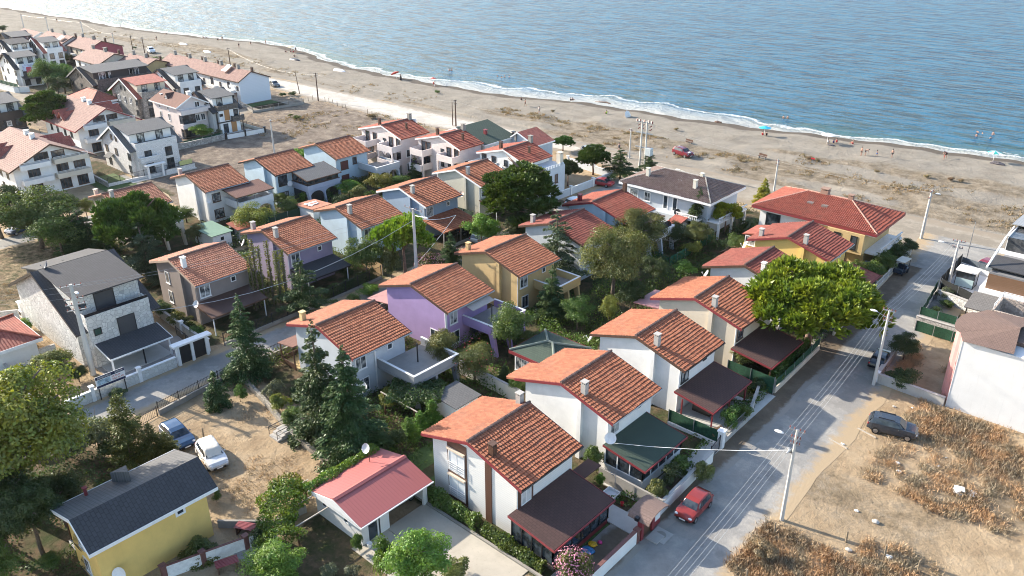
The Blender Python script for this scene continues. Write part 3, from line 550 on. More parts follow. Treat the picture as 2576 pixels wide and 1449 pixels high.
w5 = row_house('light blue house with pergola terrace and brick chimneys below the grey hip roofed house', 'house', -62.7, 86.6, LBLUE, 'red', MAROON, 5, chim=((-3.1, 1.2, 1.0, MAROON), (0.5, 6.9, 1.3, BROWN)), pil=True)
terrace(w5, 4.82, 8.6, 1.5, 7.6, 2.6, PGREY, FLOORT, WPAINT); posts(w5, [(6.9, 2.4), (8.2, 6.9)], 4.6, BROWN, .1); MB().box(4.9, 7.4, 2.2, 7, 4.6, 4.72).build('pergola_roof', BROWN, w5); dish(w5, Vector((8.0, 6.8, 3.6)), -60, .5, DARKW)
# lane row, far side --------------------------------------------------------
c1 = row_house('taupe brown house with scalloped eaves beside the stone villa', 'house', -87.1, 38.1, TAUPE, 'pale', flat('pale_fascia', (.4, .3, .22), .8), 1, chim=((1.95, .8, 1.2, WHITE),))
for z in (.8, 3.3): win(c1, 'S', .35, -1.9, z, .75, 1.35, WPAINT, CURT, 0)
leanto(c1, -.2, 6.8, 8.6, 2.9, 2.4, flat('brown_metal_sheet', (.09, .05, .04), .5), BROWN); posts(c1, [(8.4, 0), (8.4, 3.3), (8.4, 6.5)], 2.3, WPAINT, .1); dish(c1, Vector((5.9, -.4, 3.3)), -80, .42)
c2 = row_house('dusty lilac house behind a row of ivy covered bare trunks', 'house', -87.2, 50.4, LILAC, 'orange', BROWN, 2, chim=((1.95, .8, 1.2, CONC), (-3.4, .9, 1.1, CONC)), dishes=((Vector((-4.9, .1, 3.9)), -120, .5, None),))
leanto(c2, .4, 6.9, 8.4, 2.9, 2.4, SH_BLACK, DARKW); posts(c2, [(8.2, .6), (8.2, 6.5)], 2.3, WPAINT, .1)
c3 = row_house('light blue house behind the umbrella pine, plain gable wall', 'house', -87.1, 61.8, LBLUE, 'orange', BROWN, 3, chim=((1.95, .8, 1.2, CONC),))
c4 = row_house('grey blue house with tiled lean-to porch and white window frames', 'house', -87.2, 73.1, DBLUE, 'orange', WPAINT, 4, chim=((1.95, .8, 1.1, CONC),))
lt = MB(); a = Vector((9.3, -.2, 2.3)); b = Vector((4.83, -.2, 3.15)); v = (b - a).normalized(); nn = Vector((b.z - a.z, 0, a.x - b.x)).normalized(); tile_slope(lt, a, Vector((0, 1, 0)), v, nn, 7, 11, (b - a).length / 11, .26, 5); lt.prism([a, b, b - nn * .1, a - nn * .1], (0, 7, 0)); lt.build('porch_roof', TILE['orange'], c4); posts(c4, [(9, 0), (9, 6.6), (9, 3.3)], 2.2, CONCD, .16)
c5 = row_house('beige clapboard house with white gable trim, left of the big pine', 'house', -87.6, 84.8, siding('beige_siding', (.58, .56, .47), 2, .2), 'orange', WPAINT, 5, chim=((1.95, .8, 1.1, STEEL),), dishes=((Vector((1.1, .2, 3.0)), -90, .5, flat('pink_dish', (.6, .48, .42), .5)),))
leanto(c5, .2, 6.5, 8.4, 2.9, 2.4, SH_GREY, BROWN); posts(c5, [(8.2, .4), (8.2, 6.3)], 2.3, WPAINT, .1)
# rear row --------------------------------------------------
d1 = row_house('cream house behind the huge round pine', 'house', -116.4, 43.4, CREAM, 'pale', BROWN, 1, chim=((-3.8, .7, .9, CREAM), (1.4, .8, 1.1, CONC)))
leanto(d1, .6, 6.6, 9.8, 5.0, 4.4, SH_GREEN, WPAINT); posts(d1, [(9.6, .8), (9.6, 6.4)], 4.3, STEEL, .08); terrace(d1, 4.82, 9.8, .8, 6.4, 2.6, CREAM, FLOORT, WPAINT)
d2 = row_house('white house with brown roofed upper terrace beside the vacant plot', 'house', -116.3, 55.9, WHITE, 'orange', BROWN, 2, chim=((-3.6, 1.0, 1.0, CONC),), win_e=False, dishes=((Vector((4.9, .6, 3.6)), -60, .4, None),))
win(d2, 'E', 4.8, 1.9, 3.2, 1.2, 1.2, BROWN, CURT, 1); win(d2, 'E', 4.8, 2.0, .6, 1.4, 1.3, BROWN, CURT, 1); leanto(d2, 2.8, 9.2, 9.0, 5.0, 4.45, SH_LBR, BROWN); posts(d2, [(8.8, 3), (8.8, 6), (8.8, 9)], 4.4, STEEL, .08); terrace(d2, 4.82, 9.0, 3.2, 9.0, 2.6, WHITE, FLOORT, WPAINT, arch=True)
d3 = row_house('pale blue house with black trim and a slate grey roofed glass terrace', 'house', -115.7, 67.5, LBLUE, 'orange', DARKW, 3, win_e=False, trim=DARKW)
win(d3, 'E', 4.8, 1.6, 3.1, 1.5, 1.5, DARKW, GLASS, 1); win(d3, 'E', 4.8, 1.6, .5, 1.4, 1.4, DARKW, CURT, 1); leanto(d3, 3.0, 9.6, 9.4, 5.3, 4.4, SH_GREY, BROWN); terrace(d3, 4.82, 9.2, 3.2, 9.4, 2.6, plaster('lavender_render', (.34, .38, .48)), FLOORT, DARKW, arch=True); sunroom(d3, 4.9, 9.0, 3.4, 9.2, 5.1, 4.4, 3.5, DARKW, BROWN, GLASS, 3, 5); dish(d3, Vector((5.3, 2.6, 3.2)), -60, .45)
d4 = row_house('pale blue house with closed brown shutters and an arched open terrace', 'house', -115.7, 79.3, LBLUE, 'orange', BROWN, 1, win_e=False, pil=False)
SHUT = flat('rust_shutter', (.12, .04, .035), .6); win(d4, 'E', 4.8, 2.0, 3.0, 1.4, 1.3, BROWN, SHUT, 0); win(d4, 'E', 4.8, 2.0, .6, 1.4, 1.3, BROWN, SHUT, 0); win(d4, 'E', 4.8, 4.2, 3.5, .7, 1.0, BROWN, GLASS, 0); terrace(d4, 4.82, 10, 4.8, 9.8, 2.7, PGREY, FLOORT, WPAINT, arch=True)
# generic blocks ----------------------------------------------------------
def slab(mb, pts, th=.14):
    """roof plane of given thickness (3D polygon, upper face)"""
    return mb.prism([Vector(p) for p in pts], (0, 0, -th))
def gable_block(t, x0, x1, y0, y1, ze, zr, axis, wall, roof, over=.5, ridge=None, fascia=None, z0=-.2):
    """axis 'Y': ridge along y, gables face the camera; 'X': ridge along x, gables face the street"""
    w_ = MB(); r = MB(); f = MB(); o = over
    if axis == 'Y':
        rx_ = ridge if ridge is not None else (x0 + x1) / 2; k = (zr - ze)
        w_.prism([(x0, y0, z0), (x1, y0, z0), (x1, y0, ze), (rx_, y0, zr - .05), (x0, y0, ze)], (0, y1 - y0, 0))
        a, b = (x0 - o, ze - k * o / (rx_ - x0)), (x1 + o, ze - k * o / (x1 - rx_))
        for (ex, ez) in (a, b):
            slab(r, [(ex, y0 - o, ez + .12), (rx_, y0 - o, zr + .12), (rx_, y1 + o, zr + .12), (ex, y1 + o, ez + .12)]); f.prism([(ex, y0 - o - .05, ez + .16), (rx_, y0 - o - .05, zr + .16), (rx_, y0 - o - .05, zr - .1), (ex, y0 - o - .05, ez - .1)], (0, .045, 0)); f.box(min(ex, ex + .05 * (1 if ex > rx_ else -1)), max(ex, ex + .05 * (1 if ex > rx_ else -1)), y0 - o, y1 + o, ez - .1, ez + .13)
    else:
        ry = ridge if ridge is not None else (y0 + y1) / 2; k = (zr - ze)
        w_.prism([(x1, y0, z0), (x1, y1, z0), (x1, y1, ze), (x1, ry, zr - .05), (x1, y0, ze)], (x0 - x1, 0, 0))
        for (ey, ez) in ((y0 - o, ze - k * o / (ry - y0)), (y1 + o, ze - k * o / (y1 - ry))):
            slab(r, [(x0 - o, ey, ez + .12), (x1 + o, ey, ez + .12), (x1 + o, ry, zr + .12), (x0 - o, ry, zr + .12)]); f.prism([(x1 + o + .05, ey, ez + .16), (x1 + o + .05, ry, zr + .16), (x1 + o + .05, ry, zr - .1), (x1 + o + .05, ey, ez - .1)], (-.045, 0, 0)); f.box(x0 - o, x1 + o, min(ey, ey - .05 * (1 if ey < ry else -1)), max(ey, ey - .05 * (1 if ey < ry else -1)), ez - .1, ez + .13)
    w_.build('wall', wall, t); rf = r.build('roof', roof, t); f.build('fascia', fascia or WPAINT, rf); return rf
def hip_roof(t, x0, x1, y0, y1, ze, zr, rx0, rx1, roof, cap, fascia, o=.0, ym=None, geo=None):
    ym = ym or (y0 + y1) / 2; r = MB(); A_, B_, C_, D_ = (x0, y0, ze), (x1, y0, ze), (x1, y1, ze), (x0, y1, ze); P, Q = (rx0, ym, zr), (rx1, ym, zr)
    for q in ([A_, B_, Q, P], [C_, D_, P, Q], [D_, A_, P], [B_, C_, Q]): slab(r, q, .12)
    if geo:
        for (o_, far, l, r_) in ((A_, B_, P, Q), (B_, C_, Q, Q), (D_, A_, P, P)):
            o_, far, l, r_ = map(Vector, (o_, far, l, r_)); u = (far - o_); W0 = u.length; u.normalize(); q = l - o_; v = q - u * q.dot(u); L = v.length; v.normalize(); n_ = u.cross(v); lu, ru = (l - o_).dot(u), (r_ - o_).dot(u); k = int(L / .4)
            tile_slope(r, o_ + n_ * .01, u, v, n_, W0, k, L / k, .26, 3, (lambda s_, a=lu: a * (s_ + .5 / k)), (lambda s_, a=ru, w_=W0: w_ + (a - w_) * (s_ + .5 / k)))
    rf = r.build('roof', roof, t); c_ = MB()
    for a, b in ((A_, P), (D_, P), (B_, Q), (C_, Q), (P, Q)): c_.tube([Vector(a) + Vector((0, 0, .05)), Vector(b) + Vector((0, 0, .05))], .13, 6)
    c_.build('ridge_cap', cap, rf); f = MB()
    f.box(x0 - .05, x1 + .05, y0 - .05, y0 - .002, ze - .35, ze + .02).box(x0 - .05, x1 + .05, y1 + .002, y1 + .05, ze - .35, ze + .02).box(x0 - .05, x0 - .002, y0, y1, ze - .35, ze + .02).box(x1 + .002, x1 + .05, y0, y1, ze - .35, ze + .02)
    f.build('fascia', fascia, rf); return rf
def villa(label, X0, X1, Y0, Y1, wall, roof, trim, dorm, band=None, name='villa', levels=2, zE=4.7, zR=8.2, wins=True, parapet=None, group=None, up=None):
    """steep roofed villa: gables toward the camera, long shed dormer and balcony toward +x. origin at x centre, front"""
    xc = (X0 + X1) / 2; t = thing(name, label, 'house', (xc, Y0, 0), 0, group); a, b, D = X0 - xc, X1 - xc, Y1 - Y0; wl, wr = a + 1.2, b - 1.3; k = (zR - zE) / b
    zz = lambda x: zR - abs(x) * k - .2
    MB().prism([(wl, 0, -.2), (wr, 0, -.2), (wr, 0, zz(wr)), (0, 0, zR - .2), (wl, 0, zz(wl))], (0, D, 0)).build('wall', wall, t)
    r = MB()
    for s_ in (a, b): slab(r, [(s_, -.45, zE), (0, -.45, zR), (0, D + .45, zR), (s_, D + .45, zE)], .16)
    rf = r.build('roof', roof, t); f = MB()
    for s_ in (a, b): f.prism([(s_, -.5, zE + .05), (0, -.5, zR + .05), (0, -.5, zR - .3), (s_, -.5, zE - .3)], (0, .045, 0))
    f.build('fascia', trim, rf)
    MB().box(wr, b + .1, .7, D - .7, -.1, 4.85).build('front_block', wall, t); wr = b + .1
    dx = b - 1.7; dz = zR - .75; up = up or wall
    d = MB().prism([(0.6, .7, zz(0.6)), (dx, .7, 5.2), (dx, .7, dz), (.6, .7, zR - .2)], (0, D - 1.4, 0)); dm = d.build('dormer', up, t)
    s2 = MB(); slab(s2, [(0.05, .3, zR + .03), (dx + .75, .3, dz), (dx + .75, D - .3, dz), (.05, D - .3, zR + .03)], .13); s2.build('dormer_roof', dorm or roof, dm)
    if dx < b: MB().box(dx, b - .07, .9, D - .9, 4.95, 5.15).build('balcony_floor', FLOORT, t)
    p = MB().box(b - .06, b + .14, .68, D - .68, 4.86, 5.9).box(dx + .3, b - .06, .7, .85, 4.9, 5.9).box(dx + .3, b - .06, D - .85, D - .7, 4.9, 5.9); p.build('parapet', parapet or wall, t)
    if wins:
        for u in (D * .3, D * .68): win(t, 'E', dx, u, 5.35, 1.15, 1.75, DARKW, CURT, 1, False)
        for u in (D * .3, D * .72): win(t, 'E', wr, u, 2.9, 1.1, 1.4, DARKW, GLASS, 1); win(t, 'E', wr, u, .4, 1.2, 1.8, DARKW, GLASS, 1, False)
        for u, z, ww, hh in ((-.9, 5.6, .5, .9), (.9, 5.6, .5, .9), (wl + 1.6, 2.9, .8, 1.2), (0, 2.9, .8, 1.2), (wr - 1.6, 2.9, .8, 1.2), (wl + 2, .6, .8, 1.2), (wr - 2, .6, .8, 1.2)): win(t, 'S', 0, u, z, ww, hh, DARKW, GLASS, 0, False)
    return t, b, dx, wr, D
# ------------------------------------------------------------------ other buildings
# stone villa beside the lane
t, b, dx, wr, D = villa('white rubble stone villa with huge charcoal mansard roof', -100, -81.6, 25.4, 33.4, WSTONE, SH_BLACK, DARKW, SH_BLACK, name='stone_villa', zE=4.3, zR=8.6, wins=False)
xc = (-100 - 81.6) / 2
win(t, 'E', dx, 3.6, 5.4, 1.9, 1.9, DARKW, flat('grey_shutter', (.06, .06, .065), .6), 0, False); win(t, 'E', dx, 1.3, 6.1, .6, .6, DARKW, GLASS, 0, False)
win(t, 'E', wr, 4.6, 2.75, 1.7, 1.9, DARKW, MATS['grey_shutter'], 0, False); win(t, 'E', wr, 1.6, 3.7, .6, .6, DARKW, flat('green_shade', (.02, .06, .045), .5), 0, False)
MB().box(b - .0, b + .08, .7, D - .7, 5.9, 6.2).build('parapet_glass', flat('dark_balcony_glass', (.015, .015, .02), .15), t)
leanto(t, 1.0, 7.6, b + 3.4, 2.75, 2.2, SH_BLACK, WPAINT, 'porch_roof', x0=wr + .05); posts(t, [(b + 3.2, 1.2), (b + 3.2, 7.3)], 2.2, WPAINT, .16); posts(t, [(b + 3.1, 4.5)], 2.2, DARKW, .12)
MB().box(wr + .05, b + 3.2, 1.1, 7.4, -.1, .12).build('porch_floor', DPAV, t); dish(t, Vector((.2, 1.2, 8.9)), -110, .5, flat('dark_dish', (.08, .1, .14), .4)); MB().tube([(.2, 1.3, 8.5), (.9, 1.8, 8.45), (1.6, 1.9, 8.1), (2.6, 2.2, 7.95), (3.6, 2.4, 7.75), (3.9, 2.6, 7.7), (3.7, 2.8, 7.72), (3.6, 2.6, 7.74)], .05, 5).build('cable', WPAINT, t)
MB().box(1.2, 1.55, 3.4, 3.5, 8.32, 8.42).build('roof_vent', DARKW, t); MB().box(-1.8, -1.45, 3.4, 3.5, 8.2, 8.32).build('roof_vent', DARKW, t)
sb = MB(); slab(sb, [(-.05, .3, 8.64), (-5.6, .3, 7.3), (-5.6, D - .3, 7.3), (-.05, D - .3, 8.64)], .13); sb.build('dormer_roof', SH_BLACK, t); MB().prism([(-.6, .7, 8.2), (-5.3, .7, 5.5), (-5.3, .7, 7.2), (-.6, .7, 8.4)], (0, D - 1.4, 0)).build('dormer', SH_BLACK, t)
# villas of the left quarter
VG = 'steep roofed villas of the left quarter'
t, b, dx, wr, D = villa('white villa with grey shingle roof and two balcony doors, in front of the vacant plot', -155.2, -142.2, 59.6, 68.6, WBRICK, SH_GREY, WPAINT, SH_GREY, group=VG, up=WHITE)
terrace(t, wr, b + 1.0, .8, 4.2, 2.6, WBRICK, FLOORT, WPAINT, legs=False); MB().box(b - .5, b + 2.6, -2, D + 1, -.1, .1).build('paving', DPAV, t); MB().prism([(-3.4, -1.1, 2.3), (-1.2, -1.1, 2.3), (-1.2, 0, 2.9), (-3.4, 0, 2.9)], (0, 0, -.12)).build('door_canopy', SH_GREY, t)
t, b, dx, wr, D = villa('white and black villa with timber slat panels facing the vacant plot', -171.5, -157.9, 84.6, 90.6, WHITE, SH_BLACK, DARKW, SH_GREY, wins=False, group=VG, parapet=DSTONE)
SLAT = siding('timber_slats', (.42, .21, .08), 1, .22, .3)
win(t, 'E', dx, 2.2, 5.35, 1.2, 1.75, DARKW, CURT, 1, False); terrace(t, wr, b + .9, 3.3, 6.0, 2.6, DSTONE, FLOORT, DARKW, legs=False); win(t, 'E', wr, 4.6, 2.8, .9, 1.9, DARKW, GLASS, 0, False); MB().box(wr, wr + .06, 1.9, 3.1, 2.75, 4.9).box(wr, wr + .06, 3.2, 4.4, 0, 2.4).build('slat_panel', SLAT, t)
MB().box(wr, wr + .1, 0, .3, 0, 4.8).box(wr, wr + .1, 0, 6.0, 2.35, 2.6).box(wr, wr + .1, 5.8, 6, 0, 2.35).build('black_trim', DARKW, t); win(t, 'E', wr, 1.9, .1, .9, 1.9, DARKW, GLASS, 0, False); win(t, 'E', wr, 1.2, 3.8, .6, .4, DARKW, GLASS, 0, False); MB().box(wr, b + 3, -.5, 7, -.1, .1).build('paving', DPAV, t)
t = thing('apartment_house', 'pale grey apartment house with brown roof and wrap-around balconies', 'house', (-171.5, 78.2, 0))
rf = gable_block(t, 0, 10.6, 0, 6.2, 6.6, 8.2, 'X', PINKW, SH_LBR, .5)
MB().box(10.6, 12.2, -.2, 3.4, 5.0, 5.9).box(10.6, 12.0, 3.4, 6.4, 5.0, 5.9).build('balcony', PINKW, t); MB().box(10.6, 12.2, -.2, 2.9, 2.2, 3.1).build('balcony', PINKW, t); rail(t, [(10.6, -.15), (12.15, -.15), (12.15, 3.3), (11.9, 6.3)], 5.9, .35, WPAINT, n=2)
MB().box(10.6, 11.9, .1, 2.9, 3.1, 5.0).box(10.6, 11.9, .2, 2.9, .4, 2.2).build('glazed_bay', GLASS, t)
for u, z in ((4.0, 3.1), (5.2, 3.1), (4.6, .8)): win(t, 'E', 10.6, u, z, .8, 1.2)
for u in (3, 6.5): win(t, 'S', 0, u, 3.2, .7, 1.3); win(t, 'S', 0, u, 5.4, .5, .6)
win(t, 'S', 0, 7, .8, .8, 1.1); win(t, 'E', 10.6, 4.3, 5.9, .9, 1.0); dish(t, Vector((8, -.5, .9)), -110, .6, STEEL); chimney(rf, 8, 4.2, 7.6, .9, WHITE, .4); chimney(rf, 1.2, 1.6, 7.0, .5, WHITE, .2)
dm = MB().prism([(3.4, 1.0, 7.15), (5.4, 1.0, 7.15), (4.4, 1.0, 8.3)], (0, 2.0, 0)).build('dormer', SH_BROWN, t); win(t, 'S', 1.0, 4.4, 7.25, .4, .45)
for i, (lab, X0, X1, Y0, Y1) in enumerate((('big white apartment house with twin tiled dormers and balconies, beside the locust trees', -160.5, -143.8, 41.3, 53.4), ('white apartment house with maroon eaves and twin dormers, right of the leaning pine', -179.5, -162.6, 59.3, 70.6))):
    t = thing('apartment_house', lab, 'house', (X0, Y0, 0), 0, 'apartment houses with twin roof dormers'); W_, D = X1 - X0, Y1 - Y0
    rf = gable_block(t, 0, W_ - 1, 0, D, 5.3, 8.2, 'X', (WHITE, PGREY)[0], TFLAT, .9, fascia=(BROWN, MAROON)[i])
    for u in (W_ * .3, W_ * .46):
        d_ = MB().prism([(u - 1.1, .6, 5.5), (u + 1.1, .6, 5.5), (u, .6, 6.9)], (0, 2.9, 0)).build('dormer', WHITE, t); r_ = MB()
        for s_ in (-1, 1): slab(r_, [(u + s_ * 1.4, .2, 5.75), (u, .2, 7.1), (u, 3.9, 7.1), (u + s_ * 1.4, 2.1, 5.75)], .1)
        r_.build('dormer_roof', TFRED, d_)
    for u in (W_ * .35, W_ * .55):
        d_ = MB().prism([(u - 1.1, D - .6, 5.5), (u + 1.1, D - .6, 5.5), (u, D - .6, 6.9)], (0, -2.9, 0)).build('dormer', WHITE, t); r_ = MB()
        for s_ in (-1, 1): slab(r_, [(u + s_ * 1.5, D, 5.85), (u, D, 7.3), (u, D - 3.9, 7.3), (u + s_ * 1.5, D - 2.1, 5.85)], .1)
        r_.build('dormer_roof', TFRED, d_)
    for u in (3, 6, 9.5, 12.5): win(t, 'S', 0, u, 3.0, .8, 1.2, DARKW, GLASS); win(t, 'S', 0, u, .6, .8, 1.2, DARKW, GLASS)
    x_ = W_ - 1
    for z in (2.6, 5.1):
        MB().box(x_, x_ + 1.3, .8, D * .45, z - .2, z + .6).build('balcony', WHITE, t); MB().box(x_, x_ + 1.3, D * .5, D - .6, z - .2, z + .6).build('balcony', CREAM, t); rail(t, [(x_ + 1.25, .8), (x_ + 1.25, D * .45)], z + .6, .4, WPAINT, n=2); rail(t, [(x_ + 1.25, D * .5), (x_ + 1.25, D - .6)], z + .6, .4, WPAINT, n=2)
    for u in (D * .25, D * .62, D * .85): win(t, 'E', x_, u, .4, 1.6, 1.5, BROWN, GLASS, 2); win(t, 'E', x_, u, 3.1, 1.7, 1.5, BROWN, GLASS, 2)
    win(t, 'E', x_, D * .38, 5.6, 2.1, 1.3, BROWN, GLASS, 2); win(t, 'E', x_, D * .6, 5.6, 1.9, 1.2, BROWN, GLASS, 1)
    chimney(rf, W_ * .42, D * .5, 7.9, .9, WHITE, .35); chimney(rf, W_ * .6, D * .48, 7.9, .9, WHITE, .35)
t, b, dx, wr, D = villa('grey stone faced house with old clay roof and white window frames', -197.5, -183, 80.6, 88.5, GSTONE, TFRED, WHITE, TFRED, name='stone_house', group=VG, up=CREAM)
for u in (1.2, 4.0, 6.8): win(t, 'S', -.02, u - 4, 3.0, .6, 1.1)
t, b, dx, wr, D = villa('white villa with grey roof between the stone faced house and the seaside row', -203, -187.5, 92, 98.8, WHITE, SH_BLACK, DARKW, SH_GREY, wins=True, group=VG)
t, b, dx, wr, D = villa('long dark stone twin villa with charcoal dormers', -220.5, -204.8, 80.4, 95, DSTONE, SH_BLACK, GSTONE, SH_GREY, group=VG, up=DBROWN, parapet=DSTONE)
for u in (3.2, 10.6): win(t, 'E', dx, u, 5.4, 2.2, 1.7, WPAINT, CURT, 2, False)
t, b, dx, wr, D = villa('white villa with laundry and a red banner hung from its balcony', -254.5, -241.3, 76.0, 82.4, WHITE, SH_BLACK, DARKW, SH_GREY, group=VG)
MB().box(b + .2, b + .23, 1.4, 5.6, 4.0, 5.7).build('hanging_laundry', flat('pale_cloth', (.55, .58, .70), .9, var=.4, scale=2), t); MB().box(b + .25, b + .27, 2.2, 3.5, 3.6, 5.0).build('banner', flat('red_cloth', (.5, .08, .12), .8), t); MB().prism([(wr, .5, 2.8), (b + 2.5, .5, 2.3), (b + 2.5, .5, 2.2), (wr, .5, 2.7)], (0, D - .5, 0)).build('porch_roof', DARKW, t)
villa('dark roofed white villa with a big hipped dormer, behind the laundry balcony', -280, -266.8, 83.8, 90.2, WHITE, SH_BLACK, DARKW, SH_BLACK, group=VG)
villa('white house with orange upper roof and glazed balcony, left of the twin seaside rows', -277, -262.8, 91.2, 97, WHITE, TFRED, WHITE, SH_GREY, group=VG)
villa('charcoal clad villa at the far left edge', -297, -281, 89.5, 96, DBROWN, SH_GREY, DARKW, SH_GREY, group=VG)
t, b, dx, wr, D = villa('dark brown clad building with white ground floor at the left edge', -203, -185.6, 51.4, 58.2, DBROWN, SH_GREY, DARKW, SH_GREY, group=VG, up=WHITE)
MB().box(wr + .02, wr + .1, .3, D - .3, .2, 2.3).build('white_base', WHITE, t); win(t, 'E', wr + .1, 5.5, .3, 1.6, 1.9, DARKW, GLASS, 1, False); win(t, 'E', wr, 3.2, 3.2, .7, .8, WPAINT, CURT, 0)
t = thing('cottage', 'single storey cottage with hipped red roof beside the leaning pine', 'house', (-207, 74.6, 0)); MB().box(.6, 12.2, .5, 6, -.1, 3).build('wall', WHITE, t); hip_roof(t, 0, 12.9, 0, 6.6, 3.0, 4.9, 4, 9.5, TFRED, MATS['lichen_ridge_tile'], WPAINT)
for u in (3, 7): win(t, 'S', .5, u, .8, .9, 1.1)
win(t, 'E', 12.2, 2, .6, 1.0, 1.6); MB().box(12.3, 14.5, .5, 5.5, 2.3, 2.42).build('canopy', WPAINT, t)
t = thing('carport', 'flat white roofed carport with parked cars beneath beside the hip roofed cottage', 'carport', (-202, 70.2, 0)); MB().box(0, 12, 0, 2.6, 2.3, 2.42).box(2, 9, 3, 4.2, 2.5, 2.6).build('canopy', WPAINT, t)
for x in (.3, 4, 8, 11.7):
    for y in (.2, 2.4): MB().box(x, x + .1, y, y + .1, 0, 2.3).build('post', DARKW, t)
# seaside rows
SG = 'terraced seaside blocks with brown-red roofs'
def seaside(label, x0, x1, y0, y1, wall, endw, ze=5.5, zr=7.4, roof=None, units=3, name='seaside_terrace'):
    t = thing(name, label, 'terrace', (x1, y0, 0), 0, SG); W_, D = x1 - x0, y1 - y0; rf = gable_block(t, -W_, 0, 0, D, ze, zr, 'X', wall, roof or TFLAT, .35, D * .42, BROWN)
    MB().prism([(.01, 0, -.1), (.01, D, -.1), (.01, D, ze), (.01, D * .42, zr - .06), (.01, 0, ze)], (.04, 0, 0)).build('end_wall', endw, t)
    for i in range(units):
        u0 = -W_ + W_ * (i + .5) / units; chimney(rf, u0 - 1.5, D * .42, zr - .2, 1.1, CONCD, .35); chimney(rf, u0 + 2.2, D * .6, zr - .5, .9, BROWN, .25)
        MB().box(u0 - 1.6, u0 + 1.6, -1.1, -.02, 2.5, 3.2).build('balcony', WHITE, t); win(t, 'S', 0, u0 - .9, 3.2, 1.0, 1.6, BROWN, GLASS, 1, False); win(t, 'S', 0, u0 + 2.9, 3.4, .6, .8, BROWN, GLASS, 0); win(t, 'S', 0, u0, .5, 1.4, 1.6, BROWN, GLASS, 1, False)
        s_ = MB(); slab(s_, [(u0 - 2.5, -2.4, 2.2), (u0 + 2.5, -2.4, 2.2), (u0 + 2.5, -.02, 2.55), (u0 - 2.5, -.02, 2.55)], .1); s_.build('porch_roof', (SH_LBR, SH_BROWN)[i % 2], t)
    dish(t, Vector((-3.2, -.4, 4.2)), -100, .5); return t, rf
ENDW = siding('pale_end_cladding', (.62, .66, .72), 2, .35, .92)
t, rf = seaside('long red roofed terrace with a big pale end wall beside the beach road', -218, -179.6, 103.4, 111.6, WHITE, ENDW, units=5); 
sp = MB(); slab(sp, [(-9.2, 1.0, 6.9), (-7.2, 1.0, 6.9), (-7.2, 3.0, 8.0), (-9.2, 3.0, 8.0)], .08); sp.build('solar_panel', WPAINT, rf); MB().lathe([(.25, -8), (.25, -6.6)], 8, (-1.1, 2.9, 7.9), 'X').build('water_tank', WPAINT, rf)
seaside('brown roofed terrace with cream end wall, behind the dark stone twin villa', -244, -229.2, 92, 103, WHITE, CREAM, 5.2, 7.4, units=2)
seaside('brown roofed terrace with tan end wall half hidden by a garden tree', -228.4, -214.5, 96, 107, CREAM, OCHRE, 5.0, 7.0, units=2)
seaside('terrace with a maroon end wall facing the beach', -270, -255.5, 100.4, 110.6, CREAM, MARO2, 5.2, 7.2, units=2)
t, rf = seaside('terrace with a pale pink end wall and a solar heater, left of the maroon one', -289, -270.8, 98.6, 108.8, CREAM, PINKW, 5.2, 7.2, units=2); sp = MB(); slab(sp, [(-4, 1, 6.6), (-1.5, 1, 6.6), (-1.5, 2.6, 7.4), (-4, 2.6, 7.4)], .08); sp.build('solar_panel', WPAINT, rf)
t = thing('low_warehouse', 'low house with grey white gable and red roof near the far left dunes', 'house', (-316, 101, 0)); gable_block(t, 0, 14, 0, 8, 3.6, 5.4, 'X', WHITE, TFLAT, .3)
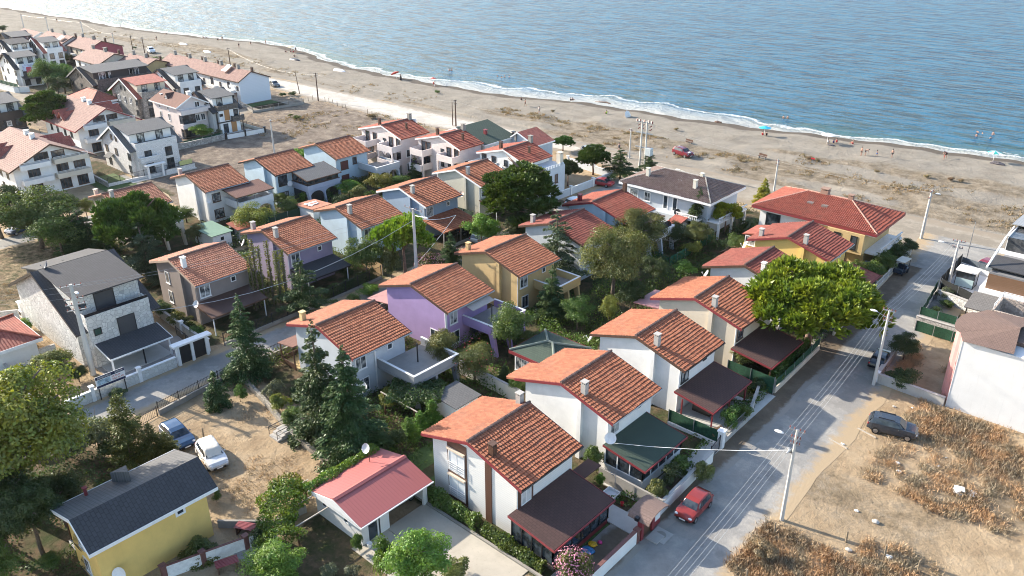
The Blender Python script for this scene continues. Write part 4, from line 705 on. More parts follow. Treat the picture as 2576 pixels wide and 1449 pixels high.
# three seaside apartment villas ------------------------------------------------
SV = 'white balconied seaside houses'
def seavilla(label, x0, x1, y0, y1, wall, seed, ze=6.9, zr=8.5, bal=(), arched=True, tile='red'):
    xr = x0 + (x1 - x0) * .56; t = thing('seaside_house', label, 'house', (xr, y0, 0), 0, SV); a, b, D = x0 - xr, x1 - xr, y1 - y0
    MB().prism([(a + .5, .3, -.1), (b - .5, .3, -.1), (b - .5, .3, ze + .1), (0, .3, zr - .12), (a + .5, .3, ze + .1)], (0, D - .6, 0)).build('wall', wall, t)
    r = MB(); U = Vector((0, 1, 0))
    for sx in (a, b):
        p = Vector((sx, 0, ze)); q = Vector((0, 0, zr)); v = (q - p).normalized(); L = (q - p).length; nrm = Vector(((zr - ze) / L * (1 if sx > 0 else -1), 0, abs(sx) / L)); tile_slope(r, p, U, v, nrm, D, int(L / .4), L / int(L / .4), .26, seed); r.prism([p, q, q - nrm * .12, p - nrm * .12], (0, D, 0))
    rf = r.build('roof', TILE[tile], t); f = MB()
    for sx in (a, b): f.prism([(sx, -.05, ze + .05), (0, -.05, zr + .05), (0, -.05, zr - .2), (sx, -.05, ze - .2)], (0, .045, 0))
    f.build('fascia', WPAINT, rf); rc = MB().tube([(0, 0, zr + .1), (0, D, zr + .1)], .14, 6); rc.build('ridge_cap', MATS['lichen_ridge_tile'], rf)
    for (u0, u1, dd, z, h) in bal:
        bb = MB().box(u0, u1, -dd, .28, z - .2, z).box(u0, u1, -dd, -dd + .14, z, z + h).box(u0, u0 + .14, -dd + .14, .28, z, z + h).box(u1 - .14, u1, -dd + .14, .28, z, z + h); bb.build('balcony', wall, t)
        if z > 3:
            MB().box(u0 + .0, u0 + .25, -dd, -dd + .25, -.1, z - .2).build('pier', wall, t); MB().box(u1 - .25, u1, -dd, -dd + .25, -.1, z - .2).build('pier', wall, t)
        am = MB(); cc = (u0 + u1) / 2
        for (a_, b_) in ((u0 + .25, cc - .12), (cc + .12, u1 - .25)):
            r_ = (b_ - a_) / 2; c0 = (a_ + b_) / 2; zc = z - .2 - r_ * .8; pts = [(c0 - r_ * cos(pi * k / 8), zc + r_ * .75 * sin(pi * k / 8)) for k in range(9)]
            for (p1, p2) in zip(pts, pts[1:]): am.prism([(p1[0], -dd + .02, p1[1]), (p2[0], -dd + .02, p2[1]), (p2[0], -dd + .02, z - .2), (p1[0], -dd + .02, z - .2)], (0, .16, 0))
        if arched: am.build('arch', wall, t)
        win(t, 'S', .3, u0 + 1.1, z + .05, .9, 1.7, BROWN, GLASS, 0, False); win(t, 'S', .3, u1 - .9, z + .05, .9, 1.7, BROWN, GLASS, 0, False)
    for z in (.8, 3.3, 5.4): win(t, 'S', .3, .3, z, .6, .8, DARKW, GLASS, 0)
    for z in (1, 3.4): win(t, 'E', b - .5, 2, z, .9, 1.2, WPAINT, GLASS, 0); win(t, 'E', b - .5, 4.6, z + .3, .6, .7, WPAINT, GLASS, 0)
    chimney(rf, a * .2, .8, zr - .2, 1.0, BROWN, .22); chimney(rf, .3, D - .4, zr - .1, 1.0, CONCD, .3); chimney(rf, b * .55, D * .5, zr - .9, 1.0, BROWN, .16); return t, rf, a, b, D
t, rf, a, b, D = seavilla('pinkish white seaside house with arched balconies, left of three', -118.4, -106.8, 90.6, 97.4, PINKW, 3, bal=((-5.4, -1.4, 2.6, 5.0, .9), (-5.6, -2.4, 2.8, 2.5, .8), (1.0, 4.9, 2.0, 5.0, .9), (1.0, 4.9, 2.2, 2.5, .9)))
dish(t, Vector((-5.7, -2.6, 5.6)), -130, .55); dish(t, Vector((.6, -.4, 5.6)), -100, .5); MB().box(-1.5, 1.5, D, D + .2, 7.4, 8.6).build('parapet', WHITE, t)
t, rf, a, b, D = seavilla('pinkish seaside house in the middle with clothes drying on a lower balcony', -105.4, -94.4, 92.6, 98.4, PINKW, 4, bal=((-5.4, -2.2, 2.0, 5.0, .9), (-5.4, -2.4, 2.4, 2.5, .9), (.8, 4.6, 1.6, 5.0, .9), (1.0, 4.6, 1.4, 2.5, .8)), arched=False); dish(t, Vector((.3, -.3, 5.2)), -100, .5); MB().box(-5, -3.6, -2.2, -2.1, 3.2, 4.0).build('hanging_clothes', flat('dark_cloth', (.05, .03, .06), .9, var=.8, scale=6), t)
t = thing('seaside_house', 'seaside house with green shingled roof and brick chimney behind the middle one', 'house', (-106, 98.9, 0), 0, SV); gable_block(t, 0, 11.2, 0, 7.4, 6.5, 8.3, 'Y', WHITE, SH_GREEN, .4, 4.6); chimney(t, 8.6, 3, 7.0, .9, MAROON, .25)
t, rf, a, b, D = seavilla('white seaside house joined to a crenellated stair tower, behind the big pine', -92.7, -81.9, 94.7, 101.5, WHITE, 5, 6.4, 8.0, bal=((-5.6, -1.4, 2.4, 4.6, .9),), arched=False)
dish(t, Vector((-.2, -.4, 5.2)), -100, .45); tw = MB().box(b - .5, b + 2.6, .8, 6.8, -.1, 5.6)
for k in range(9): tw.box(b + 2.35, b + 2.6, .8 + k * .67, 1.15 + k * .67, 5.6, 5.95)
for k in range(5): tw.box(b - .4 + k * .65, b - .05 + k * .65, .8, 1.05, 5.6, 5.95)
tw.build('tower', PGREY, t); chimney(t, b + 1.9, 6.3, 5.6, 1.7, CREAM, .4); win(t, 'E', b + 2.6, 3.1, 3.0, .6, 1.3, BROWN, GLASS, 0); win(t, 'E', b + 2.6, 4.6, 3.0, .6, 1.3, BROWN, GLASS, 0)
t = thing('small_house', 'small red roofed house with pale blue side wall by the beach road', 'house', (-95.4, 105.6, 0)); gable_block(t, 0, 6.4, 0, 4.6, 6.0, 7.6, 'Y', PGREY, TFRED, .3, 2.4); chimney(t, .8, .6, 6.2, 1.0, DARKW, .25); chimney(t, 1.9, -.1, 6.0, 1.2, CONCD, .18)
# grey hip roofed house
t = thing('hip_roofed_house', 'grey house with dark hipped tile roof, white cornice and balustrades', 'house', (-67.6, 100, 0)); W_, D = 15.6, 10.4
MB().box(.8, W_ - .8, .9, D - .8, -.1, 5.1).build('wall', PGREY, t); MB().box(6.6, 10.4, -.6, .88, -.1, 2.6).build('side_wing', PGREY, t)
hip_roof(t, 0, W_, 0, D, 5.5, 7.3, 4.8, 11.6, tiles('old_brown_tiles', (.19, .13, .11), .26, .4, .4), CONCD, WPAINT, geo=True)
for u, ww in ((2.2, 1.3), (4.6, .9)): win(t, 'S', .9, u, 3.3, ww, 1.2, WPAINT, CURT, 1, trim=.16)
win(t, 'S', .9, 7.8, 2.8, .6, 1.9, WPAINT, GLASS, 0, trim=.16); win(t, 'S', .9, 9.4, 2.8, .6, 1.9, WPAINT, GLASS, 0, trim=.16); dish(t, Vector((10.3, .3, 2.9)), -80, .5, DARKW)
bl = MB()
for k in range(12): bl.lathe([(.05, 2.6), (.09, 2.8), (.04, 3.05), (.06, 3.2)], 6, (10.6 + k * .3, -.5, 0))
bl.box(10.5, 14, -.6, -.4, 3.2, 3.3).box(10.5, 14, -.6, .9, 2.45, 2.6); bl.build('balustrade', WPAINT, t)
bl = MB()
for k in range(16): bl.lathe([(.05, 2.6), (.09, 2.8), (.04, 3.05), (.06, 3.2)], 6, (W_ + 1.1, 1 + k * .5, 0))
bl.box(W_ + 1, W_ + 1.2, .9, 9.2, 3.2, 3.3).box(W_ - .8, W_ + 1.2, .8, 9.3, 2.45, 2.6); bl.build('balustrade', WPAINT, t); posts(t, [(W_ + 1, 1.2), (W_ + 1, 5), (W_ + 1, 9)], 2.45, WPAINT, .3)
rt = MATS['old_brown_tiles']
for (x, y, h) in ((3.4, 2.6, 1.3), (6.6, 5.6, 1.0), (7.4, 5.5, .9), (11, 5.3, 1.4), (11.6, 2.4, 1.2)): chimney(t, x, y, 6.2, h, BEIGE, .26)
MB().box(8.3, 9.0, 3.2, 3.8, 6.5, 6.75).build('roof_hatch', WPAINT, t); MB().prism([(10.5, -4.2, 2.2), (12.6, -4.2, 2.2), (12.6, -.6, 2.9), (10.5, -.6, 2.9)], (0, 0, -.15)).build('lower_roof', TFRED, t); MB().box(10.7, 12.5, -4, -.62, -.1, 2.1).build('annex_wall', BEIGE, t)
# long hip roofed duplex
t = thing('duplex_villa', 'long two coloured duplex, white and ochre, under one bright red hipped roof', 'house', (-47.4, 103.4, 0)); W_, D = 17.2, 10.6
MB().box(.9, 8.2, .9, D - .8, -.1, 5.2).build('wall', WHITE, t); MB().box(8.21, W_ - 1.4, .9, D - .8, -.1, 5.2).build('wall', OCHRE, t); MB().box(11, W_ - 1.35, -.3, .88, 2.4, 5.15).build('bay', OCHRE, t)
hip_roof(t, 0, W_, 0, D, 5.55, 7.5, 5.6, 11.6, TILE['red'], flat('pink_ridge_tile', (.45, .25, .19), .85, var=.25, scale=6), MAROON, geo=True)
MB().box(.3, W_ - .3, .25, .4, 5.0, 5.25).build('cornice', WPAINT, t)
win(t, 'S', .9, 2.9, 3.0, 1.9, 1.6, DARKW, GLASS, 0); win(t, 'S', .9, 9.0, 3.0, .8, 1.9, BROWN, GLASS, 0); win(t, 'S', -.3, 12.4, 3.0, .7, 1.7, DARKW, GLASS, 0); win(t, 'S', -.3, 14.6, 3.0, .7, 1.7, DARKW, GLASS, 0); win(t, 'S', .9, 13, .2, .9, 1.9, DARKW, GLASS, 0, False); MB().box(11.8, 12.3, .6, .88, .9, 1.7).build('air_conditioner', WPAINT, t)
chimney(t, 7.8, 5.6, 7.2, .9, plaster('brick_chimney', (.30, .19, .14)), .5); chimney(t, 11.4, 5.5, 7.2, .8, MATS['brick_chimney'], .32)
for x in (6.6, 8.6): MB().box(x, x + .8, 2.6, 3.4, 6.5, 6.85).build('skylight', flat('skylight_frame', (.2, .18, .16), .3), t)
bl = MB()
for k in range(16): bl.lathe([(.05, 2.7), (.09, 2.9), (.04, 3.1), (.06, 3.3)], 6, (W_ + .5, 1.2 + k * .5, 0))
bl.box(W_ + .4, W_ + .6, 1, 9.2, 3.3, 3.42).box(W_ - 1.4, W_ + .6, 1, 9.3, 2.3, 2.6); bl.build('balustrade', WPAINT, t); sunp = MB(); slab(sunp, [(W_ - 1, -1, 1.2), (W_ + 1.6, -1, 1.2), (W_ + 1.6, .8, 1.5), (W_ - 1, .8, 1.5)], .06); sunp.build('glass_canopy', flat('blue_grey_panel', (.1, .12, .17), .2), t)
# white building at the right edge with rounded pink bay
t = thing('apartment_building', 'large windowless white building with a rounded pink clad bay at the right edge', 'building', (-13.2, 77.3, 0)); H_ = 7.2
MB().box(0, 20, 0, 8.2, -.1, H_).build('wall', plaster('bright_white_wall', (.70, .70, .69), .06, .85, .3), t)
arc = [(-.5 - .9 * sin(pi * k / 10), 1.6 + 2.6 - 2.6 * cos(pi * k / 10)) for k in range(11)]
MB().prism([(0, .01, -.1), (0, 8.0, -.1)] + [(x, y, -.1) for x, y in arc[::-1]][:], (0, 0, H_ + .1)).build('bay', siding('pink_tiles', (.62, .30, .28), 2, .14, .8), t); MB().box(-.06, .0, -.03, .05, 0, H_).build('corner_trim', WPAINT, t)
rv = MB(); ap = (3.6, 4.2, H_ + .95)
loop = [(-.0, -.25, H_ + .05)] + [(x * 1.12 - .1, y * 1.06 - .25, H_ + .05) for x, y in arc] + [(0, 8.4, H_ + .05)]
loop2 = [(4.2, -.25, H_ + .25)] + loop + [(4.2, 8.4, H_ + .25)]
for p, q in zip(loop2, loop2[1:]): rv.add([p, q, ap], [(0, 2, 1)])
rf = rv.build('bay_roof', shingle('brown_bay_shingle', (.16, .105, .085), .3), t); MB().box(3.2, 20, 2.2, 8.4, H_ + .02, H_ + .4).build('roof', MATS['brown_bay_shingle'], t); MB().box(5, 20, -.12, .1, H_ + .0, H_ + .2).build('fascia', MAROON, t); chimney(t, 6, .8, H_ + .1, .9, CONC, .15)
MB().box(.5, 7, 8.25, 8.45, 3, 7.4).box(.3, .5, 8.25, 12, 3, 7.4).box(.3, 7, 12, 12.2, 3, 7.4).build('terrace_wall', stone('patchy_brick', (.42, .34, .28), 3, .8, .4), t); MB().box(.5, 12, 8.45, 12, 5.5, 5.6).box(.3, 12, 8.2, 12.2, -.1, 2.99).build('terrace_floor', WHITE, t); rail(t, [(.4, 8.4), (.4, 12.1), (7, 12.1)], 7.4, .6, WPAINT, n=2)
# dark modern building
t = thing('modern_building', 'dark modern building with brown timber wall, glass terrace and white balcony bands', 'building', (-17.4, 100.6, 0))
MB().box(.9, 18, .6, 17, -.1, 5.2).build('wall', plaster('grey_wall', (.2, .2, .205)), t); MB().box(.6, 18, 0, .55, 2.3, 3.2).box(.3, .85, .56, 14, 2.4, 3.1).box(.2, 18, 7.5, 8, 5.2, 5.7).build('balcony_band', WPAINT, t); MB().box(.84, .9, 1, 6.4, 3.2, 5.0).box(.9, 6, .5, .6, 3.2, 5.0).build('timber_wall', siding('brown_timber', (.20, .11, .06), 2, .2), t)
MB().prism([(.0, -3.6, 2.0), (18, -3.6, 2.0), (18, 0, 2.7), (0, 0, 2.7)], (0, 0, -.12)).build('porch_roof', shingle('scalloped_grey', (.16, .15, .14), .4), t); posts(t, [(.3, -3.4), (4, -3.4), (8, -3.4)], 1.95, DARKW)
MB().prism([(.2, 1, 5.7), (.2, 6.8, 5.2), (18, 6.8, 5.2), (18, 1, 5.7)], (0, 0, -.12)).build('roof', SH_BLACK, t); MB().box(.8, 18, 7.6, 16.4, 5.2, 7.4).build('glass_storey', glass('smoked_glass', (.05, .055, .06), .1, (.12, .12, .12)), t)
MB().prism([(.2, 11.4, 7.9), (18, 11.4, 7.9), (18, 17.2, 7.5), (.2, 17.2, 7.5)], (0, 0, -.12)).build('roof', siding('grey_corrugated', (.28, .29, .30), 0, .3, .6), t); fr = MB()
for y in (7.6, 10, 12.4, 14.8, 16.4): fr.box(.72, .82, y, y + .1, 5.2, 7.5)
fr.box(.7, .84, 7.6, 16.5, 7.4, 7.52).build('window_frame', WPAINT, t); MB().bar((.5, .6, 5.6), (.5, 7.6, 7.3), .2).bar((.5, 7.6, 7.3), (.5, 11.4, 7.6), .15).build('sloping_beam', WPAINT, t); win(t, 'E', 18, 3, 3, 1, 1)
# yellow house bottom left, metal roofed garage
t = thing('yellow_house', 'yellow house with black scalloped shingle roof and red flue in the lower left corner', 'house', (-54.6, 12.4, 0))
MB().prism([(.4, .5, -.2), (4.9, .5, -.2), (4.9, .5, 4.5), (3.0, .5, 5.75), (.4, .5, 4.9)], (0, 8.2, 0)).build('wall', YELLOW, t); r = MB()
slab(r, [(5.3, 0, 4.35), (3.0, 0, 6.0), (3.0, 9.5, 6.0), (5.3, 9.5, 4.35)], .12); r1 = r.build('roof', SH_BLACK, t); r = MB(); slab(r, [(-.9, 0, 4.75), (2.98, 0, 6.0), (2.98, 9.5, 6.0), (-.9, 9.5, 4.75)], .12); r.prism([(-.5, 4.3, 4.8), (1.6, 4.9, 5.65), (-.5, 5.5, 4.8)], (.01, 0, .9)).build('roof', SH_GREY, t)
MB().prism([(5.35, -.05, 4.4), (3.0, -.05, 6.05), (3.0, -.05, 5.75), (5.35, -.05, 4.1)], (0, .045, 0)).prism([(-.95, -.05, 4.8), (3.0, -.05, 6.05), (3.0, -.05, 5.75), (-.95, -.05, 4.5)], (0, .045, 0)).box(5.31, 5.36, 0, 9.5, 4.1, 4.36).box(-.95, -.91, 0, 9.5, 4.5, 4.77).build('fascia', WPAINT, r1)
win(t, 'E', 4.9, 6.6, 3.5, .45, .45, WPAINT, GLASS, 0, False, trim=.16); dish(t, Vector((5.4, 1.5, 1.6)), -60, .55)
for z in (.7, 3.0):
    win(t, 'S', .5, 2.4, z, .8, 1.1, WPAINT, CURT, 1); gr = MB()
    for k in range(7): x = 1.95 + k * .15; gr.tube([(x, .42, z - .1), (x, .18, z + .1), (x, .12, z + .4), (x, .3, z + .9), (x, .42, z + 1.2)], .015, 4)
    gr.bar((1.9, .2, z + .05), (2.95, .2, z + .05), .025).bar((1.9, .3, z + .95), (2.95, .3, z + .95), .025); gr.build('window_grille', BLACKM, t)
MB().tube([(-.2, 2.3, 4.8), (-.2, 2.3, 5.6)], .12, 10).box(-.36, -.04, 2.14, 2.46, 5.6, 5.7).build('flue', MAROON, t)
MB().prism([(-2.6, .8, 3.0), (-.2, .8, 3.3), (-.2, 3.4, 3.3), (-2.6, 3.4, 3.0)], (0, 0, -.2)).build('porch_roof', SH_GREY, t); MB().box(-2.4, .38, .9, 5, -.1, .35).build('porch_floor', DPAV, t); posts(t, [(-2.3, 1.1), (-2.3, 3.1)], 2.8, BROWN)
t = thing('garage', 'small white clapboard garage under a dusky red ribbed metal roof', 'garage', (-46.2, 27.6, 0))
METAL = siding('red_metal_sheet', (.38, .115, .105), 1, .3, .75); METAL2 = METAL
g_ = MB().prism([(.35, .35, -.1), (6.0, .35, -.1), (6.0, .35, 2.3), (3.3, .35, 3.05), (.35, .35, 2.35)], (0, .12, 0)); g_.box(.35, .47, .47, 6.9, -.1, 2.3).box(.35, 6.1, 6.8, 6.92, -.1, 2.4).box(5.9, 6.02, .47, .9, -.1, 2.25).box(5.9, 6.02, 1.9, 3.0, -.1, 2.25).box(5.9, 6.1, 6.5, 6.8, -.1, 2.25).box(.47, 5.9, 2.9, 3.0, -.1, 2.3)
g_.build('wall', WSID, t); r = MB(); slab(r, [(0, 0, 2.35), (3.3, 0, 3.15), (3.3, 7.2, 3.15), (0, 7.2, 2.35)], .06); slab(r, [(6.5, 0, 2.3), (3.3, 0, 3.15), (3.3, 7.2, 3.15), (6.5, 7.2, 2.3)], .06); rf = r.build('roof', METAL, t)
MB().prism([(3.05, 0, 3.16), (3.3, 0, 3.26), (3.55, 0, 3.16)], (0, 7.2, 0)).build('ridge_cap', MATS['red_metal_sheet'], rf); MB().box(0, 6.5, -.05, -.002, 2.1, 2.28).prism([(0, -.05, 2.28), (3.3, -.05, 3.1), (6.5, -.05, 2.25)], (0, .045, 0)).box(6.5, 6.6, -.05, 7.25, 2.18, 2.28).build('fascia', WPAINT, rf)
for u in (1.5, 4.2): win(t, 'S', .35, u, 1.3, .45, .5, WPAINT, GLASS, 0, False)
MB().box(5.93, 5.97, .95, 1.85, 0, 2.1).build('sliding_door', GLASS, t); MB().box(5.95, 6.05, .9, .97, 0, 2.15).box(5.95, 6.05, 1.83, 1.9, 0, 2.15).box(5.95, 6.05, .9, 1.9, 2.08, 2.15).build('door_frame', WPAINT, t); MB().box(5.97, 6.06, 1.98, 2.08, 0, 2.15).build('door_edge', DARKW, t)
MB().tube([(1.2, 5.2, 2.6), (1.2, 5.2, 3.9)], .03, 6).build('dish_pole', BROWN, rf); dish(t, Vector((1.2, 5.0, 4.1)), -85, .42, flat('grey_dish', (.5, .52, .54), .4))
MB().lathe([(.13, .05), (.2, .4), (.22, .42), (.17, .38), (.02, .36)], 10, (6.5, .6, 0)).build('planter', WPAINT, t)
# sheds --------------------------------------------------
def shed(label, x0, x1, y0, y1, z0, z1, wall, roof, name='shed', axis='x', trim=None, ov=.25):
    t = thing(name, label, 'shed', (x0, y0, 0)); W_, D = x1 - x0, y1 - y0; MB().box(0, W_, 0, D, -.1, min(z0, z1) - .08).build('wall', wall, t); r = MB()
    slab(r, [(-ov, -ov, z0), (W_ + ov, -ov, z1 if axis == 'x' else z0), (W_ + ov, D + ov, z1), (-ov, D + ov, z0 if axis == 'x' else z1)], .09); r.build('roof', roof, t); win(t, 'E', W_, D / 2, min(z0, z1) - 1, .5, .5, trim or WPAINT, GLASS, 0, False); return t
p = g(530, 612); shed('white shed with flat green roof in front of the cream house', p.x - 2, p.x + 3.2, p.y - 1.2, p.y + 1.6, 2.4, 2.3, WHITE, flat('green_sheet', (.14, .24, .17), .7))
p = g(792, 560); t = shed('white shed with old tiled roof littered with white boards', p.x - 3.6, p.x + .6, p.y - .5, p.y + 2.6, 2.2, 2.5, WHITE, TILE['pale']); MB().box(1.2, 3.0, .6, .9, 2.4, 2.5).box(1.6, 2.0, .2, 2.4, 2.5, 2.56).box(2.4, 2.7, .4, 2.2, 2.45, 2.52).build('loose_boards', WPAINT, t)
p = g(603, 595); shed('little red tiled lean-to beside the green roofed shed', p.x - 1.2, p.x + 1.4, p.y - .8, p.y + 1.2, 2.0, 1.7, CONC, TILE['red'])
p = g(450, 660); shed('low pink metal roof behind the taupe brown house', -98.4, -93.6, 45.4, 49.6, 2.4, 2.2, BEIGE, MATS['pink_metal'])
p = g(1160, 1025); t = shed('small white shed with grey shingled roof between the pergola and the corner house', -48.6, -45.8, 43.5, 46.3, 2.5, 2.3, WHITE, SH_GREY)
t = thing('green_roofed_annex', 'pavilion with green shingled hipped roof behind the veranda house', 'annex', (-48.2, 53.6, 0)); MB().box(.3, 5.4, .3, 5.2, -.1, 2.9).build('wall', WHITE, t); hip_roof(t, -.1, 5.9, -.1, 5.6, 3.1, 3.9, 2.6, 3.2, SH_GREEN, flat('green_ridge', (.16, .19, .16), .8), MAROON); win(t, 'S', .3, 1.2, 1.0, 1.4, 1.4, WPAINT, CURT, 1)
t = thing('red_tiled_cottage', 'corner of a low house with red tiled hip roof at the left edge', 'house', (-95.5, 14.6, 0)); MB().box(.4, 7.5, .4, 6.4, -.1, 2.6).build('wall', WHITE, t); hip_roof(t, 0, 8, 0, 6.9, 2.75, 4.0, 3.2, 4.6, TFRED, TILE['red'], WPAINT); t.location = (g(72, 862, 2.7).x - 8, g(72, 862, 2.7).y - 5.6, 0)
t = thing('kiosk', 'small white roofed glass kiosk in the dark fenced courtyard', 'kiosk', (-21.0, 107.2, 0)); MB().box(0, 2.2, 0, 1.9, -.05, .1).box(0, .08, 0, .08, .1, 2.1).box(2.12, 2.2, 0, .08, .1, 2.1).box(0, .08, 1.8, 1.9, .1, 2.1).box(2.12, 2.2, 1.8, 1.9, .1, 2.1).build('frame', DARKW, t); MB().box(.08, 2.12, .02, .06, .1, 1.2).build('lower_panel', flat('mint_panel', (.45, .58, .58), .3), t); MB().box(.08, 2.12, .03, .05, 1.2, 2.1).box(2.14, 2.17, .08, 1.8, .1, 2.1).build('pane', GLASS, t); MB().box(-.12, 2.32, -.12, 2.0, 2.1, 2.25).build('roof', WPAINT, t)
p = g(2900 * .6289, 1030 * .6289); t = thing('dog_kennel', 'little tiled wooden dog kennel by the green garden screen', 'kennel', p); MB().prism([(-.6, -.5, 0), (.6, -.5, 0), (.6, -.5, .7), (0, -.5, 1.1), (-.6, -.5, .7)], (0, 1.1, 0)).build('wall', BROWN, t); r = MB(); slab(r, [(-.8, -.6, .65), (0, -.6, 1.2), (0, .7, 1.2), (-.8, .7, .65)], .06); slab(r, [(.8, -.6, .65), (0, -.6, 1.2), (0, .7, 1.2), (.8, .7, .65)], .06); r.build('roof', MATS['brown_metal_sheet'], t)
p = g(265, 980); 
t = thing('barbecue', 'white masonry garden barbecue behind the stone villa', 'barbecue', (g(62, 795).x, g(62, 795).y, 0)); MB().box(-.5, .5, -.4, .4, 0, .8).box(-.35, .35, -.3, .3, .8, 1.8).box(-.45, .45, -.4, .4, 1.8, 1.95).build('body', WPAINT, t); MB().box(-.3, .3, -.42, -.39, .25, .75).build('hearth', BLACKM, t)
# ------------------------------------------------------------------ walls and fences
def wall_run(label, pts, h, mat, th=.2, cap=None, name='garden_wall', cat='wall', pil=None, top=None, group=None):
    o = pts[0]; t = thing(name, label, cat, (o[0], o[1], 0), 0, group); w_ = MB(); c_ = MB()
    P = [Vector((p[0] - o[0], p[1] - o[1], 0)) for p in pts]
    for a, b in zip(P, P[1:]):
        d = (b - a).normalized(); n_ = Vector((-d.y, d.x, 0)) * th / 2; w_.prism([a - n_ - Vector((0, 0, .1)), b - n_ - Vector((0, 0, .1)), b + n_ - Vector((0, 0, .1)), a + n_ - Vector((0, 0, .1))], (0, 0, h + .1)); n2 = n_ * 1.35; z = Vector((0, 0, h + .002)); c_.prism([a - n2 + z, b - n2 + z, b + n2 + z, a + n2 + z], (0, 0, .06))
    w_.build('wall_body', mat, t)
    if cap: c_.build('coping', cap, t)
    if pil:
        for (x, y) in pil[1]:
            q = MB().box(x - o[0] - .17, x - o[0] + .17, y - o[1] - .17, y - o[1] + .17, -.1, h + pil[0]).box(x - o[0] - .24, x - o[0] + .24, y - o[1] - .24, y - o[1] + .24, h + pil[0], h + pil[0] + .1); q.build('pillar', pil[2], t)
    return t
def fence_run(label, pts, h, kind, mat, base=0, bm=None, name='fence', cat='fence', step=2.2, group=None):
    """kind 'iron' pickets, 'screen' fabric or hedge panel, 'mesh'"""
    o = pts[0]; t = thing(name, label, cat, (o[0], o[1], 0), 0, group); P = [Vector((p[0] - o[0], p[1] - o[1], 0)) for p in pts]
    if base:
        b_ = MB()
        for a, b in zip(P, P[1:]): d = (b - a).normalized(); n_ = Vector((-d.y, d.x, 0)) * .11; b_.prism([a - n_, b - n_, b + n_, a + n_], (0, 0, base))
        b_.build('base_wall', bm or CONCD, t)
    f = MB(); s_ = MB()
    for a, b in zip(P, P[1:]):
        L = (b - a).length; Z = lambda z: Vector((0, 0, z)); d = (b - a).normalized(); n_ = Vector((-d.y, d.x, 0)) * .02; k = max(1, round(L / step))
        for i in range(k + 1): p = a.lerp(b, i / k); f.bar(p + Z(base), p + Z(base + h + .05), .07)
        if kind == 'iron':
            f.bar(a + Z(base + .12), b + Z(base + .12), .04); f.bar(a + Z(base + h - .12), b + Z(base + h - .12), .04); m_ = int(L / .17)
            for i in range(m_): p = a.lerp(b, (i + .5) / m_); s_.bar(p + Z(base + .1), p + Z(base + h), .02)
        else:
            m_ = max(1, int(L / .5)); 
            for i in range(m_):
                p, q = a.lerp(b, i / m_), a.lerp(b, (i + 1) / m_); o1, o2 = n_ * (1.5 * sin(i * 1.3)), n_ * (1.5 * sin(i * 1.3 + 1.3)); s_.prism([p + o1 + Z(base + .05), q + o2 + Z(base + .05), q + o2 + Z(base + h), p + o1 + Z(base + h)], n_)
    f.build('post_frame', mat if kind == 'iron' else STEEL, t); s_.build('pickets' if kind == 'iron' else 'screen', mat, t); return t
GSCR = flat('green_fence_screen', (.012, .06, .03), .9, var=.4, scale=6); BSCR = flat('black_hedge_screen', (.012, .014, .014), .95, var=.5, scale=8); BLKW = stone('painted_block', (.60, .60, .57), 2.4, .8, .1); IRON = BLACKM
wall_run('white street wall with maroon brown coping in front of the corner house', [(-24.9, 33), (-25.0, 42.1)], 1.25, WHITE, .22, flat('maroon_coping', (.16, .07, .06), .7), pil=(.0, [(-24.9, 34.5), (-25, 42.0)], MATS['maroon_coping']))
t = thing('gate', 'maroon garden gate under a small curved shingle canopy', 'gate', (-25.0, 42.3, 0)); MB().box(-.2, .2, 0, .35, 0, 1.9).box(-.2, .2, 1.5, 1.85, 0, 2.0).box(-.12, .12, 1.85, 2.8, 0, 1.9).build('post', MAROON, t); MB().box(-.05, .05, .36, 1.49, .1, 1.9).build('door', BROWN, t); MB().box(.13, .16, 1.95, 2.7, .6, 1.7).build('white_panel', WPAINT, t)
cv = MB(); 
for k in range(8): a0, a1 = -pi * .5 + pi * k / 8, -pi * .5 + pi * (k + 1) / 8; cv.prism([(-1.0, 1.3 + 1.5 * sin(a0), 1.95 + .62 * cos(a0)), (-1.0, 1.3 + 1.5 * sin(a1), 1.95 + .62 * cos(a1)), (-1.0, 1.3 + 1.45 * sin(a1), 1.9 + .6 * cos(a1)), (-1.0, 1.3 + 1.45 * sin(a0), 1.9 + .6 * cos(a0))], (1.9, 0, 0))
cv.build('canopy', shingle('canopy_shingle', (.19, .13, .11), .3), t); MB().box(.3, 1.3, .5, 1.6, 0, .12).build('step', CONC, t); MB().box(-.3, 0, -.35, -.05, 2.0, 2.3).build('lamp', BLACKM, t)
wall_run('white street wall in front of the veranda house, beside the red car', [(-25.35, 45.2), (-25.7, 54.6)], 1.15, WHITE, .22, CONC)
fence_run('iron gate with white pillar beside the veranda house yard', [(-25.9, 54.7), (-26.1, 56.6)], 1.5, 'iron', IRON, name='iron_gate', cat='gate'); MB_ = MB().box(-.25, .25, -.25, .25, 0, 1.75).box(-.33, .33, -.33, .33, 1.75, 1.9); tag(MB_.build('gate_pillar', WPAINT, None, loc=(-26.15, 56.95, 0)), 'white gate pillar at the end of the green hedge screen', 'pillar')
fence_run('dark green hedge screen between the veranda house and the open porch house', [(-31.6, 57.0), (-26.4, 57.1)], 1.3, 'screen', GSCR, .3, WHITE)
fence_run('dark green screen between the open porch house and the cream house', [(-31.7, 68.3), (-26.6, 68.2)], 1.9, 'screen', GSCR)
wall_run('grey boundary wall with wire mesh between the corner house and the veranda house', [(-31.6, 46.2), (-25.3, 46.1)], 1.3, CONCD, .18)
wall_run('low ashlar block wall at the back of the open porch yard', [(-27.9, 67.8), (-26.3, 62.5)], .8, BLKW, .2, CONC)
fence_run('rusty iron railing on a low wall in front of the open porch garden', [(-26.25, 57.4), (-26.35, 62.3)], .9, 'iron', STEEL, .5, CONC)
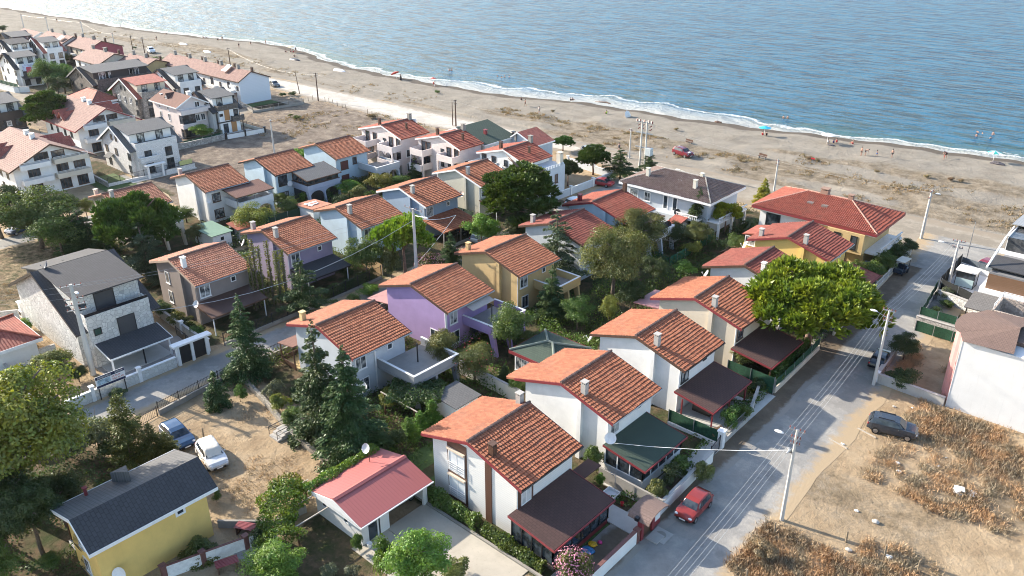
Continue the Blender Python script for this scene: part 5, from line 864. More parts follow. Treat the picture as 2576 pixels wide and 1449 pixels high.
fence_run('green screened street fence beneath the big street pine', [(-26.6, 68.5), (-26.9, 79.8)], .9, 'screen', GSCR, .6, CREAM)
fence_run('green screened street fence up the road from the big street pine', [(-27.0, 84), (-27.3, 92)], .9, 'screen', GSCR, .6, CREAM)
t = fence_run('white concrete picket fence along the road by the duplex villa', [(-27.6, 96.5), (-28.4, 113.8)], .9, 'iron', WPAINT, .35, CREAM, step=2.5)
fence_run('white concrete picket fence of the duplex villa on the beach side', [(-28.4, 113.9), (-44, 114.6)], .9, 'iron', WPAINT, .35, CREAM, step=2.5)
# right side plots
wall_run('weathered plot wall along the road beside the black hatchback', [(-19.9, 77.6), (-20.3, 84.2)], .95, CONCD, .3, CONC, pil=(.15, [(-19.85, 77.4)], WPAINT))
wall_run('weathered grey wall in front of the dry plot, running to the white building', [(-19.7, 77.3), (-13.4, 77.1)], 1.0, CONC, .25, CONC)
fence_run('green hedge screen with black frame at the back of the dry plot', [(-20.6, 91.3), (-14.8, 91.2)], 1.3, 'screen', GSCR)
wall_run('raised relief stone wall behind the first green screen', [(-20.9, 92.1), (-14.6, 92.0)], 1.5, stone('relief_stone', (.55, .52, .48), 3, .5, .15), .3, CONC)
fence_run('green hedge screen on top of the relief stone wall', [(-20.8, 92.6), (-15, 92.5)], 1.0, 'screen', GSCR, 1.5, CONCD); fence_run('second green hedge screen bordering the small lawn', [(-20.6, 93.6), (-15.2, 93.4)], 1.9, 'screen', GSCR)
fence_run('long green screened fence along the road beside the small lawn', [(-20.9, 93.8), (-22.0, 103.6)], 1.3, 'screen', GSCR, .4, CONC)
wall_run('white relief stone wall behind the small lawn', [(-21.2, 101.4), (-14.0, 99.5)], 1.3, WSTONE, .3, CONC)
fence_run('black hedge screen around the courtyard, lawn side', [(-21.6, 103.4), (-17.2, 101.2)], 1.5, 'screen', BSCR, .5, CONC); fence_run('black hedge screen around the courtyard, road side', [(-21.9, 104), (-22.1, 113.8)], 1.9, 'screen', BSCR); fence_run('glass and steel courtyard fence on the beach side', [(-22, 113.8), (-17.6, 112.6)], .8, 'screen', flat('smoked_panel', (.12, .14, .16), .3), .7, WHITE)
tag(MB().add([(-21.7, 104, .03), (-17.4, 102, .03), (-17.6, 112.4, .03), (-21.8, 113.5, .03)], [(0, 1, 2, 3)]).build('path', plaster('white_courtyard', (.62, .62, .64), .1)), kind='structure')
# lane walls
wall_run('long white block wall of the stone villa along the lane', [(-75.5, 20.6), (-75.6, 31.8)], 1.15, BLKW, .25, WPAINT, pil=(.45, [(-75.5, 23.2), (-75.55, 27.9)], WPAINT))
wall_run('white block wall at the lower left, below the sign', [(-75.4, 14), (-75.4, 20.4)], 1.0, BLKW, .22, CONC)
t = thing('gate_portal', 'white double gateway of the stone villa on the lane', 'gate', (-75.6, 32, 0))
for y in (0, 1.55, 3.2): MB().box(-.2, .2, y, y + .3, 0, 2.3).build('pillar', WPAINT, t)
MB().box(-.45, .45, -.4, 3.9, 2.3, 2.5).build('lintel', WPAINT, t); MB().box(-.03, .03, .3, 1.55, .1, 2.2).box(-.03, .03, 1.85, 3.2, .1, 2.2).build('gate_leaf', DARKW, t)
wall_run('cream block wall with lamp pillars between the villa and the taupe house', [(-89, 36.2), (-76, 35.7)], 1.2, stone('cream_block', (.55, .50, .42), 2.4, .8, .1), .22, CONC, pil=(.3, [(-82, 35.9), (-76.1, 35.7)], WPAINT))
wall_run('white garden wall with barbecue behind the stone villa', [(-108, 22), (-100.5, 23.5), (-99.5, 25)], 1.2, BLKW, .22, CONC)
wall_run('white block wall joining the stone villa corner', [(-88, 24.6), (-88, 19.5), (-78, 18.8)], 1.1, BLKW, .22, CONC)
fence_run('iron pool railing at the side of the stone villa', [(-82, 35.2), (-77.2, 34.9)], 1.2, 'iron', DARKW)
fence_run('spiked iron fence on grey base wall along the tan yard', [(-68.4, 26.2), (-69.6, 35.2)], .95, 'iron', IRON, .55, CONCD); fence_run('spiked iron fence along the lane by the gazebo', [(-69.7, 36), (-70.1, 50)], .95, 'iron', IRON, .5, CONCD)
fence_run('iron entrance gate of the tan yard', [(-68.3, 26), (-67.8, 23.2)], 1.1, 'iron', IRON, name='iron_gate', cat='gate')
t = wall_run('old rubble retaining wall crossing the tan yard', [(-68.9, 35.1), (-62, 33.9), (-55.5, 32.5), (-50, 32.3)], .55, stone('old_rubble', (.33, .30, .25), 3), .35)
t = thing('stair', 'short concrete garden stair with iron handrails at the rubble wall', 'stair', (-57.6, 31.2, 0)); MB().box(0, 1.4, 0, .4, 0, .2).box(0, 1.4, .4, .8, 0, .4).box(0, 1.4, .8, 1.6, 0, .58).build('steps', CONC, t)
for x in (.05, 1.35): rail(t, [(x, 0), (x, 1.6)], .3, .8, BLACKM, n=2)
fence_run('dark iron railing in front of the taupe and lilac houses', [(-75.9, 37.5), (-76.2, 50)], 1.2, 'iron', IRON, .4, CONCD); fence_run('black ornamental gate and railing of the lilac house', [(-76.2, 50.6), (-76.8, 60.5)], 1.5, 'iron', IRON, .3, CONCD)
fence_run('green screened lane fence beside the purple house', [(-70.2, 51.2), (-70.8, 61)], 1.1, 'screen', GSCR, .4, CONCD)
fence_run('bamboo fence in front of the light blue house', [(-82, 61.4), (-77.4, 61.2)], 1.6, 'screen', flat('bamboo_screen', (.38, .26, .13), .8)); fence_run('black railing with gate by the grey blue house', [(-77.4, 72.8), (-77.8, 84)], 1.4, 'iron', IRON, .4, CONC)
wall_run('white garden wall between the purple house and the pavilion', [(-52.5, 50.6), (-44.2, 50.4)], 1.5, BEIGE, .2, CONC)
wall_run('white low wall with pillars along the top of the lane', [(-79.2, 97), (-79.0, 114.6)], 1.2, PGREY, .2, WPAINT, pil=(.3, [(-79.2, 97.2), (-79.1, 103), (-79.05, 109), (-79, 114.5)], WPAINT))
wall_run('white low wall of the pine garden facing the beach road', [(-79, 114.8), (-90.5, 116.6)], 1.2, PGREY, .2, WPAINT, pil=(.3, [(-84, 115.6), (-90.4, 116.5)], WPAINT))
a_, b_, c_ = g(1645, 655), g(1683, 672), g(1795, 604); fence_run('bright green garden screen behind the street houses', [(a_.x, a_.y), (b_.x, b_.y), (c_.x, c_.y)], 1.4, 'screen', flat('bright_green_screen', (.02, .12, .075), .9))
a_, b_ = g(470, 505), g(330, 470); fence_run('green mesh fence behind the rear row gardens', [(-109, 53.5), (-103.5, 53.5), (-103, 66.5)], 1.3, 'screen', flat('dark_mesh', (.02, .05, .03), .9), .5, CONCD); fence_run('dark mesh fence between the grey blue and beige houses', [(-94, 83.2), (-82, 83)], 1.3, 'screen', MATS['dark_mesh'], .4, CONCD); fence_run('dark mesh fence between the two light blue houses', [(-101, 72.4), (-93.5, 72.2)], 1.2, 'screen', MATS['dark_mesh'], .4, CONCD)
# left quarter
wall_run('white plot wall with dark pillars in front of the timber slat villa', [(-153.8, 84), (-152.6, 92.3)], .95, WHITE, .2, DARKW, pil=(.25, [(-153.8, 84), (-153.2, 88), (-152.6, 92.3)], DARKW)); fence_run('railing and low wall on the sea side of the timber slat villa', [(-152.6, 92.5), (-164.6, 92.5)], .6, 'iron', DARKW, .6, BEIGE)
wall_run('pierced concrete block wall in front of the pale apartment house', [(-153.6, 72.4), (-153.9, 83.6)], 1.1, stone('pierced_block', (.40, .38, .35), 2), .22, CONC); fence_run('dark hedge screen behind the pierced block wall', [(-154.4, 75), (-154.6, 83.4)], 1.3, 'screen', GSCR)
t = thing('shed', 'little concrete shed with a pale slab roof at the corner of the vacant plot', 'shed', (-156, 71.6, 0)); MB().box(0, 2.2, 0, 2.4, 0, 1.9).build('wall', CONC, t); MB().box(-.2, 2.4, -.2, 2.6, 1.9, 2.0).build('roof', plaster('pale_slab', (.6, .5, .42)), t)
fence_run('concrete picket fence around the seaside terrace garden', [(-178.6, 102.4), (-170.2, 100.6), (-168.9, 113.6), (-176, 114.6)], .8, 'iron', CONCD, .5, CONCD)
wall_run('grey stone wall beside the white and grey villa', [(-156, 54.5), (-140.6, 53.8)], .9, GSTONE, .2, CONC); fence_run('black mesh fence of the white and grey villa', [(-141, 54), (-140.4, 68.8)], 1.1, 'iron', BLACKM, .5, WBRICK)
t = thing('gate_portal', 'white gateway of the white and grey villa', 'gate', (-139.8, 60.6, 0)); MB().box(-.2, .2, 0, .3, 0, 2.3).box(-.2, .2, 2.6, 2.9, 0, 2.3).build('pillar', WPAINT, t); MB().box(-.4, .4, -.3, 3.3, 2.3, 2.5).build('lintel', WPAINT, t)
wall_run('white stone wall to the right of the white gateway', [(-139.8, 63.8), (-139.9, 69.4)], 1.0, WBRICK, .2, DARKW); tag(MB().box(-.04, .04, 0, 2.4, 1.1, 1.9).build('sale_banner', flat('yellow_banner', (.5, .5, .2), .7), None, loc=(-139.9, 66.6, 0)), 'yellowish sale banner on the white stone wall', 'banner')
wall_run('white wall with green fence in front of the laundry balcony villa', [(-247, 71.4), (-235.5, 72.5), (-233.6, 75.4)], 1.4, WHITE, .2, CONC); fence_run('dark green hedge screen on the laundry villa wall', [(-246, 72.2), (-234.6, 73.2)], 1.0, 'screen', GSCR, 1.2, WHITE)
wall_run('long pale wall beside the road in front of the dark stone twin villa', [(-226, 77), (-204, 79)], 1.1, CONC, .2)
fence_run('white panel fence by the dark brown building', [(-186, 60), (-176, 66)], .8, 'iron', DARKW, .5, WHITE)
# lower left garden
wall_run('white fence with maroon frame below the yellow house', [(-48.2, 16.4), (-45.8, 24.2)], 1.1, flat('white_lattice', (.7, .7, .68), .6, var=.15), .12, MATS['maroon_coping'], pil=(.12, [(-48.2, 16.4), (-47.4, 19), (-46.5, 22)], MATS['maroon_coping']))
wall_run('low concrete wall between the yard and the yellow house garden', [(-50.2, 21.8), (-47.0, 24.6), (-46.6, 27.4)], .7, CONCD, .2)
for i, (x, y, rz, lab) in enumerate(((-48.0, 22.9, .5, 'rusty slatted garden bench table against the yard wall'), (-45.7, 19.9, 1.2, 'dark red picnic table by the maroon framed fence'))):
    t = thing('garden_table', lab, 'table', (x, y, 0), rz)
    for k in range(6): MB().box(-.8, .8, -.42 + k * .14, -.31 + k * .14, .7, .74).build('slat', MAROON, t)
    MB().box(-.7, -.6, -.35, .35, 0, .7).box(.6, .7, -.35, .35, 0, .7).build('leg', BROWN, t)
# gazebo pergola frames for vines
t = thing('pergola', 'timber pergola frame carrying vines behind the fir pair', 'pergola', (-52.5, 40.5, 0))
for x in (0, 4.2):
    for y in (0, 4.4): MB().box(x, x + .12, y, y + .12, 0, 2.3).build('post', BROWN, t)
for y in (0, 1.5, 3, 4.4): MB().box(-.4, 4.7, y, y + .08, 2.3, 2.4).build('beam', flat('bleached_wood', (.4, .36, .3), .8), t)
t = thing('pergola', 'timber pergola frame under the grape vine beside the garage', 'pergola', (-47.6, 24.6, 0))
for x in (.1, 3.8):
    for y in (.1, 3.4): MB().box(x, x + .12, y, y + .12, 0, 2.0).build('post', BROWN, t)
for x in (0, 1.9, 3.9): MB().box(x, x + .08, -.3, 3.9, 2.0, 2.08).build('beam', MATS['bleached_wood'], t)
# billboard ---------------------------------------------------------------
t = thing('sale_sign', 'blue and white villa sale sign on two posts in front of the stone villa', 'sign', (-75.15, 23.7, 0))
MB().box(-.04, .04, 0, .08, 0, 2.6).box(-.04, .04, 2.5, 2.58, 0, 2.6).build('post', DARKW, t); bd = MB().box(.05, .09, -.15, 2.7, 1.35, 2.6).build('board', WPAINT, t); NAVY = flat('navy_print', (.01, .02, .07), .5); RED = flat('red_print', (.5, .03, .04), .5)
MB().box(.091, .096, -.13, 2.68, 2.25, 2.58).box(.091, .096, -.13, 2.68, 1.37, 1.6).build('print_band', NAVY, bd); MB().box(.091, .095, 0, 1.25, 1.64, 2.2).build('print_picture', flat('print_blue', (.3, .42, .5), .5, var=.6, scale=5), bd)
def text(s_, parent, loc, size, mat, rot, name='lettering'):
    cu = bpy.data.curves.new(name, 'FONT'); cu.body = s_; cu.size = size; cu.extrude = .003; cu.materials.append(mat); o = bpy.data.objects.new(name, cu); col.objects.link(o); dg = bpy.context.evaluated_depsgraph_get(); me = bpy.data.meshes.new_from_object(o.evaluated_get(dg)); bpy.data.objects.remove(o)
    q = bpy.data.objects.new(name, me); col.objects.link(q); q.parent = parent; q.location = loc; q.rotation_euler = rot; return q
EF = (pi / 2, 0, pi / 2)
for s_, y, z, sz, m_ in (('ÖKSÜZOĞLU', .05, 2.33, .22, WPAINT), ('ÇOLAK', 1.75, 2.33, .24, WPAINT), ('SATILIK', 1.4, 1.98, .26, RED), ('VİLLALAR', 1.4, 1.68, .26, RED), ('0 532 000 00 00', .1, 1.42, .14, WPAINT)):
    if not s_.startswith('0'): text(s_, bd, (.1, y, z), sz, m_, EF)
# ------------------------------------------------------------------ poles
PG = 'concrete and timber utility poles'
PCONC = plaster('pole_concrete', (.52, .51, .48), .12, .8, .3); INS = flat('brown_insulator', (.25, .08, .06), .3)
POLES = {}
def pole(key, label, base, top, arms=((.3, 1.2),), mat=None, lamp=None, r=.14, rz=0, horn=False, ins=True, lean=(0, 0), cat='utility pole', name='utility_pole'):
    b = g(*base); h = max(5.5, min(10.5, hgt(b, *top))); t = thing(name, label, cat, b, 0, PG); tp = Vector((lean[0], lean[1], h))
    MB().tube([(0, 0, -.2), tp * .5, tp], [r * 1.25, r, r * .7], 8).build('shaft', mat or PCONC, t); POLES[key] = (b + tp, h)
    for (dz, w_) in arms:
        c, s_ = cos(rz), sin(rz); p = tp + Vector((0, 0, -dz)); a = MB().bar(p - Vector((c * w_, s_ * w_, 0)), p + Vector((c * w_, s_ * w_, 0)), .1); ar = a.build('crossarm', STEEL, t)
        if ins:
            i_ = MB(); 
            for k in (-.9, -.35, .35, .9): i_.lathe([(.03, 0), (.06, .06), (.04, .12), (.06, .16), (.02, .2)], 6, p + Vector((c * w_ * k, s_ * w_ * k, .05)))
            i_.build('insulator', INS if mat is None else DARKW, ar)
    if lamp:
        p = tp + Vector((0, 0, -.9)); q = p + Vector((lamp[0], lamp[1], .35)); l_ = MB().tube([p, q], .03, 5).build('lamp_arm', STEEL, t); MB().blob(q + Vector((lamp[0], lamp[1], .1)).normalized() * .3, (.38, .17, .1) if abs(lamp[0]) > abs(lamp[1]) else (.17, .38, .1), 1, 2, .1).build('lamp_head', WPAINT, l_, True)
    if horn: MB().lathe([(.05, -.5), (.08, -.2), (.26, 0), (.24, .0), (.04, -.3)], 12, tp + Vector((-.3, 0, -2.0)), 'Y').build('loudspeaker', STEEL, t, True)
    return t
pole('p1', 'concrete street pole with lamp and horn loudspeaker, nearest on the dirt verge', (1966, 1308), (2003, 1080), ((.1, .6), (.8, .35), (1.3, .35)), lamp=(-.9, -.3), horn=True, rz=.1)
pole('p3', 'concrete street pole with lamp in front of the black hatchback', (2197, 968), (2240, 780), ((.1, .6), (.8, .4), (1.2, .4)), lamp=(-1.1, 0), rz=.1)
pole('p5', 'concrete street pole with double insulator arms beside the dark courtyard', (2385, 720), (2413, 606), ((.1, .7), (.9, .6)), lamp=(-1.6, -.2), rz=.2, r=.17)
pole('p4', 'tall concrete pole at the corner of the duplex villa fence', (2317, 600), (2344, 478), ((.3, .5), (1.2, .5)), lamp=(.5, .3), rz=1.4, r=.18)
pole('p6', 'thin steel lamp post behind the dark courtyard', (2430, 655), (2447, 608), (), STEEL, r=.06, name='lamp_post', cat='lamp post', ins=False)
pole('a1', 'big concrete pole with stacked insulator arms in front of the stone villa', (235, 942), (180, 715), ((.2, 1.0), (1.6, .9), (2.2, .9), (2.8, .9)), r=.24, rz=1.2, lamp=(.9, 0))
pole('a2', 'concrete pole with three red insulators among the umbrella pine and blue house', (1050, 722), (1042, 484), ((.1, 1.6),), rz=0, r=.2, lamp=(2.2, -.2))
pole('b1', 'concrete pole on the vacant plot edge', (690.3, 385), (683, 300), ((.5, .3),), r=.14)
pole('b2', 'dark timber pole beside the white beach road', (800.8, 254), (792.8, 183), ((.3, .5), (.8, .4)), BROWN, rz=.6)
pole('b3', 'leaning thin timber pole at the terrace garden corner', (754, 236), (744, 189), (), BROWN, r=.09, lean=(-1.0, 0))
pole('b4', 'dark timber pole with side brackets behind the seaside houses', (1147, 318), (1146, 251), ((.3, .4), (1.0, .3)), BROWN, rz=1.2)
pole('b5', 'thinner timber pole next to the bracketed one behind the seaside houses', (1139, 316), (1134, 266), (), BROWN, r=.09)
pole('b6', 'concrete pole beside the transformer pair on the beach road', (1583, 398), (1585, 323), ((.4, .4),), r=.13)
pole('b7', 'concrete pole behind the duplex villa roof', (1947, 480), (1956, 420), ((.4, .3), (1.0, .3)), r=.15)
pole('b8', 'concrete pole beside the dark brown building', (71, 339), (60, 288), ((.4, .3),), r=.16); pole('b9', 'concrete pole in front of the stone faced house', (342, 292), (332, 243), ((.3, .3),), r=.16); pole('b10', 'thin dark pole in front of the terrace wall', (603, 293), (597, 240), (), BROWN, r=.08)
for i, (bx, by, tx, ty, lab) in enumerate(((61, 73, 58, 53, 'first pole from the left in the dunes'), (123, 81, 120, 62, 'second dune pole from the left'), (211, 93, 207, 73, 'third dune pole from the left'), (291, 129, 283, 82, 'tall dune pole behind the maroon end wall'), (365, 138, 358, 100, 'dark timber pole beside the parked jeep'), (336, 134, 330, 108, 'thin leaning pole left of the parked jeep'), (580, 168, 575, 135, 'timber pole with crossarm behind the long seaside terrace'))):
    pole('d%d' % i, lab, (bx, by), (tx, ty), ((.4, .5),), BROWN if i > 3 else None, rz=.8, r=.13)
# transformer pair
b = g(1612, 428); t = thing('transformer_pole', 'pair of lattice concrete poles carrying a transformer and red insulators', 'transformer pole', b); H_ = hgt(b, 1627, 304); H_ = min(10.5, H_)
for x in (-.35, .75): MB().tube([(x, 0, -.2), (x * .9, 0, H_)], [.2, .13], 6).build('shaft', PCONC, t)
for z in (H_ - .3, H_ - 2.2, H_ - 4.8): MB().bar((-1.5, 0, z), (1.9, 0, z), .14).bar((-1.3, .3, z), (1.7, .3, z), .08).build('crossarm', STEEL, t)
i_ = MB()
for x in (-1.4, -.8, .1, 1.0, 1.7): i_.lathe([(.08, 0), (.16, .1), (.1, .2), (.16, .3), (.05, .45)], 8, (x, 0, H_ - .25))
for k in range(4):
    for z in (H_ - 1.0, H_ - 1.6): i_.bar((-1.2 + k * .8, .1, z), (-.8 + k * .8, .2, z + .3), .16)
i_.build('insulator', INS, t); MB().box(.9, 2.0, -.5, .5, H_ - 6.0, H_ - 4.7).build('transformer', flat('transformer_grey', (.5, .55, .55), .5), t); MB().lathe([(.05, 0), (.09, .15), (.05, .3)], 6, (1.2, 0, H_ - 4.7)).lathe([(.05, 0), (.09, .15), (.05, .3)], 6, (1.6, 0, H_ - 4.7)).build('bushing', INS, t)
# cables -------------------------------------------------
CABM = flat('aluminium_cable', (.55, .55, .53), .4, .3)
def cable(label, pts, sag=.5, r=.008, group='overhead cables', mat=None):
    mb = MB()
    for a, b in zip(pts, pts[1:]):
        a, b = Vector(a), Vector(b); L = (b - a).length; s_ = sag * (L / 30) ** 2; n_ = max(4, int(L / 4)); mb.tube([a.lerp(b, i / n_) - Vector((0, 0, s_ * 4 * (i / n_) * (1 - i / n_))) for i in range(n_ + 1)], r, 4, False)
    return tag(mb.build('power_cable', mat or CABM), label, 'cable', group)
off = lambda k, dx, dz: (POLES[k][0] + Vector((dx, 0, dz)))
for i, (dx, dz, lab) in enumerate(((-.5, .05, 'street cable on the house side of the upper crossarm'), (-.18, .05, 'street cable just left of the pole heads'), (.18, .05, 'street cable just right of the pole heads'), (.5, .05, 'street cable on the dirt lot side of the upper crossarm'))):
    p0 = POLES['p1'][0] + Vector((1.6, -34, 0)); cable(lab, [p0 + Vector((dx, 0, dz)), off('p1', dx, dz), off('p3', dx, dz), off('p5', dx, dz)], .55)
cable('thick service cable sagging from the loudspeaker pole to the veranda house', [off('p1', -.1, -1.9), (-31.7, 47.5, 3.0)], 1.3, .022, mat=WPAINT)
cable('service cable from the blue house pole to the stone villa', [off('a2', 0, -1.5), (-82.4, 31.5, 4.2)], 2.0, .03); cable('twisted service cable hanging down to the lane gate by the blue house', [off('a2', 1.6, -1.0), (-77.6, 75, 4.5), (-70.2, 57.5, 2.2)], 1.0, .035, mat=WPAINT)
for i, dx in enumerate((-.8, 0, .8)): cable(('upper', 'middle', 'lower')[i] + ' of three cables leaving the big villa pole toward the lower left', [off('a1', dx * .3, -.2 - i * .6), Vector((-108, -6 + i * 2, 8.5))], .5, .006)
for i, dx in enumerate((-.8, .8)): cable(('left', 'right')[i] + ' cable of the pair between the villa pole and the lane pole', [off('a1', dx * .4, -.2), off('a2', dx, -.1)], .6, .009)
cable('cable along the beach road from the terrace pole to the plot pole', [off('d6', 0, -.4), off('b2', 0, -.4), off('b4', 0, -.4), off('b6', 0, -.4)], .5, .007); cable('cable from the transformer pair along the beach to the corner pole', [b + Vector((0, 0, H_ - .3)), off('b7', 0, -.4), off('p4', 0, -.4)], .5, .007)
cable('cable between the dune poles at the far left', [off('d0', 0, -.4), off('d1', 0, -.4), off('d2', 0, -.4), off('d3', 0, -.4), off('d4', 0, -.4), off('d6', 0, -.4)], .5, .007)
# fence posts -------------------------------------------------
FP = MB().tube([(0, 0, -.2), (.03, .02, 1.15)], [.07, .055], 6).mesh('fence_post', flat('old_post', (.24, .19, .13), .9, var=.3))
n_ = 0
for i, (x, y) in enumerate([(689, 278), (727, 267), (744, 261), (760, 258), (776, 255), (787, 252), (818, 256), (828, 258), (838, 262), (849, 267), (861, 271), (871, 275), (925, 287), (936, 291), (838, 352)]):
    p = g(x, y); o = link('fence_post', FP, None, p, R.random() * 6); o.rotation_euler[0] = R.uniform(-.1, .1)
    tag(o, 'short weathered wooden post along the %s of the vacant plot' % ('lane side' if i < 6 else 'white beach road side'), 'post', 'fence posts along the %s of the vacant plot' % ('lane side' if i < 6 else 'beach road side'))
for i, (x, y, lab) in enumerate(((1948, 1342, 'leaning wooden post right below the loudspeaker pole'), (2128, 1364, 'wooden post left of the dark scrub ditch'), (2225, 1400, 'wooden post in the middle of the ditch line'), (2308, 1438, 'wooden post at the lower right end of the ditch line'), (1877, 1462, 'pale wooden post in the dry brush at the bottom edge'), (513, 1103, 'short dark stake behind the covered car'))):
    p = g(x, y); o = link('fence_post', FP, None, p, R.random() * 6); o.scale = (1.1, 1.1, .95); tag(o, lab, 'post', 'fence posts of the waste ground')
# ------------------------------------------------------------------ cars
TYRE = flat('tyre_rubber', (.015, .015, .015), .8); RIM = flat('alloy_rim', (.4, .4, .42), .3, .8); LAMP = flat('headlamp', (.7, .72, .75), .1); TAIL = flat('tail_lamp', (.4, .02, .02), .2); CGL = glass('car_glass', (.015, .02, .028), .05, (.05, .06, .07))
CARG = {}
def car_mesh(L, W_, H_, kind):
    """profile lofted body: hatch, suv, sedan"""
    hb = {'hatch': .62, 'suv': .60, 'sedan': .62}[kind] * H_ / 1.0
    if kind == 'sedan': roofp = [(-.5, .42), (-.47, .58), (-.30, .64), (-.18, .97), (.0, 1.0), (.12, .97), (.26, .66), (.44, .58), (.5, .42)]
    elif kind == 'suv': roofp = [(-.5, .45), (-.48, .66), (-.40, .94), (-.25, 1.0), (.02, .99), (.12, .94), (.24, .66), (.44, .60), (.5, .44)]
    else: roofp = [(-.5, .44), (-.48, .64), (-.38, .95), (-.2, 1.0), (.02, .99), (.10, .95), (.24, .66), (.44, .56), (.5, .40)]
    body = MB(); sec = []
    xs_ = [-.5, -.49, -.45, -.40, -.32, -.26, -.18, 0, .12, .2, .26, .3, .36, .44, .485, .5]
    def top(x): return poly_i(roofp, x)
    belt = lambda x: min(top(x), {'hatch': .64, 'suv': .66, 'sedan': .62}[kind] - .06 * max(0, x))
    for x in xs_:
        w2 = W_ / 2 * (1 - .9 * max(0, abs(x) - .42) ** 1.0 * 2.2); bz = belt(x) * H_; lo = .2 * H_ if abs(x) < .44 else .27 * H_; tz = top(x) * H_
        ws = [(w2 * .96, lo), (w2, lo + .12), (w2, bz * .72), (w2 * .95, bz)]
        if tz - bz > .06: ws += [(w2 * .93, bz + .01), (w2 * .76, tz - .05), (w2 * .66, tz)]
        else: ws += [(w2 * .93, bz + .005), (w2 * .8, bz + .02), (w2 * .6, bz + .03)]
        ring = [(x * L, -a, z) for a, z in ws] + [(x * L, a, z) for a, z in ws[::-1]]; sec.append(ring)
    k = len(sec[0]); vs = [p for r in sec for p in r]; fs = []
    for i in range(len(sec) - 1):
        for j in range(k): j2 = (j + 1) % k; fs.append((i * k + j, i * k + j2, (i + 1) * k + j2, (i + 1) * k + j))
    fs += [tuple(range(k))[::-1], tuple(range((len(sec) - 1) * k, len(sec) * k))]; body.add(vs, fs)
    # glasshouse as a slightly proud shell
    gl = MB(); pts = []
    def side(x, f): w2 = W_ / 2; bz = belt(x) * H_; tz = top(x) * H_; return (w2 * (.935 + (.765 - .935) * f) + .008, bz + .03 + (tz - .07 - bz - .03) * f)
    for (xa, xb) in ((-.36, -.17), (-.15, .03)) + (((.045, .13),) if kind != 'sedan' else ((.045, .10),)):
        for s_ in (-1, 1):
            q = []
            for x, f in ((xa, 0), (xb + .03, 0), (xb, 1), (xa + (.04 if xa < -.3 else 0), 1)):
                w_, z = side(x, f); q.append((x * L, s_ * w_, z))
            gl.prism(q, (0, s_ * -.01, 0))
    for xa, xb, e in ((.24, .115, 1), (-.47 if kind != 'sedan' else -.31, -.40 if kind != 'sedan' else -.19, -1)):
        za, zb = top(xa) * H_, top(xb) * H_; gl.prism([(xa * L + e * .03, -W_ * .40, za - .0), (xa * L + e * .03, W_ * .40, za), (xb * L + e * .03, W_ * .33, zb + .0), (xb * L + e * .03, -W_ * .33, zb)], (0, 0, .012))
    return body, gl
def poly_i(p, x):
    for a, b in zip(p, p[1:]):
        if x <= b[0]: return a[1] + (b[1] - a[1]) * max(0, (x - a[0])) / (b[0] - a[0])
    return p[-1][1]
def car(label, loc, rz, mat, kind='hatch', L=3.9, W_=1.68, H_=1.45, rails=False, cat='car', name='parked_car', plate=True):
    t = thing(name, label, cat, loc, rz, 'parked cars'); body, gl = car_mesh(L, W_, H_, kind)
    bo = body.build('body', mat, t); me = bo.data; bv = bo.modifiers.new('b', 'BEVEL'); bv.width = .03; bv.segments = 2; bv.limit_method = 'ANGLE'; bv.angle_limit = radians(25)
    gl.build('windows', CGL, t); r = .3 if kind != 'suv' else .34
    for x in (-.31, .32):
        for s_ in (-1, 1):
            MB().lathe([(r * .62, -.1), (r, -.09), (r, .09), (r * .62, .1)], 16, (x * L, s_ * (W_ / 2 - .08), r), 'Y').build('wheel', TYRE, t); wl = t.children[-1] if False else None
            rm = MB().lathe([(.04, -.115), (r * .62, -.105), (r * .62, .105), (.04, .115)], 10, (x * L, s_ * (W_ / 2 - .08), r), 'Y').build('rim', RIM, None); rm.parent = [c for c in t.children if c.name.startswith('wheel')][-1]
    for s_ in (-1, 1):
        MB().blob((.465 * L, s_ * W_ * .36, .52 * H_ * .9), (.12, .17, .09), 1, 2, .05).build('headlight', LAMP, t, True); MB().blob((-.48 * L, s_ * W_ * .40, .55 * H_), (.06, .1, .12), 1, 2, .05).build('tail_light', TAIL, t, True)
        MB().blob((.13 * L, s_ * (W_ / 2 + .08), .62 * H_), (.08, .09, .07), 1, 1, .05).build('mirror', mat, t, True)
    MB().box(.485 * L, .505 * L, -W_ * .3, W_ * .3, .2 * H_, .33 * H_).box(.46 * L, .495 * L, -W_ * .3, W_ * .3, .38 * H_, .44 * H_).build('grille', BLACKM, t)
    if plate: MB().box(.506 * L, .512 * L, -.26, .26, .26 * H_, .26 * H_ + .11).build('number_plate', WPAINT, t)
    if rails: MB().box(-.3 * L, .02 * L, -W_ * .33, -W_ * .30, H_ - .01, H_ + .05).box(-.3 * L, .02 * L, W_ * .30, W_ * .33, H_ - .01, H_ + .05).build('roof_rail', DARKW, t)
    return t
P_ = paint
car('faded red hatchback parked against the white street wall', (-23.6, 48.0, 0), radians(-88), P_('car_red', (.26, .03, .022), .3), 'hatch', 3.75, 1.65, 1.42)
car('dark blue grey crossover on the tan dirt lot', (-15.6, 69.4, 0), radians(14), P_('car_slate', (.035, .045, .06)), 'suv', 4.25, 1.8, 1.6, True)
car('black hatchback behind the concrete pole by the plot wall', (-20.9, 81.3, 0), radians(96), P_('car_black', (.012, .014, .02)), 'hatch', 4.1, 1.72, 1.42)
t = thing('golf_cart', 'dark blue golf cart with pale flat roof under the hedge', 'golf cart', (-27.3, 106.6, 0), radians(-95)); MB().box(-1.1, 1.1, -.6, .6, .3, .7).box(-.5, -.2, -.55, .55, .7, 1.15).box(.7, 1.15, -.55, .55, .7, .85).build('body', P_('cart_blue', (.02, .04, .07)), t); MB().box(-1.15, .9, -.62, .62, 1.85, 1.92).build('roof', BEIGE, t)
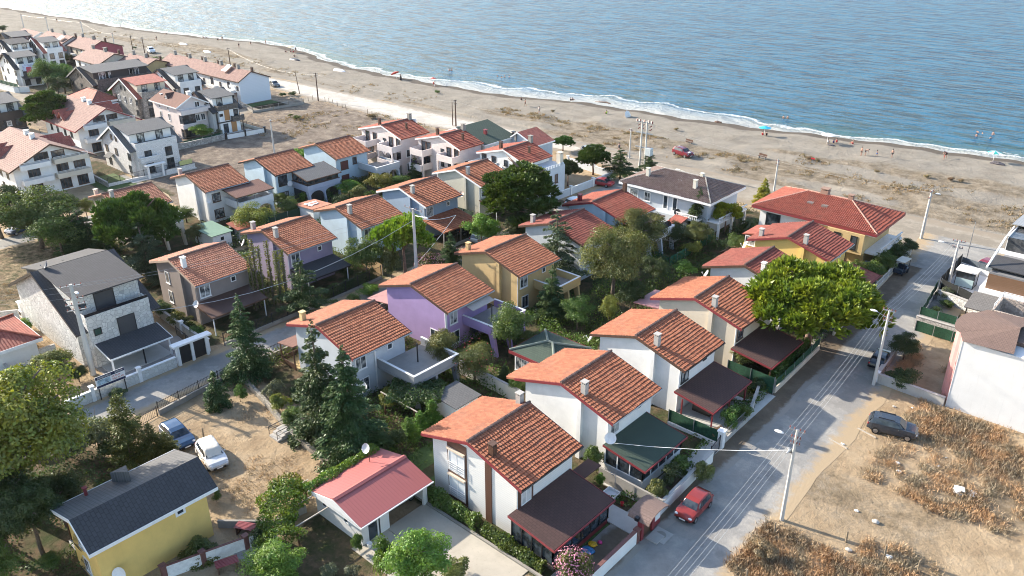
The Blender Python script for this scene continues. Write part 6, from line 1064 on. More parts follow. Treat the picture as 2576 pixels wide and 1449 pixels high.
for x in (-1.0, .75):
    for y in (-.55, .55): MB().box(x - .03, x + .03, y - .03, y + .03, .7, 1.85).build('post', DARKW, t)
for x in (-.75, .75):
    for y in (-.55, .55): MB().lathe([(.08, -.09), (.22, -.08), (.22, .08), (.08, .09)], 12, (x, y, .22), 'Y').build('wheel', TYRE, t)
car('dark red car behind the courtyard glass fence', (-19.0, 115.4, 0), radians(75), P_('car_maroon', (.22, .02, .03)), 'suv', 4.2, 1.78, 1.6)
q = g(1717, 392); car('maroon crossover parked on the beach verge', q, radians(-14), P_('car_wine', (.16, .015, .025)), 'suv', 4.4, 1.85, 1.65, True)
q = g(1483, 388); car('silver blue car parked beside the white pine garden wall', q, radians(-20), P_('car_silver', (.36, .42, .46)), 'hatch', 4.2, 1.75, 1.5)
q = g(1512, 466); car('old red saloon in the mouth of the lane', q, radians(-170), P_('car_oldred', (.30, .03, .035), .4), 'sedan', 4.4, 1.7, 1.35)
q = g(1470, 494, 0); car('white car just visible behind the light blue house roof', (-75.2, 99.5, 0), radians(80), P_('car_white', (.7, .7, .7)), 'hatch', 4, 1.7, 1.45)
q = Vector((-63.3, 25.4, 0)); car('blue car parked beside the yellow green cypresses', q, radians(-4), P_('car_blue', (.035, .08, .16)), 'hatch', 4.3, 1.8, 1.5)
q = Vector((-58.4, 26.0, 0)); t = car('white hatchback half wrapped in a pale dust sheet', q, radians(-12), MATS['car_white'], 'hatch', 4.2, 1.8, 1.5)
# dust sheet: draped over the cabin and rear
cs = MB(); nx_, ny_ = 26, 18; vs = []
for i in range(nx_):
    for j in range(ny_):
        x = -2.12 + 3.2 * i / (nx_ - 1); y = -1.02 + 2.04 * j / (ny_ - 1); base_ = poly_i([(-.52, .1), (-.5, .5), (-.44, .85), (-.38, 1.0), (0, 1.02), (.12, .98), (.24, .70), (.3, .66)], x / 4.05) * 1.48 + .03
        e = max(0, abs(y) - .58) / .44; z = base_ - max(0, e) ** 1.3 * (base_ - .25) * (1 if x < -1 else .55 + .45 * (x < .2)); y2 = y * (1 - .08 * (e > .3)); wr_ = .035 * noise.noise(Vector((x * 3, y * 3, z * 2))) * (1 + 2 * e); vs.append((x, y2 + wr_, z + wr_))
cs.add(vs, [(i * ny_ + j, (i + 1) * ny_ + j, (i + 1) * ny_ + j + 1, i * ny_ + j + 1) for i in range(nx_ - 1) for j in range(ny_ - 1)]); o = cs.build('car_cover', flat('dust_sheet', (.66, .62, .55), .9), None, True, q, radians(-12)); tag(o, 'crumpled pale dust sheet draped over the white hatchback', 'car cover')
q = g(240, 1085); car('pale roofed car hidden under the trees by the lane', (-71.6, 17.2, 0), radians(95), P_('car_mint', (.5, .6, .6)), 'hatch', 4, 1.7, 1.5)
q = g(55, 583); car('dark blue car parked on the far left lane', q, radians(-75), P_('car_navy', (.03, .05, .09)), 'sedan', 4.3, 1.75, 1.45)
q = g(1158, 613); car('black car in the yard of the grey blue house', (-79.6, 79.6, 0), radians(70), P_('car_jet', (.01, .012, .02)), 'hatch', 4.1, 1.75, 1.45); car('silver car with glass roof next to the black car by the grey blue house', (-76.2, 78.6, 0), radians(100), P_('car_pale', (.5, .5, .48)), 'hatch', 4.1, 1.75, 1.45)
q = g(381, 133); car('white pickup jeep with a dark bonnet on the beach track', q, radians(-14), P_('car_jeep', (.6, .66, .7)), 'suv', 4.8, 1.85, 1.85)
q = g(690, 217); car('grey car parked beyond the terrace garden', q, radians(-10), P_('car_grey', (.12, .13, .14)), 'sedan', 4.3, 1.75, 1.45)
car('white car tucked inside the red roofed garage', (-42.3, 32.7, 0), radians(85), P_('car_garage', (.5, .5, .5)), 'hatch', 4.0, 1.7, 1.45)
# small things ------------------------------------------------
q = g(2424, 1240); t = thing('rubble_heap', 'broken white slabs lying in the dry brush', 'rubble', q)
for k in range(9): o = MB().box(-.5, .5, -.35, .35, 0, .1).build('slab', flat('white_slab', (.7, .68, .64), .8), t); o.location = (R.uniform(-.6, .6), R.uniform(-.5, .5), .03 + .03 * k); o.rotation_euler = (R.uniform(-.1, .1), R.uniform(-.1, .1), R.random() * 3); o.scale = (R.uniform(.3, .8),) * 3
for i, (x, y, s_, lab) in enumerate(((2257, 1166, .25, 'round white bag by the tyre tracks'), (2361, 1174, .2, 'pale stone near the brush'), (2262, 1188, .25, 'grey scrap heap below the white bag'), (2250, 1024, .2, 'white boulder near the plot wall'), (2296, 1027, .15, 'small white stone near the white building'), (2203, 1315, .35, 'crumpled silver sheet on the tread marks'), (2155, 1286, .2, 'small foil scrap'), (2134, 1385, .3, 'white bag in the ditch scrub'), (2236, 1403, .3, 'pale rag by the ditch posts'), (2380, 1152, .12, 'tiny white scrap'), (2120, 1118, .2, 'concrete lump beside the tracks'))):
    q = g(x, y); tag(MB().blob((0, 0, s_ * .3), (s_ * .9, s_ * .6, s_ * .45), i, 2, .5).build('litter', (MATS['white_slab'], CONC)[i % 2], None, False, q), lab + ' on the waste ground', 'litter')
for i, (x, y) in enumerate(((2108, 1117), (2180, 1090))):
    q = g(x, y); tag(MB().bar((-.9, .2, .05), (.9, -.2, .05), .1).build('loose_plank', MATS['bleached_wood'], None, False, q), ('grey plank lying left of the tread marks', 'plank lying behind the crossover car')[i], 'plank')
q = g(1662, 1347); t = thing('manhole', 'square concrete manhole slab with round cover in front of the maroon gate', 'manhole', q); MB().box(-.7, .7, -.7, .7, 0, .06).build('slab', CONC, t); MB().lathe([(.42, .062), (.42, .085), (.02, .085)], 20).build('cover', CONCD, t)
q = g(1545, 1265); t = thing('shower_basin', 'white outdoor shower basin with chrome pipe and red bucket in the corner yard', 'shower', (-29.6, 45.1, 0)); MB().box(-.6, .6, -.6, .6, 0, .12).box(-.6, .6, -.6, -.5, .12, .35).box(-.6, .6, .5, .6, .12, .35).box(-.6, -.5, -.5, .5, .12, .35).box(.5, .6, -.5, .5, .12, .35).build('basin', WPAINT, t); MB().tube([(0, .55, 0), (0, .55, 2.0), (0, .1, 2.15)], .03, 6).build('pipe', STEEL, t)
tag(MB().lathe([(.12, 0), (.17, .3), (.15, .3), (.02, .02)], 12, (-28.2, 44.7, .06)).build('bucket', flat('red_plastic', (.55, .03, .04), .4)), 'red bucket on the pale path of the corner yard', 'bucket')
for i, (x, y, c, lab) in enumerate(((1491, 1371, (.75, .42, .02), 'orange inflatable toy on the corner lawn'), (1509, 1367, (.75, .06, .25), 'small pink toy on the corner lawn'), (1480, 1388, (.06, .22, .45), 'blue patterned mat on the corner lawn'))):
    q = g(x, y); s_ = (.38, .2, .55)[i]; tag(MB().blob((0, 0, .12), (s_, s_ * .8, .15 if i < 2 else .04), i, 2, .4).build('toy', flat('toy%d' % i, c, .5, var=.4, scale=6), None, True, q), lab, 'toy')
q = g(1357, 1092); t = thing('tarp', 'bright blue tarpaulin scrap under the fir pair', 'tarp', g(856, 1092)); MB().prism([(-.6, -.4, .3), (.6, -.5, .1), (.7, .5, .5), (-.5, .4, .8)], (0, 0, .03)).build('sheet', flat('turquoise_tarp', (.02, .30, .42), .5), t)
q = g(1733, 398); t = thing('litter_bin', 'dark litter bin with white bag beside the maroon crossover', 'bin', q); MB().lathe([(.35, 0), (.35, 1.0), (.3, 1.02)], 12).build('drum', DARKW, t); MB().blob((0, 0, 1.1), (.3, .3, .2), 3, 1, .3).build('bag', WPAINT, t)
for i, (x, y, lab) in enumerate(((1917, 399, 'wooden bench on the beach scrub by the maroon crossover'), (1732, 362, 'wooden picnic bench behind the transformer pair'))):
    q = g(x, y); t = thing('bench', lab, 'bench', q, -.2); MB().box(-.9, .9, -.2, .2, .42, .47).build('seat', BROWN, t); MB().box(-.9, .9, .2, .25, .55, .9).build('backrest', BROWN, t)
    for x_ in (-.7, .7): MB().box(x_ - .05, x_ + .05, -.2, .25, 0, .42).build('leg', CONCD, t)
for i, (x, y, rz, lab) in enumerate(((461, 112, .0, 'upturned pale boat on the sand, left one'), (521, 131, -.1, 'upturned pale boat on the sand, right one'), (741, 151, 0, 'dark upturned boat below the beige parasol'), (853, 178, 0, 'white upturned boat near the waterline'))):
    q = g(x, y); b_ = MB(); prof = [(-2.6, .05), (-2, .6), (-.5, .85), (1.2, .8), (2.3, .45), (2.9, .04)]; vs = []
    for x_, w_ in prof:
        for k in range(7): a = pi * k / 6; vs.append((x_, cos(a) * w_, .02 + sin(a) * w_ * .6))
    b_.add(vs, [(i_ * 7 + k, i_ * 7 + k + 1, (i_ + 1) * 7 + k + 1, (i_ + 1) * 7 + k) for i_ in range(5) for k in range(6)]); tag(b_.build('rowing_boat', DARKW if i == 2 else WPAINT, None, True, q, rz), lab, 'boat', 'upturned boats')

def parasol(label, px, c1, r=1.3, h=2.1, tilt=0, z=0, c2=None):
    q = g(*px); t = thing('parasol', label, 'parasol', (q.x, q.y, gz(q.x, q.y) if q.y > 124 else 0), 0, 'parasols'); M = Matrix.Rotation(tilt, 4, 'Y')
    MB().tube([(0, 0, 0), (0, 0, h)], .03, 6).xf(M).build('pole', WPAINT, t)
    for s_ in range(2 if c2 else 1):
        mb = MB(); 
        for k in range(8):
            if c2 and k % 2 != s_: continue
            a0, a1 = 2 * pi * k / 8, 2 * pi * (k + 1) / 8; mb.add([(0, 0, h + .05), (r * cos(a0), r * sin(a0), h - .35), (r * cos(a1), r * sin(a1), h - .35)], [(0, 1, 2)])
        mb.xf(M).build('canopy', flat('cloth_%s' % ''.join('%02d' % int(v * 99) for v in (c2 if s_ else c1)), c2 if s_ else c1, .8), t)
    return t
parasol('white garden parasol on the patio of the pinkish seaside house', (983, 428), (.75, .74, .72), 1.4, 2.3)
parasol('beige parasol on the sand at the upper left beach', (734, 130), (.55, .45, .3)); parasol('red parasol beside the water left of the centre', (999, 196), (.6, .08, .06), tilt=-.5); parasol('small red and white parasol at the waterline', (1090, 210), (.6, .15, .12), .9)
parasol('white parasol lying on its side on the sand', (1571, 292), (.75, .74, .7), 1.1, 1.3, 1.2); parasol('turquoise parasol on the beach, centre right', (1922, 342), (.03, .4, .6)); parasol('white parasol with a family under it at the right waterline', (2080, 360), (.75, .74, .72), 1.5); parasol('green and white parasol at the far right surf', (2498, 404), (.03, .35, .32), 1.3, c2=(.7, .7, .68))

def lump(label, px, s, mat, cat, name, sd=1):
    q = g(*px); return tag(MB().blob((0, 0, s[2] * .5), s, sd, 2, .5).build(name, mat, None, False, (q.x, q.y, gz(q.x, q.y) if q.y > 124 else 0)), label, cat)
lump('heap of beach gear beside the green and white parasol', (2508, 412), (1.3, .4, .35), flat('gear', (.1, .09, .1), .9, var=.9, scale=3), 'beach gear', 'beach_gear'); lump('grey blanket and bags near the white parasol family', (2090, 366), (.7, .3, .2), MATS['gear'], 'beach gear', 'beach_gear', 4)
q = g(1518, 261); t = thing('driftwood', 'bleached driftwood log with two people on it', 'driftwood', q); MB().tube([(-2.6, .2, .1), (-1, 0, .3), (.8, .1, .45), (2.2, -.1, .3)], [.08, .16, .2, .1], 6).tube([(-1, 0, .3), (-1.8, .6, .5)], [.08, .03], 5).build('log', BROWN, t)
lump('dark driftwood clump at the waterline', (1808, 302), (.9, .4, .3), BROWN, 'driftwood', 'driftwood', 3)
q = g(2101, 320); t = thing('warning_sign', 'small red sign on the beach scrub', 'sign', g(2043, 411)); MB().tube([(0, 0, 0), (0, 0, 1.0)], .03, 5).build('post', STEEL, t); MB().box(-.35, .35, -.03, .03, .8, 1.05).build('board', MATS['red_plastic'], t)
# ------------------------------------------------------------------ plants
rg = np.random.default_rng(5)
def quads(P, D, S, nrm, name, mat):
    """P centres, D long axis, S sizes (len,wid), nrm normals -> diamond leaf quads"""
    D = D / np.linalg.norm(D, axis=1)[:, None]; B = np.cross(nrm, D); B /= (np.linalg.norm(B, axis=1)[:, None] + 1e-9)
    l, w_ = S[:, :1] / 2, S[:, 1:] / 2; V = np.stack([P - D * l, P + B * w_, P + D * l, P - B * w_], 1).reshape(-1, 3)
    n_ = len(P); me = bpy.data.meshes.new(name); me.vertices.add(4 * n_); me.vertices.foreach_set('co', V.astype(np.float32).ravel())
    me.loops.add(4 * n_); me.loops.foreach_set('vertex_index', np.arange(4 * n_, dtype=np.int32)); me.polygons.add(n_); me.polygons.foreach_set('loop_start', np.arange(0, 4 * n_, 4, dtype=np.int32));
    me.update(calc_edges=True); me.validate(); me.materials.append(mat); return me
def unit(n_): v = rg.normal(size=(n_, 3)); return v / np.linalg.norm(v, axis=1)[:, None]
def lobes_crown(H0, R0, trunk, nl, n_, leafs, mat, flat_=.8, up=.0, spread=1.0, lobe=.42, name='crown'):
    """crown of many leaf clumps: uneven lobes spread through an ellipsoid"""
    c0 = np.array([0, 0, trunk + (H0 - trunk) * .5]); ax = np.array([R0, R0, (H0 - trunk) * .5]); C = unit(nl) * (rg.random((nl, 1)) ** .45) * .74
    C[:, 2] = np.abs(C[:, 2]) * 1.15 - .35 if up else C[:, 2]; C = c0 + C * ax; r = R0 * lobe * rg.uniform(.65, 1.25, (nl, 1)); k = rg.integers(0, nl, n_); d = unit(n_); d[:, 2] = np.where(d[:, 2] < -.3, -d[:, 2], d[:, 2])
    wob = 1 + .18 * np.sin(d[:, 0] * 7 + k) * np.cos(d[:, 1] * 6 + k * 2); rad = (rg.random(n_) ** .28 * wob)[:, None]; P = C[k] + d * r[k] * rad * np.array([1, 1, flat_]); P[:, 2] = np.maximum(P[:, 2], trunk * .75)
    nr = d + rg.normal(size=(n_, 3)) * .55 + np.array([0, 0, .35]); D = np.cross(nr, unit(n_)); S = np.stack([rg.uniform(*leafs, n_), rg.uniform(*leafs, n_) * .62], 1); return quads(P, D, S, nr, name, mat)
def tuft_crown(H0, R0, trunk, nl, nt_, mat, lobe=.34, blades=7, L=.42, flat_=.7, name='crown', low=.12):
    """pine: dense upward candles on rounded pads"""
    c0 = np.array([0, 0, trunk + (H0 - trunk) * .42]); ax = np.array([R0, R0, (H0 - trunk) * .62]); C = unit(nl); C[:, 2] = np.abs(C[:, 2]) * (.78 + low) - low; C = c0 + C * ax * (rg.uniform(.45, .82, (nl, 1))); r = R0 * lobe * rg.uniform(.7, 1.2, (nl, 1)); k = rg.integers(0, nl, nt_); d = unit(nt_); d[:, 2] = np.where(rg.random(nt_) < .75, np.abs(d[:, 2]), d[:, 2]); T = C[k] + d * r[k] * np.array([1, 1, flat_]) * (rg.random((nt_, 1)) ** .25)
    ad = d * .8 + np.array([0, 0, .9]) + rg.normal(size=(nt_, 3)) * .25; ad /= np.linalg.norm(ad, axis=1)[:, None]; T = np.repeat(T, blades, 0); A_ = np.repeat(ad, blades, 0); n_ = len(T); D = A_ + rg.normal(size=(n_, 3)) * .38; D /= np.linalg.norm(D, axis=1)[:, None]; ll = rg.uniform(.6, 1.15, n_) * L
    return quads(T + D * ll[:, None] * .4, D, np.stack([ll, ll * .3], 1), unit(n_), name, mat)
def cone_crown(H0, R0, trunk, n_, mat, leafs=(.2, .4), whorl=.5, droop=.25, power=.9, ragged=.25, dens=None, name='crown'):
    """fir: whorls of drooping boughs, ragged outline"""
    nb = int((H0 - trunk) / whorl) * 9; zb = rg.uniform(0, 1, nb) ** 1.1; zb = np.round(zb * (H0 - trunk) / whorl) * whorl / (H0 - trunk) + rg.normal(size=nb) * .012; zb = np.clip(zb, 0, 1); az = rg.uniform(0, 2 * pi, nb); Lb = R0 * (1 - zb) ** power * rg.uniform(1 - ragged * 1.6, 1 + ragged * .5, nb) + .12
    wts = Lb ** 1.3; k = rg.choice(nb, n_, p=wts / wts.sum()); s_ = rg.random(n_) ** .6; lat = rg.normal(size=n_) * .16 * (Lb[k] * .8 + .3) * (1.1 - s_ * .6)
    x = np.cos(az[k]) * Lb[k] * s_ - np.sin(az[k]) * lat; y = np.sin(az[k]) * Lb[k] * s_ + np.cos(az[k]) * lat; z = trunk + zb[k] * (H0 - trunk) - droop * Lb[k] * s_ ** 1.5 + rg.normal(size=n_) * .06; P = np.stack([x, y, z], 1)
    D = np.stack([np.cos(az[k]), np.sin(az[k]), -.25 + 0 * x], 1) + rg.normal(size=(n_, 3)) * .4; nr = np.array([0, 0, 1.0]) + rg.normal(size=(n_, 3)) * .45; S = np.stack([rg.uniform(*leafs, n_), rg.uniform(*leafs, n_) * .4], 1); return quads(P, D, S, nr, name, mat)
def trunk_mesh(h, r, branches, spread, seed, mat, bend=.0):
    rr = random.Random(seed); mb = MB(); pts = [Vector((bend * h * .3 * (k / 5) ** 1.5 + rr.uniform(-.05, .05), rr.uniform(-.05, .05), h * k / 5)) for k in range(6)]; mb.tube(pts, [r * (1 - .13 * k) for k in range(6)], 7)
    for b_ in range(branches):
        p = pts[min(5, 3 + b_ % 3)]; a = rr.random() * 6.3; e = p + Vector((cos(a) * spread * rr.uniform(.4, .8), sin(a) * spread * rr.uniform(.4, .8), spread * rr.uniform(.3, .9))); mb.tube([p, p.lerp(e, .5) + Vector((0, 0, .1)), e], [r * .5, r * .3, r * .12], 5)
    return mb.mesh('trunk', mat, True)
BARK = flat('bark', (.13, .10, .075), .95, var=.4, scale=6); BARKP = flat('pine_bark', (.20, .13, .10), .95, var=.4, scale=6)
LF = dict(green=leaf('leaf_green', (.075, .14, .03)), dark=leaf('leaf_dark', (.05, .085, .028), .35), bright=leaf('leaf_bright', (.12, .22, .032)), yellow=leaf('leaf_yellow', (.16, .19, .035)), olive=leaf('leaf_olive', (.11, .135, .042)), tan=leaf('leaf_tan', (.115, .145, .04), .4, (.42, .34, .17)), pine=leaf('needle_pine', (.055, .115, .022), .35, None, .2), brightpine=leaf('needle_bright', (.17, .26, .032), .35, None, .25), fir=leaf('needle_fir', (.044, .078, .027), .4, None, .15), cedar=leaf('needle_cedar', (.065, .095, .055), .35, None, .2), gold=leaf('needle_gold', (.25, .28, .035), .35), cyp=leaf('scale_cypress', (.085, .11, .025), .35, (.2, .18, .03), .2), vine=leaf('leaf_vine', (.10, .20, .03), .4), rust=leaf('leaf_rust', (.19, .14, .09), .35, None, .08), grey=leaf('leaf_grey', (.12, .15, .10), .35), dry=leaf('dry_straw', (.36, .30, .20), .25, None, .06))
LF['straw'] = leaf('tussock_straw', (.22, .18, .115), .3, None, .2)
LIB = {}
def lib(kind, tone, v):
    k = (kind, tone, v)
    if k in LIB: return LIB[k]
    m_ = LF[tone]
    if kind == 'broad': r = (lobes_crown(8, 3.4, 1.8, 30, 16000, (.12, .27), m_, .8, lobe=.36), trunk_mesh(5.2, .2, 6, 2.6, v, BARK), 8, 3.4)
    elif kind == 'bigbroad': r = (lobes_crown(10, 4.6, 2.0, 48, 32000, (.12, .27), m_, .75, lobe=.30), trunk_mesh(6.5, .3, 8, 3.4, v, BARK), 10, 4.6)
    elif kind == 'pine': r = (tuft_crown(8, 3.3, 2.2, 24, 1700, m_, .36, 11, .6), trunk_mesh(5.5, .22, 6, 2.4, v, BARKP), 8, 3.3)
    elif kind == 'bigpine': r = (tuft_crown(8, 5.2, 1.2, 46, 3600, m_, .26, 13, .75), trunk_mesh(5, .3, 8, 3.2, v, BARKP), 8, 5.2)
    elif kind == 'blackpine': r = (tuft_crown(12, 3.6, 2.6, 56, 3900, m_, .32, 11, .6, .6, low=.55), trunk_mesh(9.5, .25, 9, 2.4, v, BARKP), 12, 3.6)
    elif kind == 'fir': r = (cone_crown(10, 2.7, .7, 22000, m_, (.16, .32), .42, .3), trunk_mesh(9.2, .17, 0, 1, v, BARK), 10, 2.7)
    elif kind == 'cedar': r = (cone_crown(9, 3.4, 1.6, 11000, m_, (.2, .4), .75, .12, .7, .4), trunk_mesh(8.4, .17, 0, 1, v, BARK), 9, 3.4)
    elif kind == 'cypress': r = (cone_crown(5, 1.25, .15, 9000, m_, (.12, .24), .2, -.3, .55, .3), trunk_mesh(3.5, .1, 0, 1, v, BARK), 5, 1.25)
    elif kind == 'smallfir': r = (cone_crown(4, 1.5, .15, 8000, m_, (.14, .26), .26, .3), trunk_mesh(3.5, .09, 0, 1, v, BARK), 4, 1.5)
    elif kind == 'shrub': r = (lobes_crown(2.2, 1.3, .1, 14, 5000, (.08, .18), m_, .85, lobe=.42), trunk_mesh(1.3, .05, 5, 1.0, v, BARK), 2.2, 1.3)
    elif kind == 'palm':
        mb = MB()
        for i in range(26):
            a = i * 2.4; el = .9 - i * .05; pts = [Vector((cos(a) * s_ * 1.5 * cos(el * (1 - s_ * .8)), sin(a) * s_ * 1.5 * cos(el * (1 - s_ * .8)), 1.6 + 1.2 * sin(el) * s_ - 1.0 * s_ * s_)) for s_ in (0, .35, .7, 1)]
            for p, q in zip(pts, pts[1:]):
                sd = (q - p).cross(Vector((0, 0, 1))).normalized() * .16; mb.add([p - sd, p + sd, q + sd * .7, q - sd * .7], [(0, 1, 2, 3)])
        r = (mb.mesh('crown', m_), trunk_mesh(1.7, .16, 0, 1, v, BARK), 2.6, 1.5)
    LIB[k] = r; return r
def plant(kind, tone, label, base, topy, wpx, cat=None, name=None, v=None, group=None, tx=None, flowers=None, hmul=1.0, bend=None):
    b = g(*base) if len(base) == 2 else Vector(base)
    if len(base) == 2: depth = (b - Vector((0, 0, CH))).dot(CF); h = hgt(b, base[0] if tx is None else tx, topy)
    else: h = topy; depth = None
    v = v if v is not None else (hash(label) % 997) % 2 if False else len(label) % 2
    cm, tm, H0, R0 = lib(kind, tone, v); rad = wpx / 2 * depth / FPX if depth else wpx / 2; h = max(.5, h) * hmul; sxy, sz = rad / R0, h / H0
    nm = name or dict(broad='broadleaf_tree', bigbroad='broadleaf_tree', pine='pine_tree', bigpine='pine_tree', blackpine='pine_tree', fir='fir_tree', smallfir='fir_tree', cedar='cedar_tree', cypress='cypress_tree', shrub='shrub', palm='palm_tree')[kind]
    t = thing(nm, label, cat or ('shrub' if kind == 'shrub' else 'tree'), b, R.random() * 6.28, group or ('garden shrubs' if kind == 'shrub' else 'garden trees'))
    c = link('crown', cm, t); k = link('trunk', tm, t); c.scale = k.scale = (sxy, sxy, sz)
    if bend: k.rotation_euler = c.rotation_euler = (bend[0], bend[1], 0)
    if flowers:
        n_ = flowers[1]; d = unit(n_); d[:, 2] = np.abs(d[:, 2]); P = d * np.array([rad * .95, rad * .95, h * .5]) * rg.uniform(.8, 1.08, (n_, 1)) + np.array([0, 0, h * .5]); q = quads(P, unit(n_), np.full((n_, 2), .12), d, 'blossom', flowers[0]); link('blossom', q, t)
    return t
PINK = flat('pink_petal', (.50, .21, .28), .8, var=.3); PALEP = flat('pale_petal', (.55, .45, .35), .8); REDP = flat('red_petal', (.5, .06, .08), .8)
T = plant
T('bigbroad', 'yellow', 'huge yellow green tree at the left edge beside the lane', (90, 1310), 862, 450, tx=75); T('bigbroad', 'dark', 'dark shady tree in the lower left corner behind the yellow house', (25, 1400), 1150, 250, tx=30)
T('bigbroad', 'dark', 'deep green tree under the huge yellow green one', (110, 1400), 1165, 190); T('broad', 'olive', 'dusky tree at the left edge below the huge yellow green one', (15, 1370), 1180, 150); T('broad', 'green', 'leafy tree at the bottom left corner', (15, 1500), 1330, 130)
T('broad', 'dark', 'round dark green tree behind the yellow house roof', (168, 1325), 1168, 165, tx=175); T('shrub', 'grey', 'loose shrub with pale leaves at the lane edge below the sign', (255, 1150), 1025, 120); T('shrub', 'grey', 'white flowering shrub left of the cypresses', (180, 1150), 1065, 110, flowers=(WPAINT, 240))
T('cypress', 'cyp', 'tall yellowish cypress beside the lane, left of the blue car', (335, 1170), 985, 105, tx=328); T('cypress', 'cyp', 'small yellowish cypress in front of the blue car', (392, 1172), 1062, 70); T('cypress', 'cyp', 'lower rounded cypress touching the charcoal roof of the yellow house', (425, 1165), 1085, 75)
T('shrub', 'dark', 'dark bush between the big yellow green tree and the cypresses', (290, 1150), 1090, 90); T('smallfir', 'fir', 'small dark fir in the corner of the tan yard', (549, 1022), 930, 82)
T('fir', 'fir', 'tall dark fir between the lane and the tan yard', (628, 948), 742, 140, tx=592); T('fir', 'fir', 'big dark fir in front of the pale blue terrace house, left of the pair', (818, 1110), 803, 185, tx=806); T('fir', 'fir', 'big dark fir in front of the pale blue terrace house, right of the pair', (886, 1135), 868, 215, tx=868)
T('cedar', 'fir', 'broad dark spruce by the lane between lilac and pale blue houses', (768, 795), 652, 150, tx=755)
for i, (x, y, ty) in enumerate(((655, 775, 600), (668, 772, 618), (690, 768, 605), (708, 765, 630), (722, 760, 628), (645, 780, 640))):
    b = g(x, y); h = hgt(b, x - 10, ty); t = thing('bare_tree', 'ivy covered bare trunk in the row before the lilac house, %s' % ('second from left,taller third,middle one,fourth,rightmost with green tuft,leftmost leaning'.split(',')[i]), 'tree', b, 0, 'lopped trunks before the lilac house'); MB().tube([(0, 0, 0), (.1, 0, h * .5), (0, .1, h)], [.16, .13, .07], 6).build('trunk', BARK, t)
    n_ = 700; z = rg.uniform(.2, h, n_); a = rg.uniform(0, 6.28, n_); r_ = rg.uniform(.12, .34, n_); q = quads(np.stack([np.cos(a) * r_, np.sin(a) * r_, z], 1), unit(n_), np.full((n_, 2), .16), unit(n_), 'ivy', LF['olive']); link('ivy', q, t)
for i, (x, y, ty, w_, lab) in enumerate(((575, 785, 745, 40, 'thin dead tree with moss in front of the taupe house'),)): T('shrub', 'olive', lab, (x, y), 690, 30, cat='tree', name='bare_tree')
T('broad', 'olive', 'dusty grey green tree beside the purple house terrace', (1118, 945), 820, 110); T('broad', 'olive', 'dusty tree with reddish flowers right of the purple house terrace', (1195, 965), 860, 130, flowers=(REDP, 60)); T('broad', 'green', 'fresh green tree to the right of the purple house', (1283, 900), 745, 120)
T('fir', 'fir', 'dark fir in front of the ochre house terrace', (1386, 805), 668, 105); T('bigbroad', 'tan', 'large horse chestnut with scorched tan leaf tips in the middle of the gardens', (1540, 770), 558, 195, tx=1548); T('bigbroad', 'olive', 'olive brown tree behind the scorched chestnut', (1600, 655), 522, 160)
T('blackpine', 'pine', 'towering dark pine in front of the white seaside house', (1312, 605), 383, 205, tx=1292); T('fir', 'cedar', 'ragged grey green conifer at the foot of the towering pine', (1300, 625), 498, 115); T('cedar', 'cedar', 'drooping pale cedar between the ochre house and the scorched chestnut', (1399, 705), 532, 150, tx=1385)
T('pine', 'brightpine', 'umbrella pine with flat bright crown beside the lane', (1020, 700), 527, 150, tx=1003); T('shrub', 'olive', 'ivy thicket around the umbrella pine trunks', (985, 705), 610, 60, name='ivy_thicket'); T('broad', 'green', 'green tree in front of the light blue gable', (925, 705), 580, 110, tx=915)
T('fir', 'fir', 'dark small conifer beside the pink oleanders', (1135, 685), 582, 85); T('broad', 'bright', 'bright green locust tree below the beige clapboard house', (1212, 635), 530, 95); T('shrub', 'olive', 'pink flowering oleander by the lane gate', (1085, 690), 638, 90, flowers=(PINK, 420)); T('shrub', 'olive', 'second pink oleander beside the small dark conifer', (1175, 662), 622, 70, flowers=(PINK, 200))
T('bigpine', 'brightpine', 'spreading bright green stone pine overhanging the street', (2030, 868), 658, 345, tx=2035)
T('bigpine', 'pine', 'huge round dark pine left of the white terrace house', (372, 665), 476, 225, tx=362); T('cedar', 'cedar', 'grey green cedar at the foot of the huge round pine', (375, 700), 560, 170, tx=360); T('fir', 'cedar', 'slender conifer among the cedar boughs behind the stone villa', (405, 712), 590, 90)
T('broad', 'green', 'light green locust tree at the left beside the far lane', (108, 625), 448, 215, tx=105); T('broad', 'dark', 'dark tree at the left edge beside the locust tree', (5, 600), 455, 165); T('broad', 'dark', 'dark tree behind the light green locust tree', (75, 560), 470, 110); T('broad', 'green', 'second light green locust tree overhanging the parked navy car', (160, 650), 525, 150)
T('fir', 'fir', 'broad dark fir in front of the far lane bend', (218, 640), 518, 150); T('fir', 'fir', 'darker fir to the right of the broad one, against the cream wall', (268, 645), 522, 80); T('broad', 'olive', 'brownish green small tree between locust and cream house', (221, 552), 488, 45); T('broad', 'dark', 'dark slim leaved tree behind the locust trees', (180, 560), 480, 60)
T('broad', 'yellow', 'yellow green fruit tree in front of the white terrace house', (640, 590), 512, 110); T('broad', 'green', 'garden tree beside the shed littered with boards', (470, 560), 520, 60)
T('blackpine', 'pine', 'tall leaning pine in the left quarter', (146, 352), 214, 130, tx=108, bend=(0, -.12)); T('broad', 'green', 'leafy garden tree behind the laundry villa', (125, 235), 143, 75, tx=125); T('broad', 'green', 'wide leafy tree between laundry villa and dark stone villa', (165, 235), 150, 80); T('broad', 'dark', 'dark round tree at the corner of the dark stone villa road', (150, 248), 185, 70); T('shrub', 'olive', 'small olive tree before the dark stone villa', (190, 238), 192, 32, cat='tree')
T('broad', 'olive', 'pale tree between the twin seaside rows', (168, 165), 130, 45); T('broad', 'green', 'tree behind the dark stone villa beside the tan end wall', (388, 185), 138, 62); T('broad', 'bright', 'bright fig tree between cottage and stone faced house', (287, 262), 218, 50); T('shrub', 'green', 'bush at the wall of the stone faced house', (305, 275), 245, 30)
